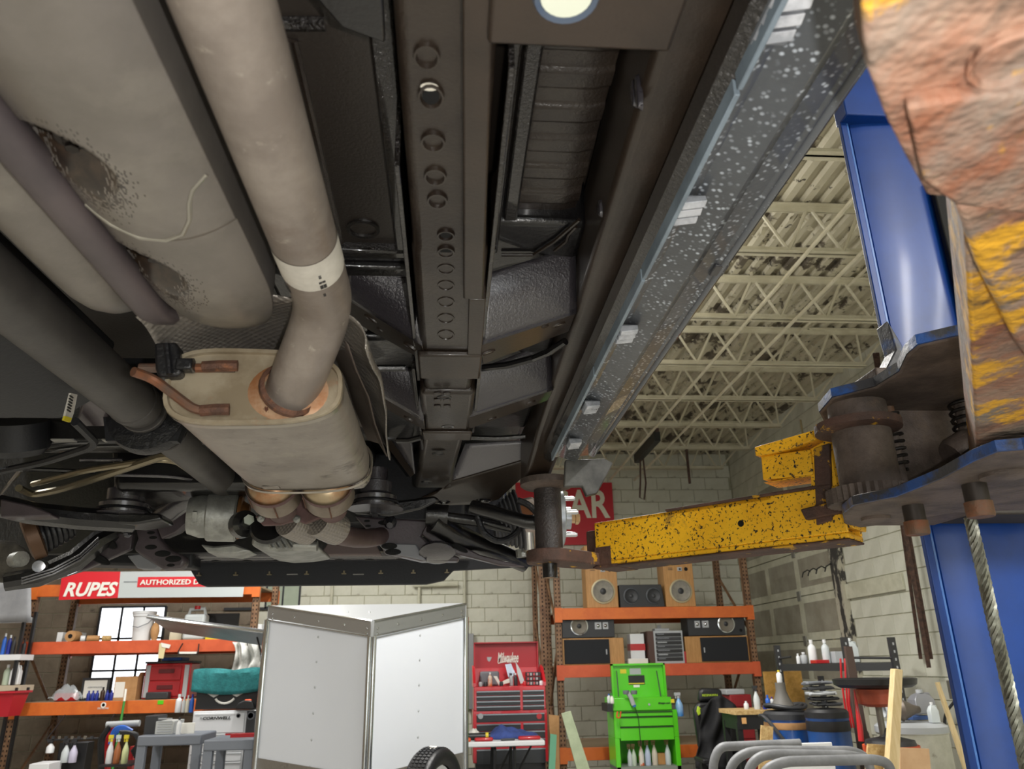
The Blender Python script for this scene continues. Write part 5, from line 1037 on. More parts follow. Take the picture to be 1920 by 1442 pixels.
# ---- hose hub with cables and sprayers on a post
hp = thing('hose_cart', 'red and black hose cart wound with blue and black cables', 'hose cart', at(225, 1442, 8.6))
c = at(225, 1400, 8.6); MB().box2((at(196, 1400, 8.6).x, 8.6, 0), (at(206, 1400, 8.6).x, 8.7, at(200, 1365, 8.6).z)).build('post', m_redp, hp); MB().box2((at(244, 1400, 8.6).x, 8.6, 0), (at(252, 1400, 8.6).x, 8.7, at(244, 1400, 8.6).z)).build('post', m_redp, hp)
MB().cyl(at(200, 1359, 8.55), at(262, 1356, 8.55), .03, n=12).build('crossbar', m_lgrey, hp)
for k in range(4): MB().tube(fillet([at(205+3*k, 1395-k*4, 8.5), at(212+3*k, 1366+k*2, 8.48), at(232, 1361+k*3, 8.46), at(248-k, 1370+k*2, 8.48)], .08), .014, 6).build('blue_cable', m_cblue, hp)
for k in range(5): MB().tube(fillet([at(225+3*k, 1372+k*2, 8.45), at(250+2*k, 1372, 8.42), at(263-k, 1395, 8.42), at(255-2*k, 1425-k*4, 8.45)], .12), .016, 6).build('black_cable', m_drk, hp)
for k in range(3): MB().tube(fillet([at(188+2*k, 1450, 8.5), at(186+3*k, 1385, 8.5), at(205, 1362+2*k, 8.5)], .15), .02, 6).build('black_hose', m_black, hp)
for px_, m, lb in ((203, m_white, 'white spray bottle with yellow trigger on the hose cart'), (217, mat('amber_bottle', 'a8643c', .35, alpha=.9), 'amber spray bottle hung on the hose cart'), (232, mat('lime_fluid', 'cfd6a0', .35), 'spray bottle of pale lime fluid on the hose cart')):
    bottle(px_, 1432, 50, 11.5, 8.3, m, lb, kind='spray', cap=m_yellow if px_ != 217 else m_clear)

c = at(217, 1432, 8.3); MB().box2((at(192, 1432, 8.3).x, 8.22, c.z-.02), (at(250, 1432, 8.3).x, 8.62, c.z-.001)).build('bottle_shelf', m_black, hp)
# ---- grey utility carts, charger box, white tool chest
def cart(px0, px1, py_top, Y, label):
    a, b = at(px0, py_top, Y), at(px1, py_top, Y); t = thing('utility_cart', label, 'cart', ((a.x+b.x)/2, Y+.25, 0))
    mm = mat('cart_grey', '6e737c', .5)
    MB().box2((a.x, Y, a.z-.09), (b.x, Y+.5, a.z)).build('top_tray', mm, t, bevel=.012)
    for x in (a.x+.04, b.x-.04):
        for y in (Y+.04, Y+.46): MB().box2((x-.04, y-.03, .1), (x+.04, y+.03, a.z-.08)).build('leg', mm, t, bevel=.008)
    MB().box2((a.x+.02, Y+.02, .25), (b.x-.02, Y+.48, .33)).build('lower_tray', mm, t, bevel=.01)
    for x in (a.x+.05, b.x-.05):
        for y in (Y+.06, Y+.44): MB().lathe([(.05, -.02), (.05, .02)], (x, y, .05), (1, 0, 0), 16).build('caster', m_black, t)
    return t, a, b
cart(258, 378, 1380, 8.0, 'grey utility cart under the charger box')
t, a, b = cart(382, 476, 1388, 7.6, 'grey utility cart in front of the white tool chest')
MB().box2((at(420, 1388, 7.6).x, 7.8, a.z), (at(470, 1388, 7.6).x, 7.9, a.z+.03)).build('long_tool', m_redp, label='red handled tool lying on the grey cart', cat='tool')
ch_ = thing('charger_box', 'cream metal charger box with louvred front on the grey cart', 'charger', at(314, 1381, 8.1)); a, b = at(289, 1381, 8.1), at(327, 1352, 8.1); a.z = at(258, 1380, 8.0).z+.001; MB().box2((a.x, 8.1, a.z), (b.x, 8.4, b.z)).build('housing', mat('warm_grey_metal', 'b3b5b3', .5), ch_, bevel=.004)
for k in range(6): MB().box2((a.x+.02, 8.094, a.z+.02+k*.022), (b.x-.02, 8.1, a.z+.03+k*.022)).build('louvre', m_lgrey, ch_)
MB().box2((max(at(270, 1360, 8.15).x, a.x-.12), 8.15, a.z), (a.x, 8.4, a.z+.16)).build('meter_panel', m_drk, ch_, bevel=.004)
bottle(333, 1382, 34, 9, 8.05, m_white, 'tall white spray can with yellow hose beside charger', at(333, 1381, 8.1).z, kind='plain')
obox('instruction_sheet', 338, 366, 1355, 1378, 8.15, .01, m_blank, 'printed white leaflet standing beside the charger', 'leaflet')
# white roller chest with drawers, black hutch on top
Y = 9.0; wc = thing('roller_chest', 'white roller tool chest with a red drawer band', 'tool chest', at(421, 1442, Y)); a, b = at(363, 1334, Y), at(482, 1332, Y)
MB().box2((a.x, Y, .1), (b.x, Y+.5, a.z)).build('case', m_whiteg, wc, bevel=.006)
zt = a.z-.02; [MB().lathe([(.05, -.02), (.05, .02)], (x_, y_, .05), (1, 0, 0), 16).build('caster', m_black, wc) for x_ in (a.x+.08, b.x-.08) for y_ in (Y+.08, Y+.42)]; hts = [.2, .09, .09, .09, .12, .15, .16]
for k, h_ in enumerate(hts):
    d_ = MB().box2((a.x+.02, Y-.015, zt-h_+.008), (b.x-.12, Y, zt)).build('drawer', m_whiteg, wc, bevel=.003)
    MB().box2((a.x+.02, Y-.02, zt-.018), (b.x-.12, Y-.013, zt-.008)).build('drawer_trim', m_lgrey if k else m_whiteg, d_)
    if k in (1,): MB().box2((at(424, 1370, Y).x, Y-.021, zt-h_+.01), (at(457, 1370, Y).x, Y-.012, zt)).build('red_band', m_redp, d_)
    zt -= h_
MB().box2((b.x-.1, Y-.012, .12), (b.x, Y, a.z-.01)).build('side_strip', m_drk, wc)
wtext('CORNWELL', 380, 433, 1343, 1350, Y-.018, m_black, wc, shear=.2, bold=.025)
MB().lathe([(.012, 0), (.012, .006)], at(366, 1347, Y-.016)+Vector((.06, 0, 0)), (0, -1, 0), 16).build('logo_ring', m_lgrey, wc)
for px_, r in ((447, .022), (470, .04)): MB().lathe([(r, 0), (r, .004), (r*.7, .004), (r*.7, 0)], at(px_, 1342, Y-.016), (0, -1, 0), 20).build('round_sticker', m_grey, wc)
hu = thing('tool_hutch', 'black tool hutch with white winged emblem on the white chest', 'tool box', at(420, 1331, Y+.05)); a, b = at(365, 1331, Y+.05), at(486, 1262, Y+.05)
MB().box2((a.x, Y+.05, a.z), (b.x, Y+.45, b.z)).build('hutch_body', m_black, hu, bevel=.006)
c = at(423, 1298, Y+.04); w_ = MB()
for s in (-1, 1): w_.ext([c+Vector((s*.02, 0, .03)), c+Vector((s*.12, 0, -.0)), c+Vector((s*.2, 0, .03)), c+Vector((s*.21, 0, .0)), c+Vector((s*.12, 0, -.05)), c+Vector((s*.02, 0, .0))], (0, .006, 0))
w_.build('wing_emblem', m_blank, hu)
arc = [c+Vector((.11*math.cos(t), 0, -.02+.09*math.sin(t))) for t in [math.pi+.5+k*(math.pi-1)/8 for k in range(9)]]; MB().tube(arc, .012, 6).build('arc_emblem', m_blank, hu)
q = MB(); ax_, bx_ = at(361, 1262, Y), at(492, 1257, Y)
def tw(u, v):
    x = ax_.x+(bx_.x-ax_.x)*u
    if v < .6: return Vector((x, Y+.02+.43*(1-v/.6), b.z+.034+.012*math.sin(u*9)+.01*math.sin(v*14)))
    s = (v-.6)/.4; return Vector((x, Y+.015+.01*math.sin(u*14), b.z+.03-s*(.20+.04*math.sin(u*3))))
q.grid(tw, 24, 14); q.build('teal_towel', m_teal, solid=.008, label='teal towel draped over the black tool hutch', cat='towel')
q = MB(); q.grid(lambda u, v: Vector((bx_.x-.02+.06*u*(1+v), Y-.02+.1*u, b.z+.01-v*(.42-.2*u))), 6, 8); q.build('towel_corner', m_teal, solid=.008, label='hanging corner of teal cloth at the hutch end', cat='cloth')
t = thing('tool_bag', 'black tool bag with orange bits before the hutch', 'bag', at(468, 1333, Y-.0)); MB().loft([[at(440+dx, 1330-dy, Y-.08) for dx, dy in ((0, 0), (7, 12), (18, 17), (32, 16), (38, 0))], [at(440+dx, 1330-dy, Y+.02) for dx, dy in ((0, 0), (7, 12), (18, 17), (32, 16), (38, 0))]]).build('bag_body', m_black, t, bevel=.01); MB().box(at(465, 1316, Y-.05), (.07, .04, .05)).build('orange_bits', m_or, t, bevel=.01)
hc_ = thing('hung_coverall', 'white crumpled coverall hung above the black hutch', 'coverall', at(464, 1262, 9.8)); q = MB(); q.grid(lambda u, v: at(436+56*u+6*math.sin(v*4), 1204+58*v, 9.8)+Vector((0, .06*math.sin(u*17)+.03*math.sin(v*9+u*5), 0)), 26, 10); q.build('garment', mat('white_cloth', 'd6d6d2', .9, col2='b9b8b2', scale=14), hc_, solid=.008)
c = at(464, 1206, 9.8); MB().tube([c+Vector((0, 0, -.03)), c+Vector((0, 0, .05)), Vector((c.x, 9.90, zl[1]+.09)), Vector((c.x, 9.96, zl[1]+.085))], .006, 6).build('hook', m_black, hc_)
obox('white_carton', 470, 492, 1155, 1183, 10.2, .25, m_white, 'white carton by the rack upright above the hatch panel', 'box', SL[1])

# ---- white V-nose trailer
TY = 7.5; NY = 6.55; tl, trr = at(505, 1137, TY), at(872, 1135, TY); ns = at(699, 1165, NY); zt2 = tl.z; zn = ns.z
tra = thing('cargo_trailer', 'white V nosed enclosed cargo trailer with polished corner trim', 'trailer', ((tl.x+trr.x)/2, TY, 0))
m_tw = mat('trailer_white', 'cfd3da', .3, coat=.3); m_troof = mat('trailer_roof', 'a9acb0', .3, coat=.2)
nosex = ns.x; zg = at(490, 1425, TY).z+.02
for (xa_, lbl) in ((tl.x, 0), (trr.x, 1)):
    w0, w1 = Vector((xa_, TY, 0)), Vector((nosex, NY, 0)); d_ = (w1-w0).normalized(); nn = Vector((-d_.y, d_.x, 0)); nn = nn if nn.y < 0 else -nn
    e0, e1 = .06, .07
    def wp(s, z, off=0): q_ = w0+(w1-w0)*s+nn*off; return Vector((q_.x, q_.y, z))
    zt_ = lambda s: zt2+(zn-zt2)*s
    MB().ext([wp(0, .45), wp(1, .45), wp(1, zt_(1)-.05), wp(0, zt_(0)-.05)], -nn*.02).build('nose_panel', m_tw, tra)
    MB().ext([wp(0, zt_(0)-.13, .004), wp(1, zt_(1)-.13, .004), wp(1, zt_(1), .004), wp(0, zt_(0), .004)], nn*.006).build('top_rail', m_alum, tra, bevel=.002)
    for s_ in (0, -.118): MB().tube([wp(0, zt_(0)+s_, .012), wp(1, zt_(1)+s_, .012)], .009, 6).build('rail_bead', m_chrome, tra)
    for s in (.05, .28, .52, .76, .96): MB().lathe([(.012, 0), (.008, .006), (0, .007)], wp(s, zt_(s)-.06, .01), nn, 10).build('rail_screw', m_chrome, tra)
    for s in (.05, .96): MB().lathe([(.012, 0), (.008, .006), (0, .007)], wp(s, zt_(s)-.10, .01), nn, 10).build('rail_screw', m_chrome, tra)
    for k in range(7): MB().lathe([(.011, 0), (.008, .005), (0, .006)], wp(.52, 1.86-k*.2, 0), nn, 10).build('panel_rivet', m_lgrey, tra)
    MB().ext([wp(0, .3, .004), wp(1, .3, .004), wp(1, zg-.06, .004), wp(0, zg, .004)], nn*.004).build('stone_guard', mat('tread_plate', 'a6a39d', .3, .9, bump=1, bscale=45), tra)
    MB().tube([wp(0, .3, .0), wp(0, zt_(0)-.12, .0)], .035, 12).build('corner_trim', m_chrome, tra)
    # side wall
    MB().box2((xa_-.01, TY, .45), (xa_+.01, 9.4, zt2)).build('side_panel', m_tw, tra)
for dx in (-.018, .018): MB().tube([(nosex+dx, NY-.006, .3), (nosex+dx, NY-.006, zn-.12)], .02, 12).build('nose_trim', m_chrome, tra)
MB().box((nosex, NY-.015, zn-.06), (.03, .02, .12)).build('nose_cap', m_alum, tra, bevel=.004)
MB().ext([Vector((tl.x, TY, zt2)), Vector((nosex, NY, zn)), Vector((trr.x, TY, zt2))], (0, 0, .006)).build('nose_roof', m_troof, tra); MB().box2((tl.x, TY, zt2-.02), (trr.x, 9.4, zt2+.004)).build('roof', m_troof, tra)
for (px_, py_) in ((652, 1149), (693, 1149)): MB().lathe([(.01, .004), (0, .012)], at(px_, py_, 7.0)+Vector((0, 0, 0)), (0, 0, 1), 8).build('roof_screw', m_chrome, tra)
MB().box2((tl.x+.05, TY, .35), (trr.x-.05, 9.3, .5)).build('chassis', m_black, tra)
for s in (-1, 1): MB().lathe([(.2, -.08), (.32, -.08), (.32, .08), (.2, .08)], ((tl.x+trr.x)/2+s*.95, 8.6, .32), (1, 0, 0), 28).build('wheel', m_black, tra)
MB().tube([((tl.x+.1), TY, .42), (nosex, 5.6, .42), (trr.x-.1, TY, .42)], .05, 8).build('tow_frame', m_black, tra)
# side hatch held open on a gas strut
hp0, hp1, hp2, hp3 = at(276, 1157, 7.9), at(500, 1186, 7.55), at(500, 1212, 7.9), at(318, 1185, 8.5)
MB().ext([hp0, hp1, hp2, hp3], (0, 0, .025)).build('side_hatch', mat('hatch_grey', '9a9da1', .35, .5, col2='8a8c90', scale=4), tra, bevel=.003); MB().tube([hp0, hp1], .014, 8).build('hatch_edge', m_chrome, tra)
MB().cyl(at(482, 1195, 7.7), at(496, 1248, 7.6), .008, n=8).build('gas_strut', m_black, tra); MB().cyl(at(490, 1225, 7.66), at(496, 1250, 7.6), .014, n=8).build('strut_body', m_black, tra)
# spare tyre standing at the nose
sc_ = at(812, 1470, 6.1); st = thing('spare_tyre', 'black trailer tyre with white sticker standing by the trailer nose', 'tyre', (sc_.x, 6.1, .75)); ax = Vector((1, -.55, 0)).normalized(); R_, W_ = .30, .095; o = Vector((sc_.x, 6.1, at(812, 1402, 6.1).z-R_))
MB().lathe([(.19, -.07), (.22, -.09), (.27, -W_), (R_-.01, -.085), (R_, -.06), (R_, .06), (R_-.01, .085), (.27, W_), (.22, .09), (.19, .07)], o, ax, 48, False).build('tyre_body', m_rub, st, ang=60)
for dx in (-.05, -.017, .017, .05):
    q = MB(); u_ = ax.orthogonal().normalized(); v_ = ax.cross(u_)
    for k in range(64):
        t = 2*math.pi*k/64; cdir = u_*math.cos(t)+v_*math.sin(t); tg = ax.cross(cdir); q.box(o+cdir*(R_+.002)+ax*dx, (.001, .001, .001)); q.v = q.v[:-8]; q.f = q.f[:-6]
        p0 = o+cdir*R_+ax*(dx-.011); q.ext([p0-tg*.009, p0+tg*.009, p0+tg*.012+ax*.022, p0-tg*.006+ax*.022], cdir*.006)
    q.build('tread_blocks', m_rub, st, kind='stuff')
MB().lathe([(.19, -.05), (.17, -.03), (.08, -.02), (.0, -.02)], o, -ax, 32, False).build('wheel_disc', m_white, st)
up_ = Vector((0, 0, 1)); MB().ext([o+up_*(R_+.007)+ax*-.03+Vector((0, .02, 0)), o+up_*(R_+.007)+ax*.03, o+Vector((0, -.06, R_*.985)), o+Vector((0, -.05, R_*.985))+ax*-.05], (0, 0, .002)).build('tread_sticker', m_blank, st)
MB().box2((o.x-.05, 6.06, 0), (o.x+.05, 6.14, o.z-.2)).build('tyre_post', m_black, st)
# strip on wall beside the trailer
obox('cable_tray', 876, 888, 1188, 1330, 12.1, .08, mat('galv_tray', '8d8f90', .5, .5), 'grey slotted cable tray on the end wall by the trailer', 'cable tray')
# ---- red roller tool chest with open lid
Y = 9.5; rc = thing('roller_chest', 'red roller tool chest with open lid and black drawers', 'tool chest', at(957, 1430, Y)); a, b = at(887, 1285, Y), at(1024, 1285, Y); X0, X1 = a.x, b.x
m_red = mat('chest_red', 'c4202c', .35, coat=.3); m_redd = mat('chest_lid_red', 'a81624', .4); m_drw = mat('chest_drawer', '26282c', .4)
zc = [at(950, y, Y).z for y in (1252, 1287, 1327, 1337, 1353, 1430)]
MB().box2((X0, Y, zc[5]), (X1, Y+.45, zc[3]+.03)).build('cabinet', m_red, rc, bevel=.006); MB().box2((X0+.03, Y+.03, .11), (X1-.03, Y+.42, zc[5])).build('plinth', m_black, rc); MB().box2((X0+.01, Y+.0, zc[3]+.03), (X1-.01, Y+.45, zc[1])).build('top_chest', m_red, rc, bevel=.006)
for x in (X0, X1-.03): MB().ext([(x, Y, zc[1]), (x, Y+.45, zc[1]), (x, Y+.45, zc[0]+.03), (x, Y+.25, zc[0]), (x, Y, zc[1]+.04)], (.03, 0, 0)).build('till_side', m_red, rc)
MB().box2((X0, Y+.43, zc[1]), (X1, Y+.45, zc[0])).build('till_back', m_red, rc)
zl0, zl1 = zc[0]-.03, at(950, 1204, Y+.4).z
lid = MB().box2((X0+.02, Y+.44, zl0), (X1-.04, Y+.46, zl1)).box2((X0+.02, Y+.36, zl1-.012), (X1-.04, Y+.46, zl1)).box2((X0+.02, Y+.38, zl0), (X0+.035, Y+.46, zl1)).box2((X1-.055, Y+.38, zl0), (X1-.04, Y+.46, zl1)).build('lid', m_redd, rc)
wtext('Milwaukee', 933, 972, 1223, 1243, Y+.436, m_blank, lid, shear=.3, bold=.02, rot=(math.pi/2, 0, 0)); p = at(934, 1243, Y+.435); q_ = at(968, 1233, Y+.435); MB().ext([p, q_, q_+Vector((0, 0, -.012)), p+Vector((.12, 0, .018)), p+Vector((0, 0, -.01))], (0, .002, 0)).build('bolt_mark', m_blank, lid)
MB().ext([at(x, y, Y+.436) for x, y in ((913, 1232), (922, 1232), (920, 1238), (917, 1241), (914, 1238))], (0, .002, 0)).build('shield_mark', m_lgrey, lid)
def drawers(xa_, xb_, z1, n, h_):
    for k in range(n):
        zt = z1-k*h_; d_ = MB().box2((xa_, Y-.012, zt-h_+.006), (xb_, Y+.01, zt)).build('drawer', m_drw, rc, bevel=.002); MB().box2((xa_, Y-.022, zt-.014), (xb_, Y-.01, zt-.002)).build('drawer_pull', mat('pull_silver', '8c9196', .3, .7), d_)
xm0, xm1 = at(975, 1300, Y).x, at(980, 1300, Y).x
drawers(X0+.04, xm0, zc[1]-.045, 4, .054); drawers(xm1, X1-.03, zc[1]-.045, 4, .054)
drawers(X0+.04, X1-.03, zc[3]-.005, 1, .09); drawers(X0+.04, xm0, zc[4]-.02, 3, .08); drawers(xm1, X1-.03, zc[4]-.02, 3, .08); drawers(X0+.04, X1-.03, zc[4]-.28, 1, .16)
for px_, m in ((901, m_lgrey), (1011, m_redp)): MB().lathe([(.03, 0), (.03, .003)], at(px_, 1343, Y-.023), (0, -1, 0), 20).build('drawer_sticker', m, rc)
for s in (X0+.08, X1-.08): MB().lathe([(.06, -.02), (.06, .02)], (s, Y+.08, .06), (1, 0, 0), 16).build('caster', m_black, rc); MB().lathe([(.06, -.02), (.06, .02)], (s, Y+.38, .06), (1, 0, 0), 16).build('caster', m_black, rc)
zt_ = zc[1]+.002; YY = Y+.15
obox('drill_case', 900, 936, 1256, 1284, Y+.3, .08, m_grey, 'grey moulded tool case leaning in the chest till', 'case', zt_, bevel=.02)
bottle(919, 1284, 24, 8, YY, mat('orange_label_bottle', 'd5c6b4', .4, col2='cf6a35', scale=14), 'white glue bottle with orange label in the chest till', zt_, kind='plain', cap=m_white)
bottle(959, 1284, 22, 7, YY, m_lgrey, 'silver spray can in the chest till', zt_, kind='plain'); bottle(967, 1284, 22, 7, YY, m_drk, 'black and white can in the chest till', zt_, kind='plain', cap=m_white)
MB().ext([at(x, y, YY-.05) for x, y in ((925, 1268), (932, 1268), (938, 1280), (955, 1272), (956, 1280), (936, 1286))], (0, .05, 0)).build('trim_gun', m_blank, bevel=.004, label='white angled gun in front of the grey case', cat='tool')
for i, (pts, lb) in enumerate(((((947, 1246), (958, 1244), (966, 1262), (962, 1272), (953, 1270)), 'clear plastic blister pack standing in the till'), (((967, 1241), (976, 1256), (984, 1280), (976, 1282), (970, 1262)), 'curved clear wrapped blade standing in the till'))): MB().ext([at(x, y, YY+.1) for x, y in pts], (0, .02, 0)).build('blister_pack', m_chrome if i == 0 else m_clear, label=lb, cat='package')
c = at(1000, 1284, YY); t = thing('socket_rack', 'stacked black and red socket tray in the chest till', 'socket set', (c.x, YY, zt_)); 
for k in range(3): MB().box2((c.x-.08, YY, zt_+k*.05), (c.x+.09, YY+.15, zt_+.045+k*.05)).build('tray', m_drk, t, bevel=.004); [MB().box2((c.x-.07+.035*j, YY-.006, zt_+.008+k*.05), (c.x-.05+.035*j, YY+.01, zt_+.036+k*.05)).build('socket', m_lgrey if j % 2 else m_redp, t) for j in range(4)]
for i, (px_, m) in enumerate(((901, m_lgrey), (910, m_drk), (940, m_drk), (1015, m_white), (984, m_redp))): MB().lathe([(.02, 0), (.022, .01), (.022, .04), (.015, .05)], Vector((at(px_, 1284, YY-.08).x, YY-.08, zt_)), n=12).build('small_jar', m, label=['silver small jar at the till edge by grey case', 'black small jar beside the silver jar', 'black small jar beside the white gun', 'white small jar beside the socket trays', 'red small jar beside the socket trays'][i], cat='jar')

# ---- folding table with jacket and tools
Y = 8.6; ta, tb = at(875, 1392, Y), at(1022, 1392, Y); zt = ta.z; ft = thing('folding_table', 'white plastic folding table in front of the red tool chest', 'table', ((ta.x+tb.x)/2, Y+.3, 0))
MB().box2((ta.x, Y, zt-.05), (tb.x, Y+.6, zt)).build('table_top', m_white, ft, bevel=.012, seg=3)
for x in (ta.x+.25, tb.x-.35): MB().tube(fillet([(x, Y+.05, 0), (x+.04, Y+.05, zt-.06), (x+.04, Y+.55, zt-.06), (x, Y+.55, 0)], .06), .016, 8).build('leg', m_black, ft); MB().tube([(x+.02, Y+.3, zt*.5), (x+.25, Y+.3, zt-.05)], .01, 6).build('leg_brace', m_black, ft)
def blob(name, px0, px1, py0, py1, Y, dep, m, label, cat, zb, hs=(), amp=.25, nu=26, nv=14, group=None):
    a, b = at(px0, py1, Y), at(px1, py1, Y); h_ = at(px0, py0, Y).z-a.z; rs = random.Random(px0)
    ph = [rs.uniform(0, 6) for _ in range(6)]
    def fn(u, v):
        e = (math.sin(u*math.pi)**.5)*(math.sin(v*math.pi)**.5) if 0 < u < 1 and 0 < v < 1 else 0
        k = 1-amp+amp*math.sin(u*11+ph[0]+2*math.sin(v*6+ph[1]))*math.sin(v*7+ph[2])+amp*.6*math.sin(u*23+v*9+ph[3])
        hh = h_
        for (u0, s_, am) in hs: hh *= 1+am*math.exp(-((u-u0)/s_)**2)
        return Vector((a.x+(b.x-a.x)*u, Y+dep*v+.02*math.sin(u*13+ph[4]), zb+.006+max(.01, hh*k)*e))
    q = MB(); q.grid(fn, nu, nv); return q.build(name, m, label=label, cat=cat, solid=.008, group=group, ang=80)
m_jack = mat('blue_cloth', '3f5396', .9, col2='35467f', scale=12, bump=.3, bscale=60)
blob('work_jacket', 914, 1014, 1374, 1391, Y+.2, .36, m_jack, 'crumpled blue work jacket heaped on the folding table', 'jacket', zt, hs=((.25, .12, 1.3),), amp=.2)
blob('paper_heap', 876, 902, 1372, 1391, Y+.24, .3, m_blank, 'heap of white papers at the folding table end', 'papers', zt, amp=.15)
for i, (x0_, x1_, y0_, m, lb) in enumerate(((890, 925, 1397, m_redp, 'red soft tool pouch at the table front edge'), (973, 1015, 1390, m_redp, 'long red tool pouch beside the blue jacket'), (875, 883, 1396, m_or, 'small orange-red block on the table edge'))):
    a, b = at(x0_, y0_, Y+.02), at(x1_, y0_, Y+.02); MB().box2((a.x, Y+.03+.04*(i % 2), zt), (b.x, Y+.12+.04*(i % 2), zt+.035)).build('tool_pouch', m, bevel=.014, label=lb, cat='pouch')
a = at(875, 1385, Y+.05); t = thing('power_drill', 'black cordless driver with yellow ring lying on the table', 'drill', (a.x+.15, Y+.02, zt)); MB().cyl((a.x, Y+.195, zt+.036), (a.x+.25, Y+.185, zt+.036), .035, n=14).build('drill_body', m_black, t); MB().cyl((a.x+.2, Y+.187, zt+.0375), (a.x+.23, Y+.186, zt+.0375), .037, n=14).build('yellow_ring', m_yellow, t)
MB().cyl((at(940, 1393, Y).x, Y+.04, zt+.012), (at(966, 1393, Y).x, Y+.06, zt+.012), .011, n=8).build('marker_pen', m_drk, label='dark marker pen lying between the red pouches', cat='pen')
# boards between chest and rack
stand(((1029, 1340), (1048, 1342), (1050, 1460), (1035, 1460)), 9.3, .04).build('cardboard_sheet', m_card, label='folded cardboard with red print leaning by the rack upright', cat='cardboard')
stand(((1032, 1376), (1044, 1378), (1040, 1460), (1028, 1460)), 9.2, .03).build('green_board', mat('mint_foam', '6fae8e', .7), label='torn mint green foam board before the cardboard', cat='board')
stand(((1053, 1338), (1070, 1333), (1112, 1460), (1086, 1460)), 8.8, .03).build('leaning_plank', mat('pale_green_wood', 'b3bf9f', .7, col2='a5b192', scale=6), bevel=.003, label='pale green plank leaning before the rack upright', cat='plank')
rpost = thing('rack_upright', 'spare rusty rack upright standing beside the red chest', 'rack upright', (at(1034, 1300, 10.6).x, 10.8, 0)); x = 1.235
for y in (10.5, 11.4):
    pp_ = MB().box2((x-.035, y-.03, 0), (x+.035, y+.03, 3.4)).build('post', m_upr, rpost); q = MB()
    for k in range(60): q.box((x, y-.031, .2+k*.052), (.014, .002, .024))
    q.build('punched_holes', m_hole, pp_, kind='stuff')
for k in range(3): MB().tube([(x, 10.5, .3+k), (x, 11.4, 1.2+k)], .015, 6).build('brace', m_upr, rpost)

# ---- loudspeakers
m_cone = mat('speaker_cone', '77736a', .6, col2='8a857a', scale=8); m_ring = mat('speaker_ring', 'a79b7c', .4, .4); m_spk = mat('black_veneer', '232428', .45); m_grille = mat('grille_cloth', '1e2024', .9)
def driver(t, c, r, ring=m_ring, cone=m_cone, dome=.28, n=32):
    k = MB().lathe([(r*1.06, 0), (r*1.06, .012), (r*.93, .014), (r*.93, .0)], c, (0, -1, 0), n, False).build('driver_ring', ring, t); MB().lathe([(r*.94, .010), (r*.88, .016), (r*.82, .012), (r*.35, .003), (r*.2, .003)], c, (0, -1, 0), n, False).build('driver_cone', cone, k, fix=False)
    MB().lathe([(r*dome, .003), (r*dome*.75, .010), (0, .014)], c, (0, -1, 0), 20, False).build('dust_cap', m_drk, k)
def tower(px0, px1, py1, label):
    Y = 9.98; a, b = at(px0, py1, Y), at(px1, py1, Y); z0 = SR[0]; w_ = b.x-a.x; t = thing('wooden_speaker', label, 'speaker', ((a.x+b.x)/2, Y+.17, z0), 'wooden loudspeakers on the rack top')
    MB().box2((a.x, Y, z0), (b.x, Y+.32, z0+.78)).build('cabinet', m_wood, t, bevel=.006)
    c = Vector(((a.x+b.x)/2+.01, Y-.002, z0+.02+w_*.45)); driver(t, c, w_*.36)
    MB().lathe([(.025, 0), (0, -.001)], Vector((b.x-.09, Y-.002, z0+.47)), (0, -1, 0), 18, False).build('port', m_hole, t); MB().box(Vector(((a.x+b.x)/2+.02, Y-.004, z0+.47)), (.06, .01, .05)).build('tweeter_plate', m_lgrey, t, bevel=.004); MB().lathe([(.014, .004), (0, .012)], Vector(((a.x+b.x)/2+.02, Y-.008, z0+.47)), (0, -1, 0), 12).build('tweeter', m_drk, t)
    MB().box(Vector(((a.x+b.x)/2+.0, Y-.006, z0+.60)), (.10, .014, .10)).build('mid_plate', m_drk, t, bevel=.016); MB().lathe([(.035, .006), (.01, .001)], Vector(((a.x+b.x)/2, Y-.014, z0+.60)), (0, -1, 0), 16, False).build('mid_cone', m_cone, t)
    for k in range(2): MB().box(Vector((a.x+.09, Y-.003, z0+.485-k*.02)), (.06, .004, .006)).build('name_plate', m_drk, t)
tower(1101, 1160, 1133, 'oak veneer tower loudspeaker standing between rack upright and black speaker'); tower(1249, 1305, 1132, 'oak veneer tower loudspeaker with the square mid driver on the rack top')
Y = 9.98; a, b = at(1163, 1133, Y), at(1247, 1133, Y); z0 = SR[0]; t = thing('centre_speaker', 'black centre loudspeaker lying between the oak loudspeakers', 'speaker', ((a.x+b.x)/2, Y+.12, z0)); MB().ext([(a.x, Y, z0), (b.x, Y, z0), (b.x-.03, Y, z0+.28), (a.x, Y, z0+.28)], (0, .25, 0)).build('cabinet', m_spk, t, bevel=.006)
for px_ in (1183, 1225): driver(t, Vector((at(px_, 1113, Y).x, Y-.002, z0+.14)), .095, mat('dark_ring', '3c4046', .4), m_drk)
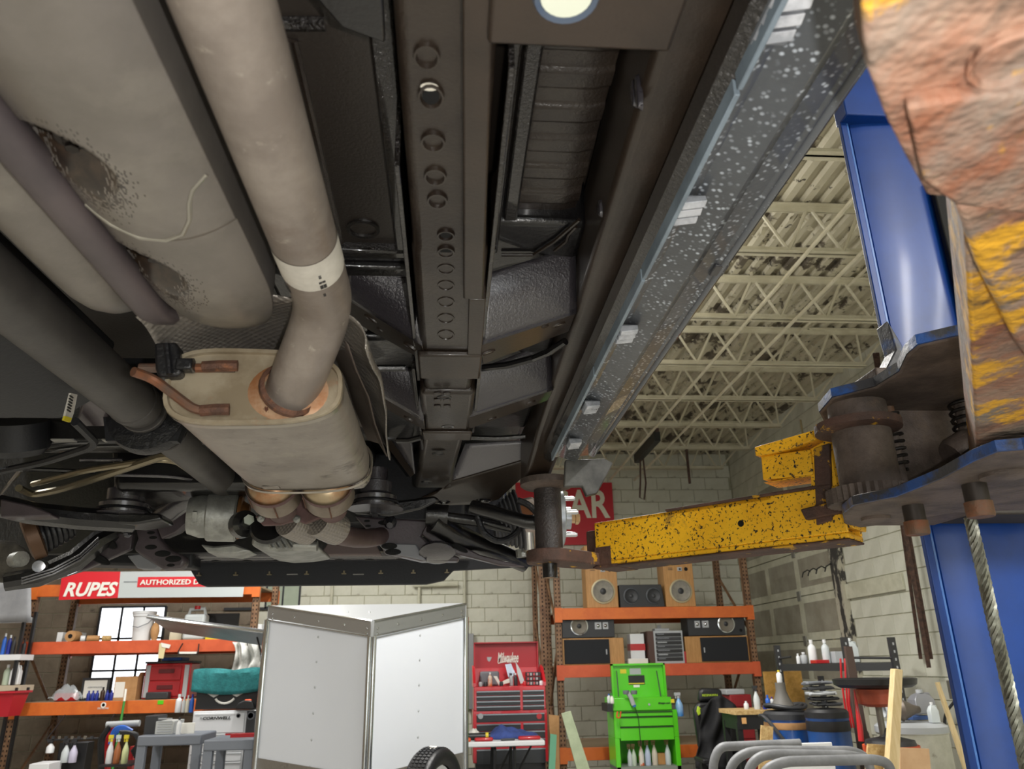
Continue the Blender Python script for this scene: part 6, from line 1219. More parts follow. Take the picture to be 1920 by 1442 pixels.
def flat(px0, px1, flip, label):
    Y = 10.0; a, b = at(px0, 1193, Y), at(px1, 1193, Y); z0 = SR[1]+.32; t = thing('black_speaker', label, 'speaker', ((a.x+b.x)/2, Y+.15, z0), 'black loudspeakers laid on their sides'); MB().box2((a.x, Y, z0), (b.x, Y+.3, z0+.29)).build('cabinet', m_spk, t, bevel=.006)
    f = (lambda s: b.x-(b.x-a.x)*s) if flip else (lambda s: a.x+(b.x-a.x)*s); zc_ = z0+.14
    driver(t, Vector((f(.33), Y-.002, zc_)), .105, m_chrome, mat('tan_cone', '6d675c', .6)); MB().lathe([(.02, 0), (0, -.001)], Vector((f(.08), Y-.002, zc_+(-.08 if flip else .09))), (0, -1, 0), 16, False).build('port', m_hole, t)
    for s in (.69, .83): MB().box(Vector((f(s), Y-.004, zc_)), (.085 if s < .7 else .07, .008, .085)).build('tweeter_plate', m_lgrey, t, bevel=.01); MB().lathe([(.022, .0), (.015, .008), (0, .012)], Vector((f(s), Y-.008, zc_)), (0, -1, 0), 16).build('tweeter', m_chrome, t)
flat(1054, 1153, False, 'black loudspeaker on its side upon a grille-fronted cabinet by the spare upright'); flat(1291, 1399, True, 'black loudspeaker on its side upon a grille-fronted cabinet beside the receiver stack')
def grill(px0, px1, flip, label):
    Y = 10.0; a, b = at(px0, 1247, Y), at(px1, 1247, Y); z0 = SR[1]; t = thing('grille_speaker', label, 'speaker', ((a.x+b.x)/2, Y+.15, z0), 'wooden loudspeakers laid on their sides'); MB().box2((a.x, Y, z0), (b.x, Y+.32, z0+.315)).build('cabinet', m_wood, t, bevel=.005)
    g0, g1 = (a.x+.02, a.x+(b.x-a.x)*.76) if not flip else (a.x+(b.x-a.x)*.24, b.x-.02); MB().box2((g0, Y-.016, z0+.015), (g1, Y+.002, z0+.30)).build('grille', m_grille, t, bevel=.004); MB().box(Vector((g1-.04 if not flip else g0+.04, Y-.018, z0+.15)), (.014, .006, .06)).build('badge', m_lgrey, t)
grill(1056, 1172, False, 'oak loudspeaker cabinet with black grille lying beside the red and white carton'); grill(1288, 1408, True, 'oak loudspeaker cabinet with black grille lying beside the receiver stack')
Y = 9.98; a, b = at(1219, 1247, Y), at(1284, 1247, Y); z0 = SR[1]; t = thing('receiver_stack', 'brown hi-fi cabinet holding black stereo receivers', 'stereo', ((a.x+b.x)/2, Y+.2, z0)); hh = at(1240, 1183, Y).z-z0-.0
mbrown = mat('brown_veneer', '4a3028', .5); MB().box2((a.x, Y, z0), (b.x, Y+.4, z0+hh)).build('cabinet', mbrown, t); MB().box2((a.x+.07, Y-.012, z0), (b.x, Y, z0+hh)).build('fascia', m_lgrey, t)
for k in range(7):
    zz0 = z0+.03+k*(hh-.05)/7; d_ = MB().box2((a.x+.09, Y-.022, zz0), (b.x-.02, Y-.008, zz0+(hh-.05)/7-.008)).build('unit', m_drk if k % 2 else m_black, t, bevel=.002); MB().box2((a.x+.11, Y-.025, zz0+.02), (a.x+.2+.03*(k % 3), Y-.021, zz0+.032)).build('display', m_lgrey if k in (1, 4) else m_grey, d_)
c = at(1245, 1182, Y); t = thing('wifi_router', 'grey router lying on the receiver cabinet', 'router', (c.x, Y+.15, z0+hh)); MB().box2((c.x-.09, Y+.1, z0+hh), (c.x+.1, Y+.25, z0+hh+.035)).build('router_body', m_lgrey, t, bevel=.01); MB().box2((c.x-.03, Y+.2, z0+hh+.035), (c.x+.02, Y+.21, z0+hh+.08)).build('antenna', m_lgrey, t)
c = at(1201, 1247, Y); t = thing('bulb_carton', 'red and white carton standing by the receiver cabinet', 'box', (c.x, Y+.15, z0)); MB().box2((c.x-.09, Y+.1, z0), (c.x+.09, Y+.28, z0+.16)).build('white_base', m_white, t); MB().box2((c.x-.09, Y+.1, z0+.16), (c.x+.1, Y+.28, z0+.24)).build('red_band', m_redp, t); MB().box2((c.x-.085, Y+.1, z0+.24), (c.x+.09, Y+.28, z0+.36)).build('white_top', m_white, t)
obox('red_book', 1284.4, 1286.2, 1225, 1247, 9.99, .15, m_redp, 'thin red book standing between receiver cabinet and loudspeaker', 'book', z0, bevel=.001)
obox('flyer_stack', 1180, 1215, 1236, 1247, 9.96, .1, m_blank, 'loose papers in front of the red and white carton', 'papers', z0)

# ---- lime green tool cart with open lid
Y = 9.0; a, b = at(1152, 1310, Y), at(1270, 1310, Y); X0, X1 = a.x, b.x; gc = thing('tool_cart', 'lime green tool cart with raised lid and lower bottle shelf', 'tool cart', ((X0+X1)/2, Y+.22, 0)); z = {k: at(1210, k, Y).z for k in (1308, 1332, 1384, 1435)}
gx0, gx1 = at(1152, 1350, Y).x, at(1272, 1350, Y).x; zl1 = at(1195, 1244, Y+.35).z
la, lb = at(1144, 1244, Y+.38), at(1244, 1244, Y+.38)
lid = MB().box2((la.x, Y+.38, z[1308]-.08), (lb.x, Y+.40, zl1)).box2((la.x, Y+.33, z[1308]-.08), (la.x+.02, Y+.4, zl1)).box2((lb.x-.02, Y+.33, z[1308]-.08), (lb.x, Y+.4, zl1)).box2((la.x, Y+.33, zl1-.02), (lb.x, Y+.4, zl1)).build('lid', m_green, gc)
for px0_, px1_ in ((1156, 1160), (1231, 1239)): MB().cyl(at(px0_, 1258, Y+.33), at(px1_, 1306, Y+.2), .006, n=6).build('gas_strut', m_black, lid)
MB().box2((gx0-.02, Y, z[1332]), (gx1-.06, Y+.4, z[1308])).build('top_box', m_green, gc, bevel=.006)
MB().box2((gx0, Y+.02, z[1384]), (gx1, Y+.4, z[1332])).build('drawer_box', m_green, gc, bevel=.004)
zt = z[1332]-.02
for h_ in (.05, .10, .14):
    d_ = MB().box2((gx0+.06, Y-.0, zt-h_+.012), (gx1-.06, Y+.02, zt)).build('drawer', m_green, gc, bevel=.003); MB().box2((gx0+.06, Y-.006, zt-.004), (gx1-.06, Y+.01, zt+.008)).build('drawer_shadow_gap', mat('dark_green', '153d08', .6), d_); zt -= h_  # dark green strip, shade between drawers put into its colour
for x in (gx0, gx1-.05): MB().box2((x, Y+.02, .3), (x+.05, Y+.4, z[1384])).build('side_leg', m_green, gc, bevel=.004)
zs = at(1210, 1438, Y).z; MB().box2((gx0, Y+.02, zs-.04), (gx1, Y+.4, zs)).build('bottom_shelf', mat('shelf_grey', '7f857c', .5), gc); MB().box2((gx0+.05, Y+.38, zs), (gx1-.05, Y+.4, z[1384])).build('back_panel', m_green, gc)
for x in (gx0+.05, gx1-.05): MB().lathe([(.06, -.02), (.06, .02)], (x, Y+.1, .06), (1, 0, 0), 16).build('caster', m_black, gc); MB().box2((x-.02, Y+.08, .1), (x+.02, Y+.12, .32)).build('caster_fork', m_black, gc)
wtext('Snap-on', 1234, 1256, 1316, 1321, Y-.004, m_black, gc, shear=.3, bold=.02); MB().lathe([(.012, 0), (.012, .006)], at(1217, 1321, Y-.003), (0, -1, 0), 12).build('lock', m_lgrey, gc)
for (p0, p1, m, nm, Yo) in (((1163, 1255), (1174, 1263), m_yellow, 'yellow_note', .378), ((1181, 1253), (1201, 1265), m_lgrey, 'photo_sticker', .378), ((1179, 1266), (1208, 1284), m_black, 'dark_sticker', .378), ((1188, 1284), (1199, 1289), m_blank, 'white_sticker', .378), ((1258, 1311), (1264, 1318), m_yellow, 'yellow_note', -.003)):
    a, b = at(p0[0], p1[1], Y+Yo), at(p1[0], p0[1], Y+Yo); MB().box2((a.x, Y+Yo-.004, a.z), (b.x, Y+Yo, b.z)).build(nm, m, gc)
a, b = at(1179, 1283, Y+.37), at(1208, 1281, Y+.37); MB().box2((a.x, Y+.37, a.z), (b.x, Y+.374, a.z+.012)).build('sticker_band', m_yellow, gc)
c = at(1184, 1300, Y-.05); t = thing('scan_tool', 'grey twin headed lamp with blue plug hung on the green cart', 'tool', (c.x, Y-.05, c.z-.2)); MB().tube([at(1176, 1298, Y-.05), at(1183, 1308, Y-.05), at(1188, 1322, Y-.05)], .025, 8).build('lamp_body', m_lgrey, t)
for px_ in (1174, 1189): MB().lathe([(.03, 0), (.035, .01), (.035, .04)], at(px_, 1302, Y-.05), (0, 0, 1), 16).build('lamp_head', m_grey, t)
MB().cyl(at(1186, 1316, Y-.05), at(1190, 1325, Y-.05), .02, n=10).build('blue_plug', m_cblue, t); MB().tube([at(1190, 1325, Y-.05), at(1197, 1345, Y-.04), at(1200, 1380, Y-.04), at(1202, 1400, Y-.02)], .004, 6).build('cord', m_black, t)
t = thing('side_bin', 'black side tray with small bottles on the green cart', 'tray', at(1146, 1332, Y+.05)); a, b = at(1136, 1334, Y+.02), at(1166, 1322, Y+.02); MB().box2((a.x, Y-.08, a.z), (gx0-.022, Y+.25, a.z+.08)).build('tray_body', m_black, t); ztr = a.z+.081
bottle(1143, 1330, 16, 7, Y+.08, m_white, 'white bottle with blue cap in the cart side tray', ztr, kind='plain', cap=m_cblue); bottle(1149, 1334, 18, 7, Y-.04, m_blank, 'white bottle with green trigger in the cart side tray', ztr, kind='spray', cap=mat('grass_green', '2f7d2c', .5)); MB().tube(fillet([at(1158, 1334, Y-.1), at(1156, 1346, Y-.1), at(1163, 1346, Y-.1), at(1164, 1334, Y-.1)], .02), .008, 6).build('carabiner', m_or, label='orange hook dangling from the cart side tray', cat='hook')
c = at(1275, 1343, Y+.1); bottle(1275, 1343, 42, 15, Y+.1, mat('blue_wash', '9fc4e6', .3, col2='3f8ad6', scale=3), 'spray bottle of blue fluid hung on the green cart side', kind='spray', cap=m_lgrey)
for i, (px_, h_, w_, m, lb) in enumerate(((1182, 38, 9, m_clear, 'clear spray bottle at the cart shelf end'), (1190, 38, 9, mat('pale_green_plastic', 'b9c7b4', .4), 'pale green spray bottle on the cart shelf'), (1204, 44, 10, mat('orange_print', 'd9d2c8', .4, col2='d5673a', scale=12, lo=.52, hi=.56), 'white spray bottle with orange print on the cart shelf'), (1216, 46, 11, mat('blue_half', 'b3bfd6', .35), 'bluish spray bottle on the cart shelf'), (1229, 46, 11, mat('amber_half', 'c9bfae', .35), 'tan tinted spray bottle on the cart shelf'), (1254, 46, 11, m_clear, 'clear tall spray bottle beside the wooden box'))):
    bottle(px_, 1438, h_, w_, Y+.12, m, lb, zs, kind='spray', cap=mat('tan_trigger', '8a7448', .5))
obox('wooden_box', 1234, 1248, 1416, 1438, Y+.15, .1, m_wood, 'small brown box between bottles on the cart shelf', 'box', zs)

# ---- gaming chair with jacket
Y = 8.4; c = at(1345, 1300, Y); gx = c.x; gch = thing('gaming_chair', 'black gaming chair with lime trim and a jacket over it', 'chair', (gx, Y, 0))
def pb(pts, th, name, m, Yo=0, par=gch, bv=.03): return MB().ext([at(x, y, Y+Yo) for x, y in pts], (0, th, 0)).build(name, m, par, bevel=bv, seg=3)
pb(((1312, 1294), (1318, 1290), (1350, 1291), (1354, 1296), (1358, 1314), (1310, 1316)), .08, 'headrest', m_black, 0); bk = pb(((1310, 1316), (1358, 1314), (1372, 1332), (1366, 1352), (1372, 1400), (1312, 1405), (1304, 1350), (1302, 1330)), .09, 'backrest', m_black, .02)
for pts in (((1309, 1324), (1314, 1328), (1315, 1338), (1310, 1342), (1307, 1334)), ((1346, 1330), (1353, 1323), (1356, 1330), (1352, 1342), (1346, 1340))): pb(pts, .03, 'lime_trim', mat('lime_trim', 'b7d433', .5), .0, bk, .004)
wtext('RESPAWN', 1317, 1345, 1301, 1306, Y-.003, mat('lime_trim', 'b7d433', .5), gch)
for s in (-1, 1): MB().box2((gx+s*.30-.04, Y-.4, .68), (gx+s*.30+.04, Y-.1, .72)).build('armrest', m_black, gch, bevel=.01); MB().box2((gx+s*.30-.02, Y-.28, .45), (gx+s*.30+.02, Y-.22, .68)).build('armrest_post', m_black, gch)
MB().box2((gx-.26, Y-.45, .42), (gx+.26, Y+.05, .54)).build('seat', m_black, gch, bevel=.04, seg=3); MB().cyl((gx, Y-.2, .1), (gx, Y-.2, .42), .03, n=12).build('gas_post', m_black, gch)
for k in range(5):
    t = 2*math.pi*k/5; MB().tube([(gx, Y-.2, .12), (gx+.32*math.cos(t), Y-.2+.32*math.sin(t), .08)], .025, 8).build('foot', m_black, gch); MB().lathe([(.03, -.02), (.03, .02)], (gx+.32*math.cos(t), Y-.2+.32*math.sin(t), .032), (1, 0, 0), 12).build('caster', m_black, gch)
q = MB()
def jk(u, v):
    p = at(1306+82*u-14*(1-v)*(u-.5), 1330+112*v-26*math.sin(u*3.14)*(1-v), Y-.06); return p+Vector((0, -.06*math.sin(u*3.1)-.03*math.sin(u*16+v*5)-.025*math.sin(v*13+u*8), 0))
q.grid(jk, 26, 20); q.build('black_jacket', mat('black_cloth', '131316', .8, bump=.4, bscale=40), solid=.01, label='black jacket slung over the gaming chair', cat='jacket', ang=80)

# ---- right corner: bench, red cabinet, drums, shelf, drain pan and lumber
Y = 8.9; rcab = thing('tool_cabinet', 'worn red tool cabinet behind the gaming chair', 'cabinet', at(1385, 1442, Y)); a, b = at(1368, 1303, Y), at(1408, 1303, Y); MB().box2((a.x, Y, 0), (b.x, Y+.4, a.z)).build('cabinet_body', mat('faded_red', '8f1e24', .5), rcab, bevel=.005)
for k in range(6): MB().box2((a.x+.01, Y-.01, a.z-.12-k*.16), (b.x-.01, Y, a.z-.02-k*.16)).build('drawer', mat('faded_red', '8f1e24', .5), rcab, bevel=.003)
obox('grey_case', 1362, 1396, 1292, 1303, Y, .25, m_lgrey, 'light grey case on top of the worn red cabinet', 'case', a.z, bevel=.01)
Y = 7.4; a, b = at(1378, 1333, Y), at(1462, 1338, Y); wb_ = thing('workbench', 'black legged workbench with wooden top by the blue drums', 'workbench', ((a.x+b.x)/2, Y+.3, 0)); MB().box2((a.x, Y, a.z-.035), (b.x, Y+.45, a.z)).build('bench_top', m_osb, wb_); MB().box2((a.x+.02, Y+.02, a.z-.16), (b.x-.02, Y+.43, a.z-.035)).build('apron', m_black, wb_)
for x in (a.x+.04, b.x-.04):
    for y in (Y+.05, Y+.4): MB().box2((x-.025, y-.025, 0), (x+.025, y+.025, a.z-.1)).build('leg', m_black, wb_)
MB().box2((a.x+.06, Y+.008, a.z-.11), (a.x+.10, Y+.021, a.z-.06)).build('price_sticker', mat('sticker_orange', 'd9a56a', .6), wb_)
bottle(1421, 1333, 42, 12, Y+.15, m_clear, 'tall clear spray bottle standing on the workbench', a.z, kind='spray'); bottle(1400, 1330, 14, 9, Y+.2, m_white, 'short white bottle on the workbench', a.z, kind='plain', cap=m_white); bottle(1442, 1334, 24, 9, Y+.2, m_cblue, 'blue spray can on the workbench', a.z, kind='plain', cap=m_cblue); bottle(1450, 1334, 20, 8, Y+.25, m_white, 'white bottle with purple cap beside blue can', a.z, kind='plain', cap=mat('purple_cap', '5b3a8a', .5)); bottle(1435, 1334, 10, 7, Y+.1, m_navy, 'tiny navy jar before the blue can', a.z, kind='plain', cap=m_white)
def drum(px_, w, py_top, Y, m, label, lidm, txt=None, hoop=None):
    c = at(px_, py_top, Y); r = w*mpp(c)/2; t = thing('oil_drum', label, 'drum', (c.x, Y+r, 0)); o = Vector((c.x, Y+r, 0)); h_ = c.z
    pr = [(r*.97, 0), (r, .02)]
    for k in (1, 2): pr += [(r, h_*k/3-.02), (r*1.03, h_*k/3), (r, h_*k/3+.02)]
    pr += [(r, h_-.02), (r*1.02, h_-.015), (r*1.02, h_)]
    MB().lathe(pr, o, n=36).build('drum_body', m, t); MB().lathe([(r*1.03, h_-.01), (r*1.03, h_+.03), (r*.9, h_+.05), (0, h_+.06)], o, n=36, cap=False).build('lid', lidm, t)
    if hoop: MB().lathe([(r*1.01, h_-hoop[1]), (r*1.035, h_-hoop[1]+.01), (r*1.02, h_-hoop[0]), (r, h_-hoop[0])], o, n=36, cap=False).build('hoop', hoop[2], t)
    return t, o, r, h_
mdb = mat('drum_blue', '1d4a8c', .35, coat=.3, col2='1a427c', scale=4)
t, o, r, h_ = drum(1493, 86, 1348, 6.3, mdb, 'blue steel drum with tan tape band and coiled hose', m_drk, hoop=(.03, .08, m_card))
t2, o2, r2, h2_ = drum(1568, 78, 1345, 5.9, mdb, 'blue steel drum with black cover beside the hose drum', m_black, hoop=(.03, .10, m_black)); 
text('19L', (o2.x-.02, o2.y-r2-.006, h2_-.30), .08, .035, m_blank, t2)
hz = thing('coiled_hose', 'dark hose coiled over the blue drum lid', 'hose', (o.x, o.y, h_+.06)); 
for k in range(3):
    rr_ = r*(1.16, .88, .70)[k]; pts = [(o.x+rr_*math.cos(t_), o.y+rr_*math.sin(t_), h_+(.02 if k == 0 else .085)+.012*math.sin(t_*2+k)-(.26*max(0, -math.sin(t_))**2 if k == 0 else 0)) for t_ in [2*math.pi*i/40 for i in range(41)]]; MB().tube(pts, .014, 8).build('hose_loop', m_drk, hz)
MB().lathe([(.08, .061), (.09, .09), (.06, .14), (.04, .2), (.04, .26)], (o.x-.02, o.y, h_), n=16).build('drum_pump', mat('pump_grey', '5d5a55', .6), label='grey drum pump standing on the blue drum lid', cat='pump')
bottle(pix(Vector((o.x-.02, o.y, h_+.26)))[0], pix(Vector((o.x-.02, o.y, h_+.26)))[1], 22, 10, o.y, m_white, 'white bottle with yellow cap standing on the drum pump', h_+.26, kind='plain', cap=m_yellow)
for i in range(5):
    pts = [Vector((o2.x+.10*math.sin(s*3+i), o2.y-.02+.03*i+.06*math.cos(s*2.1+i), h2_+.085+.036*i+.006*math.cos(s*2.3+i*1.3))) for s in [k*.25 for k in range(26)]]; MB().tube(pts, .009, 6).build('cable_tangle', [m_drk, m_black, m_lgrey, m_drk, m_grey][i], label=['dark cable tangled over the covered drum', 'black cable tangled over the covered drum', 'pale cable loop over the covered drum', 'thick dark cable loop over the covered drum', 'grey cable loop over the covered drum'][i], cat='cable')
# black steel shelving along the side wall
sh = thing('steel_shelving', 'black slotted steel shelving along the block side wall', 'shelving', (4.1, 7.4, 0)); m_bs = mat('black_slotted_steel', '2a2a2c', .5)
P1, P2, P3, P4 = at(1456, 1210, 7.6), at(1582, 1195, 6.5), at(1670, 1195, 6.35), at(1530, 1210, 8.2)
for p, tp in ((P1, P1.z), (P2, P2.z), (P3, P3.z), (P4, P4.z-.3)):
    pst = MB().box2((p.x-.025, p.y-.02, 0), (p.x+.025, p.y+.02, tp)).build('post', m_bs, sh); q = MB()
    for k in range(24): q.box((p.x, p.y-.021, tp-.05-k*.06), (.012, .002, .02))
    q.build('punched_holes', m_lgrey, pst, kind='stuff')
zs_ = at(1520, 1247, 7.0).z
MB().ext([(P1.x, P1.y, zs_-.05), (P2.x, P2.y, zs_-.05), (P3.x, P3.y, zs_-.05), (4.5, 7.9, zs_-.05)], (0, 0, .06)).build('shelf_board', m_bs, sh)
MB().cyl(P2+Vector((0, 0, -.16)), P3+Vector((0, 0, -.16)), .01, n=8).build('rail', m_bs, sh); MB().cyl(P1+Vector((0, 0, -.12)), P1.lerp(P2, .35)+Vector((0, .2, -.12)), .01, n=8).build('rail', m_bs, sh)
for i, (px_, py_, h_, w_, Y, m, lb, kd) in enumerate(((1497, 1238, 18, 7, 7.3, m_white, 'slim white can on the steel shelving', 'plain'), (1508, 1238, 20, 14, 7.3, m_lgrey, 'grey tin with label on the steel shelving', 'plain'), (1525, 1238, 42, 15, 7.2, m_white, 'white tall necked bottle on the steel shelving', 'plain'), (1550, 1236, 42, 14, 7.1, m_clear, 'cloudy tall necked bottle on the steel shelving', 'plain'), (1597, 1236, 44, 24, 7.0, m_clear, 'milky handled jug at the shelving end', 'jug'))): bottle(px_, py_, h_, w_, Y, m, lb, zs_+.012, kind=kd, cap=m_white)
for (p0, p1, m, lb) in (((1530, 1232), (1554, 1239), m_redp, 'red and cream packet lying between the bottles'), ((1567, 1216), (1580, 1238), m_lgrey, 'grey carton with dark print between bottle and post')):
    a, b = at(p0[0], p1[1], 7.0), at(p1[0], p0[1], 7.0); MB().box2((a.x, 7.0, zs_+.012), (b.x, 7.12, zs_+.012+b.z-a.z)).build('carton', m, label=lb, cat='box', bevel=.003)
a, b = at(1440, 1320, 7.9), at(1502, 1258, 7.9); MB().box2((a.x, 7.9, 0), (b.x, 7.94, b.z)).build('cork_board', mat('cork', 'a9803f', .8, col2='94702f', scale=30), label='tan board leaning under the steel shelving', cat='board')
for i, dx in enumerate((0, 8, 14)): MB().tube([at(1576+dx, 1235, 6.4-.03*i), at(1578+dx, 1275, 6.38-.03*i), at(1584+dx*.6, 1320, 6.36-.03*i), at(1592+5*i, 1365, 6.33-.03*i)], .008, 6).build('jump_lead', m_redp, label=['red lead hanging down the shelving post', 'second strand of red lead beside the post', 'red lead strand beside the drain pan stem'][i], cat='cable')
# oil drainer: pan, bowl, stem, foot
Y = 5.35; dc = at(1640, 1283, Y); od = thing('oil_drainer', 'oil drainer with wide black pan on an orange bowl', 'oil drainer', (dc.x, Y, 0)); k = mpp(dc); z0 = dc.z
MB().lathe([(.0, -.01), (62*k, -.02), (72*k, .0), (74*k, .035), (71*k, .038), (60*k, .01), (0, .0)], (dc.x, Y, z0), n=36, cap=False).build('pan', m_black, od); MB().lathe([(20*k, -.13), (34*k, -.11), (36*k, -.02), (30*k, -.015)], (dc.x, Y, z0-.01), n=28).build('bowl', mat('drainer_orange', 'a5482a', .5, col2='8a3a22', scale=6), od)
MB().cyl((dc.x, Y, .5), (dc.x, Y, z0-.1), .022, n=12).build('stem', mat('stem_grey', '6d685e', .5, .4), od); zc_ = at(1650, 1388, Y).z; MB().lathe([(.15, 0), (.16, .02), (.15, .05), (.06, .07), (.04, .12)], (dc.x+.04, Y, zc_-.05), n=24).build('tank_top', m_drk, od); MB().lathe([(.16, 0), (.165, zc_-.06), (.15, zc_-.04)], (dc.x+.04, Y, 0), n=28).build('tank', mat('tan_tank', 'b8a173', .6, col2='8b7448', scale=8), od); MB().lathe([(.168, zc_-.075), (.175, zc_-.06), (.175, zc_-.03), (.15, zc_-.03)], (dc.x+.04, Y, 0), n=28).build('tank_rim', m_or, od)
MB().tube([Vector((at(1612, 1360, Y).x, Y, dc.z-.03)), at(1612, 1360, Y), at(1615, 1390, Y)], [.004, .018, .018], 10).build('grease_grip', m_redp, label='red grip tool hanging beside the oil drainer', cat='tool')
stand(((1585, 1212), (1598, 1212), (1640, 1450), (1618, 1450)), 6.18, .03).build('angle_post', mat('brown_post', '4b3a33', .7), label='dark brown steel post leaning before the drums', cat='post')
# lumber, plywood and white drum
stand(((1678, 1254), (1693, 1256), (1686, 1470), (1664, 1470)), 4.9, .055).build('pine_stud', m_pine, bevel=.003, label='upright pine stud before the white drum', cat='lumber')
stand(((1688, 1402), (1742, 1404), (1748, 1470), (1688, 1470)), 5.1, .015).build('plywood_offcut', mat('plywood', 'c9a57f', .6, col2='bf9a73', scale=5), label='square plywood offcut leaning on the white drum', cat='plywood')
for (x0_, x1_, yt, Y, lb) in ((1428, 1450, 1360, 5.8, 'narrow chipboard strip standing by the workbench'), (1628, 1672, 1395, 5.03, 'chipboard panel standing before the oil drainer')): stand(((x0_, yt), (x1_, yt+3), (x1_-4, 1470), (x0_-6, 1470)), Y, .018).build('chipboard_panel', m_osb, label=lb, cat='board')
t, o, r, h_ = drum(1745, 128, 1374, 5.6, mat('dirty_white_drum', 'b9b8aa', .5, col2='a3a193', scale=4, patch=('7c7868', 7, .64, .72)), 'dirty white drum beside the blue lift post', m_lgrey)
c = at(1700, 1352, 5.75); fn = thing('sheet_funnel', 'rolled grey sheet metal funnel on the white drum', 'funnel', (o.x-.1, o.y, h_+.06)); q = MB(); q.lathe([(.05, 0), (.075, .06), (.03, .15), (.02, .19)], Vector((o.x-.14, o.y-.05, h_+.14)), (1, -.1, 0), 20, False); q.build('funnel_cone', mat('dull_tin', '6e655d', .5, .6), fn, solid=.004); MB().lathe([(.048, -.07), (.048, 0)], Vector((o.x-.14, o.y-.05, h_+.14)), (1, -.1, 0), 18, False).build('funnel_ring', m_lgrey, fn, solid=.004)
bottle(1733, 1348, 42, 38, 5.95, mat('silver_jug', '8f9096', .35, .4), 'silver oil jug lying on the white drum', h_+.10, kind='jug', cap=m_lgrey, name='oil_jug'); bottle(1755, 1366, 36, 17, 5.7, m_clear, 'milky small oil bottle with dark label on the white drum', h_+.055, kind='jug', cap=m_white, name='oil_jug')
obox('blue_tub', 1712, 1745, 1345, 1354, 5.9, .2, mat('tub_blue', '2f4a7c', .5), 'shallow blue tub under the silver oil jug', 'tub', h_+.06)
stand(((1757, 1280), (1762, 1279), (1860, 1560), (1848, 1560)), 6.3, .03).build('wood_handle', m_pine, label='pine handle leaning at the wall by the lift post', cat='handle')
# bent grey tubes of a rack near the drums
m_tube = mat('painted_grey_tube', '7f8082', .55, .1, col2='6d6e70', scale=8)
for i, (pts, Y, lb) in enumerate(((((1336, 1470), (1338, 1425), (1350, 1400), (1500, 1394)), 4.6, 'bent grey steel tube with long straight top arm'), (((1364, 1470), (1372, 1430), (1400, 1410), (1440, 1407), (1600, 1408), (1625, 1420), (1640, 1470)), 4.4, 'bent grey steel tube looped over behind the small one'), (((1400, 1470), (1406, 1436), (1425, 1418), (1450, 1414), (1590, 1416), (1620, 1422)), 4.2, 'bent grey steel tube arm before the chipboard strip'), (((1424, 1475), (1436, 1442), (1470, 1428), (1640, 1424), (1665, 1430), (1680, 1475)), 4.0, 'bent grey steel tube loop before the plywood offcut'))):
    a = at(*pts[0], Y); e = at(*pts[-1], Y); path = [Vector((a.x, Y, .02))]+[at(x, y, Y) for x, y in pts]+([Vector((e.x, Y, .02))] if pts[-1][1] > 1440 else []); MB().tube(fillet(path, .12, 5), .024, 12).build('bent_tube', m_tube, label=lb, cat='tube', ang=60)
obox('white_sheet', 1500, 1560, 1392, 1705, 5.3, .02, m_white, 'white panel standing behind the bent grey tubes', 'panel')
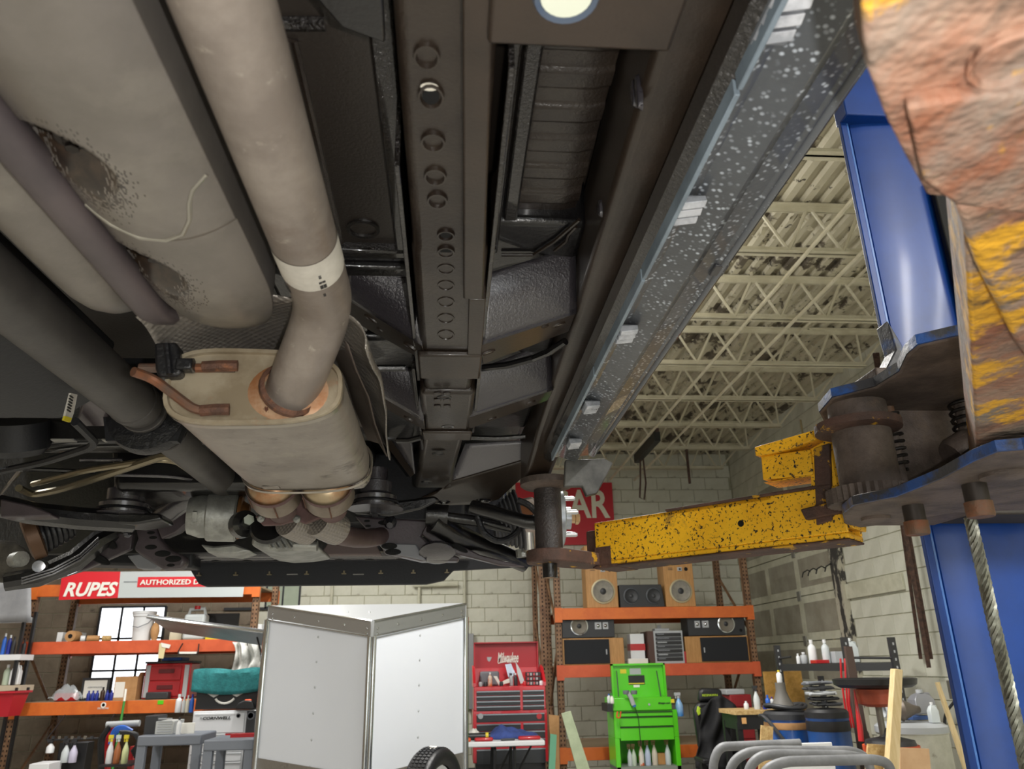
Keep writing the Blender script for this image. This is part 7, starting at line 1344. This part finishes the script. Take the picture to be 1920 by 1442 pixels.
# ------------------------------------------------------------------ wall blocks: the ones in sight are parts of their wall, the rest one joined part
bpy.context.view_layer.update()
dg = bpy.context.evaluated_depsgraph_get()
def in_sight(pts):
    for q in pts:
        px_, py_, z = pix(q)
        if z <= 0 or not (-5 < px_ < 1925 and -5 < py_ < 1447): continue
        d = (q-CAMLOC); L = d.length; d.normalize()
        hit, loc, *_ = sc.ray_cast(dg, CAMLOC+d*0.03, d, distance=L-0.06)
        if not hit: return True
    return False
def lay(wall, axis, cells, limit, mtl):
    seen = []; rest = []
    for c, u0, u1, z in cells:
        if axis == 'y': pts = [Vector((u, YB-0.014, zz_)) for u in (u0+.04, (u0+u1)/2, u1-.04) for zz_ in (z-.07, z+.07)]
        else: pts = [Vector((XR-0.014, u, zz_)) for u in (u0+.04, (u0+u1)/2, u1-.04) for zz_ in (z-.07, z+.07)]
        (seen if in_sight(pts) else rest).append((c, u0, u1, z))
    seen.sort(key=lambda t: (t[0]-CAMLOC).length); rest += seen[limit:]; seen = seen[:limit]
    base = block_mesh(axis); meshes = {}
    org = ORG[wall.name]
    for c, u0, u1, z in seen:
        k = round((u1-u0)/BW, 3)
        if k not in meshes:
            me = bpy.data.meshes.new('concrete_block')
            me.from_pydata([(p.x*(k if axis == 'y' else 1), p.y*(k if axis == 'x' else 1), p.z) for p in base.v], [], base.f); me.materials.append(mtl)
            bm = bmesh.new(); bm.from_mesh(me); bmesh.ops.recalc_face_normals(bm, faces=bm.faces); bm.to_mesh(me); bm.free(); meshes[k] = me
        o = bpy.data.objects.new('concrete_block', meshes[k]); COL.objects.link(o); o.parent = wall; o.location = c-org
    q = MB()
    for c, u0, u1, z in rest:
        k = (u1-u0)/BW; q.add([Vector((p.x*(k if axis == 'y' else 1), p.y*(k if axis == 'x' else 1), p.z))+c for p in base.v], base.f)
    if q.v: q.build('block_courses', mtl, wall, kind='stuff')
    return len(seen), len(rest)
def row_cells(axis, lo, hi, gaps):
    out = []; r = 0; z = BH/2
    while z < ZD:
        u = lo - (BW/2 if r % 2 else 0)
        while u < hi:
            u0, u1 = max(u, lo), min(u+BW, hi)
            parts = [(u0, u1)]
            for (a, b, za, zb2) in gaps:
                if za < z < zb2:
                    nx = []
                    for (s0, s1) in parts:
                        if s1 <= a or s0 >= b: nx.append((s0, s1))
                        else:
                            if s0 < a: nx.append((s0, a))
                            if s1 > b: nx.append((b, s1))
                    parts = nx
            for (s0, s1) in parts:
                if s1-s0 > 0.04:
                    m_ = (s0+s1)/2; out.append((Vector((m_, YB+0.012, z)) if axis == 'y' else Vector((XR+0.012, m_, z)), s0, s1, z))
            u += BW
        r += 1; z += BH
    return out
lay(wb, 'y', row_cells('y', -2.9, XR-0.01, [(xa, xb, za, zb_)]), 165, m_block)
lay(wb, 'y', row_cells('y', XL+0.02, -2.9, [(x0w, x1w, zz[0], zz[3])]), 40, m_brown_block)
lay(wr, 'x', row_cells('x', 3.0, YB-0.01, [(8.92, 12.2, 0, 4.1)]), 130, m_block)
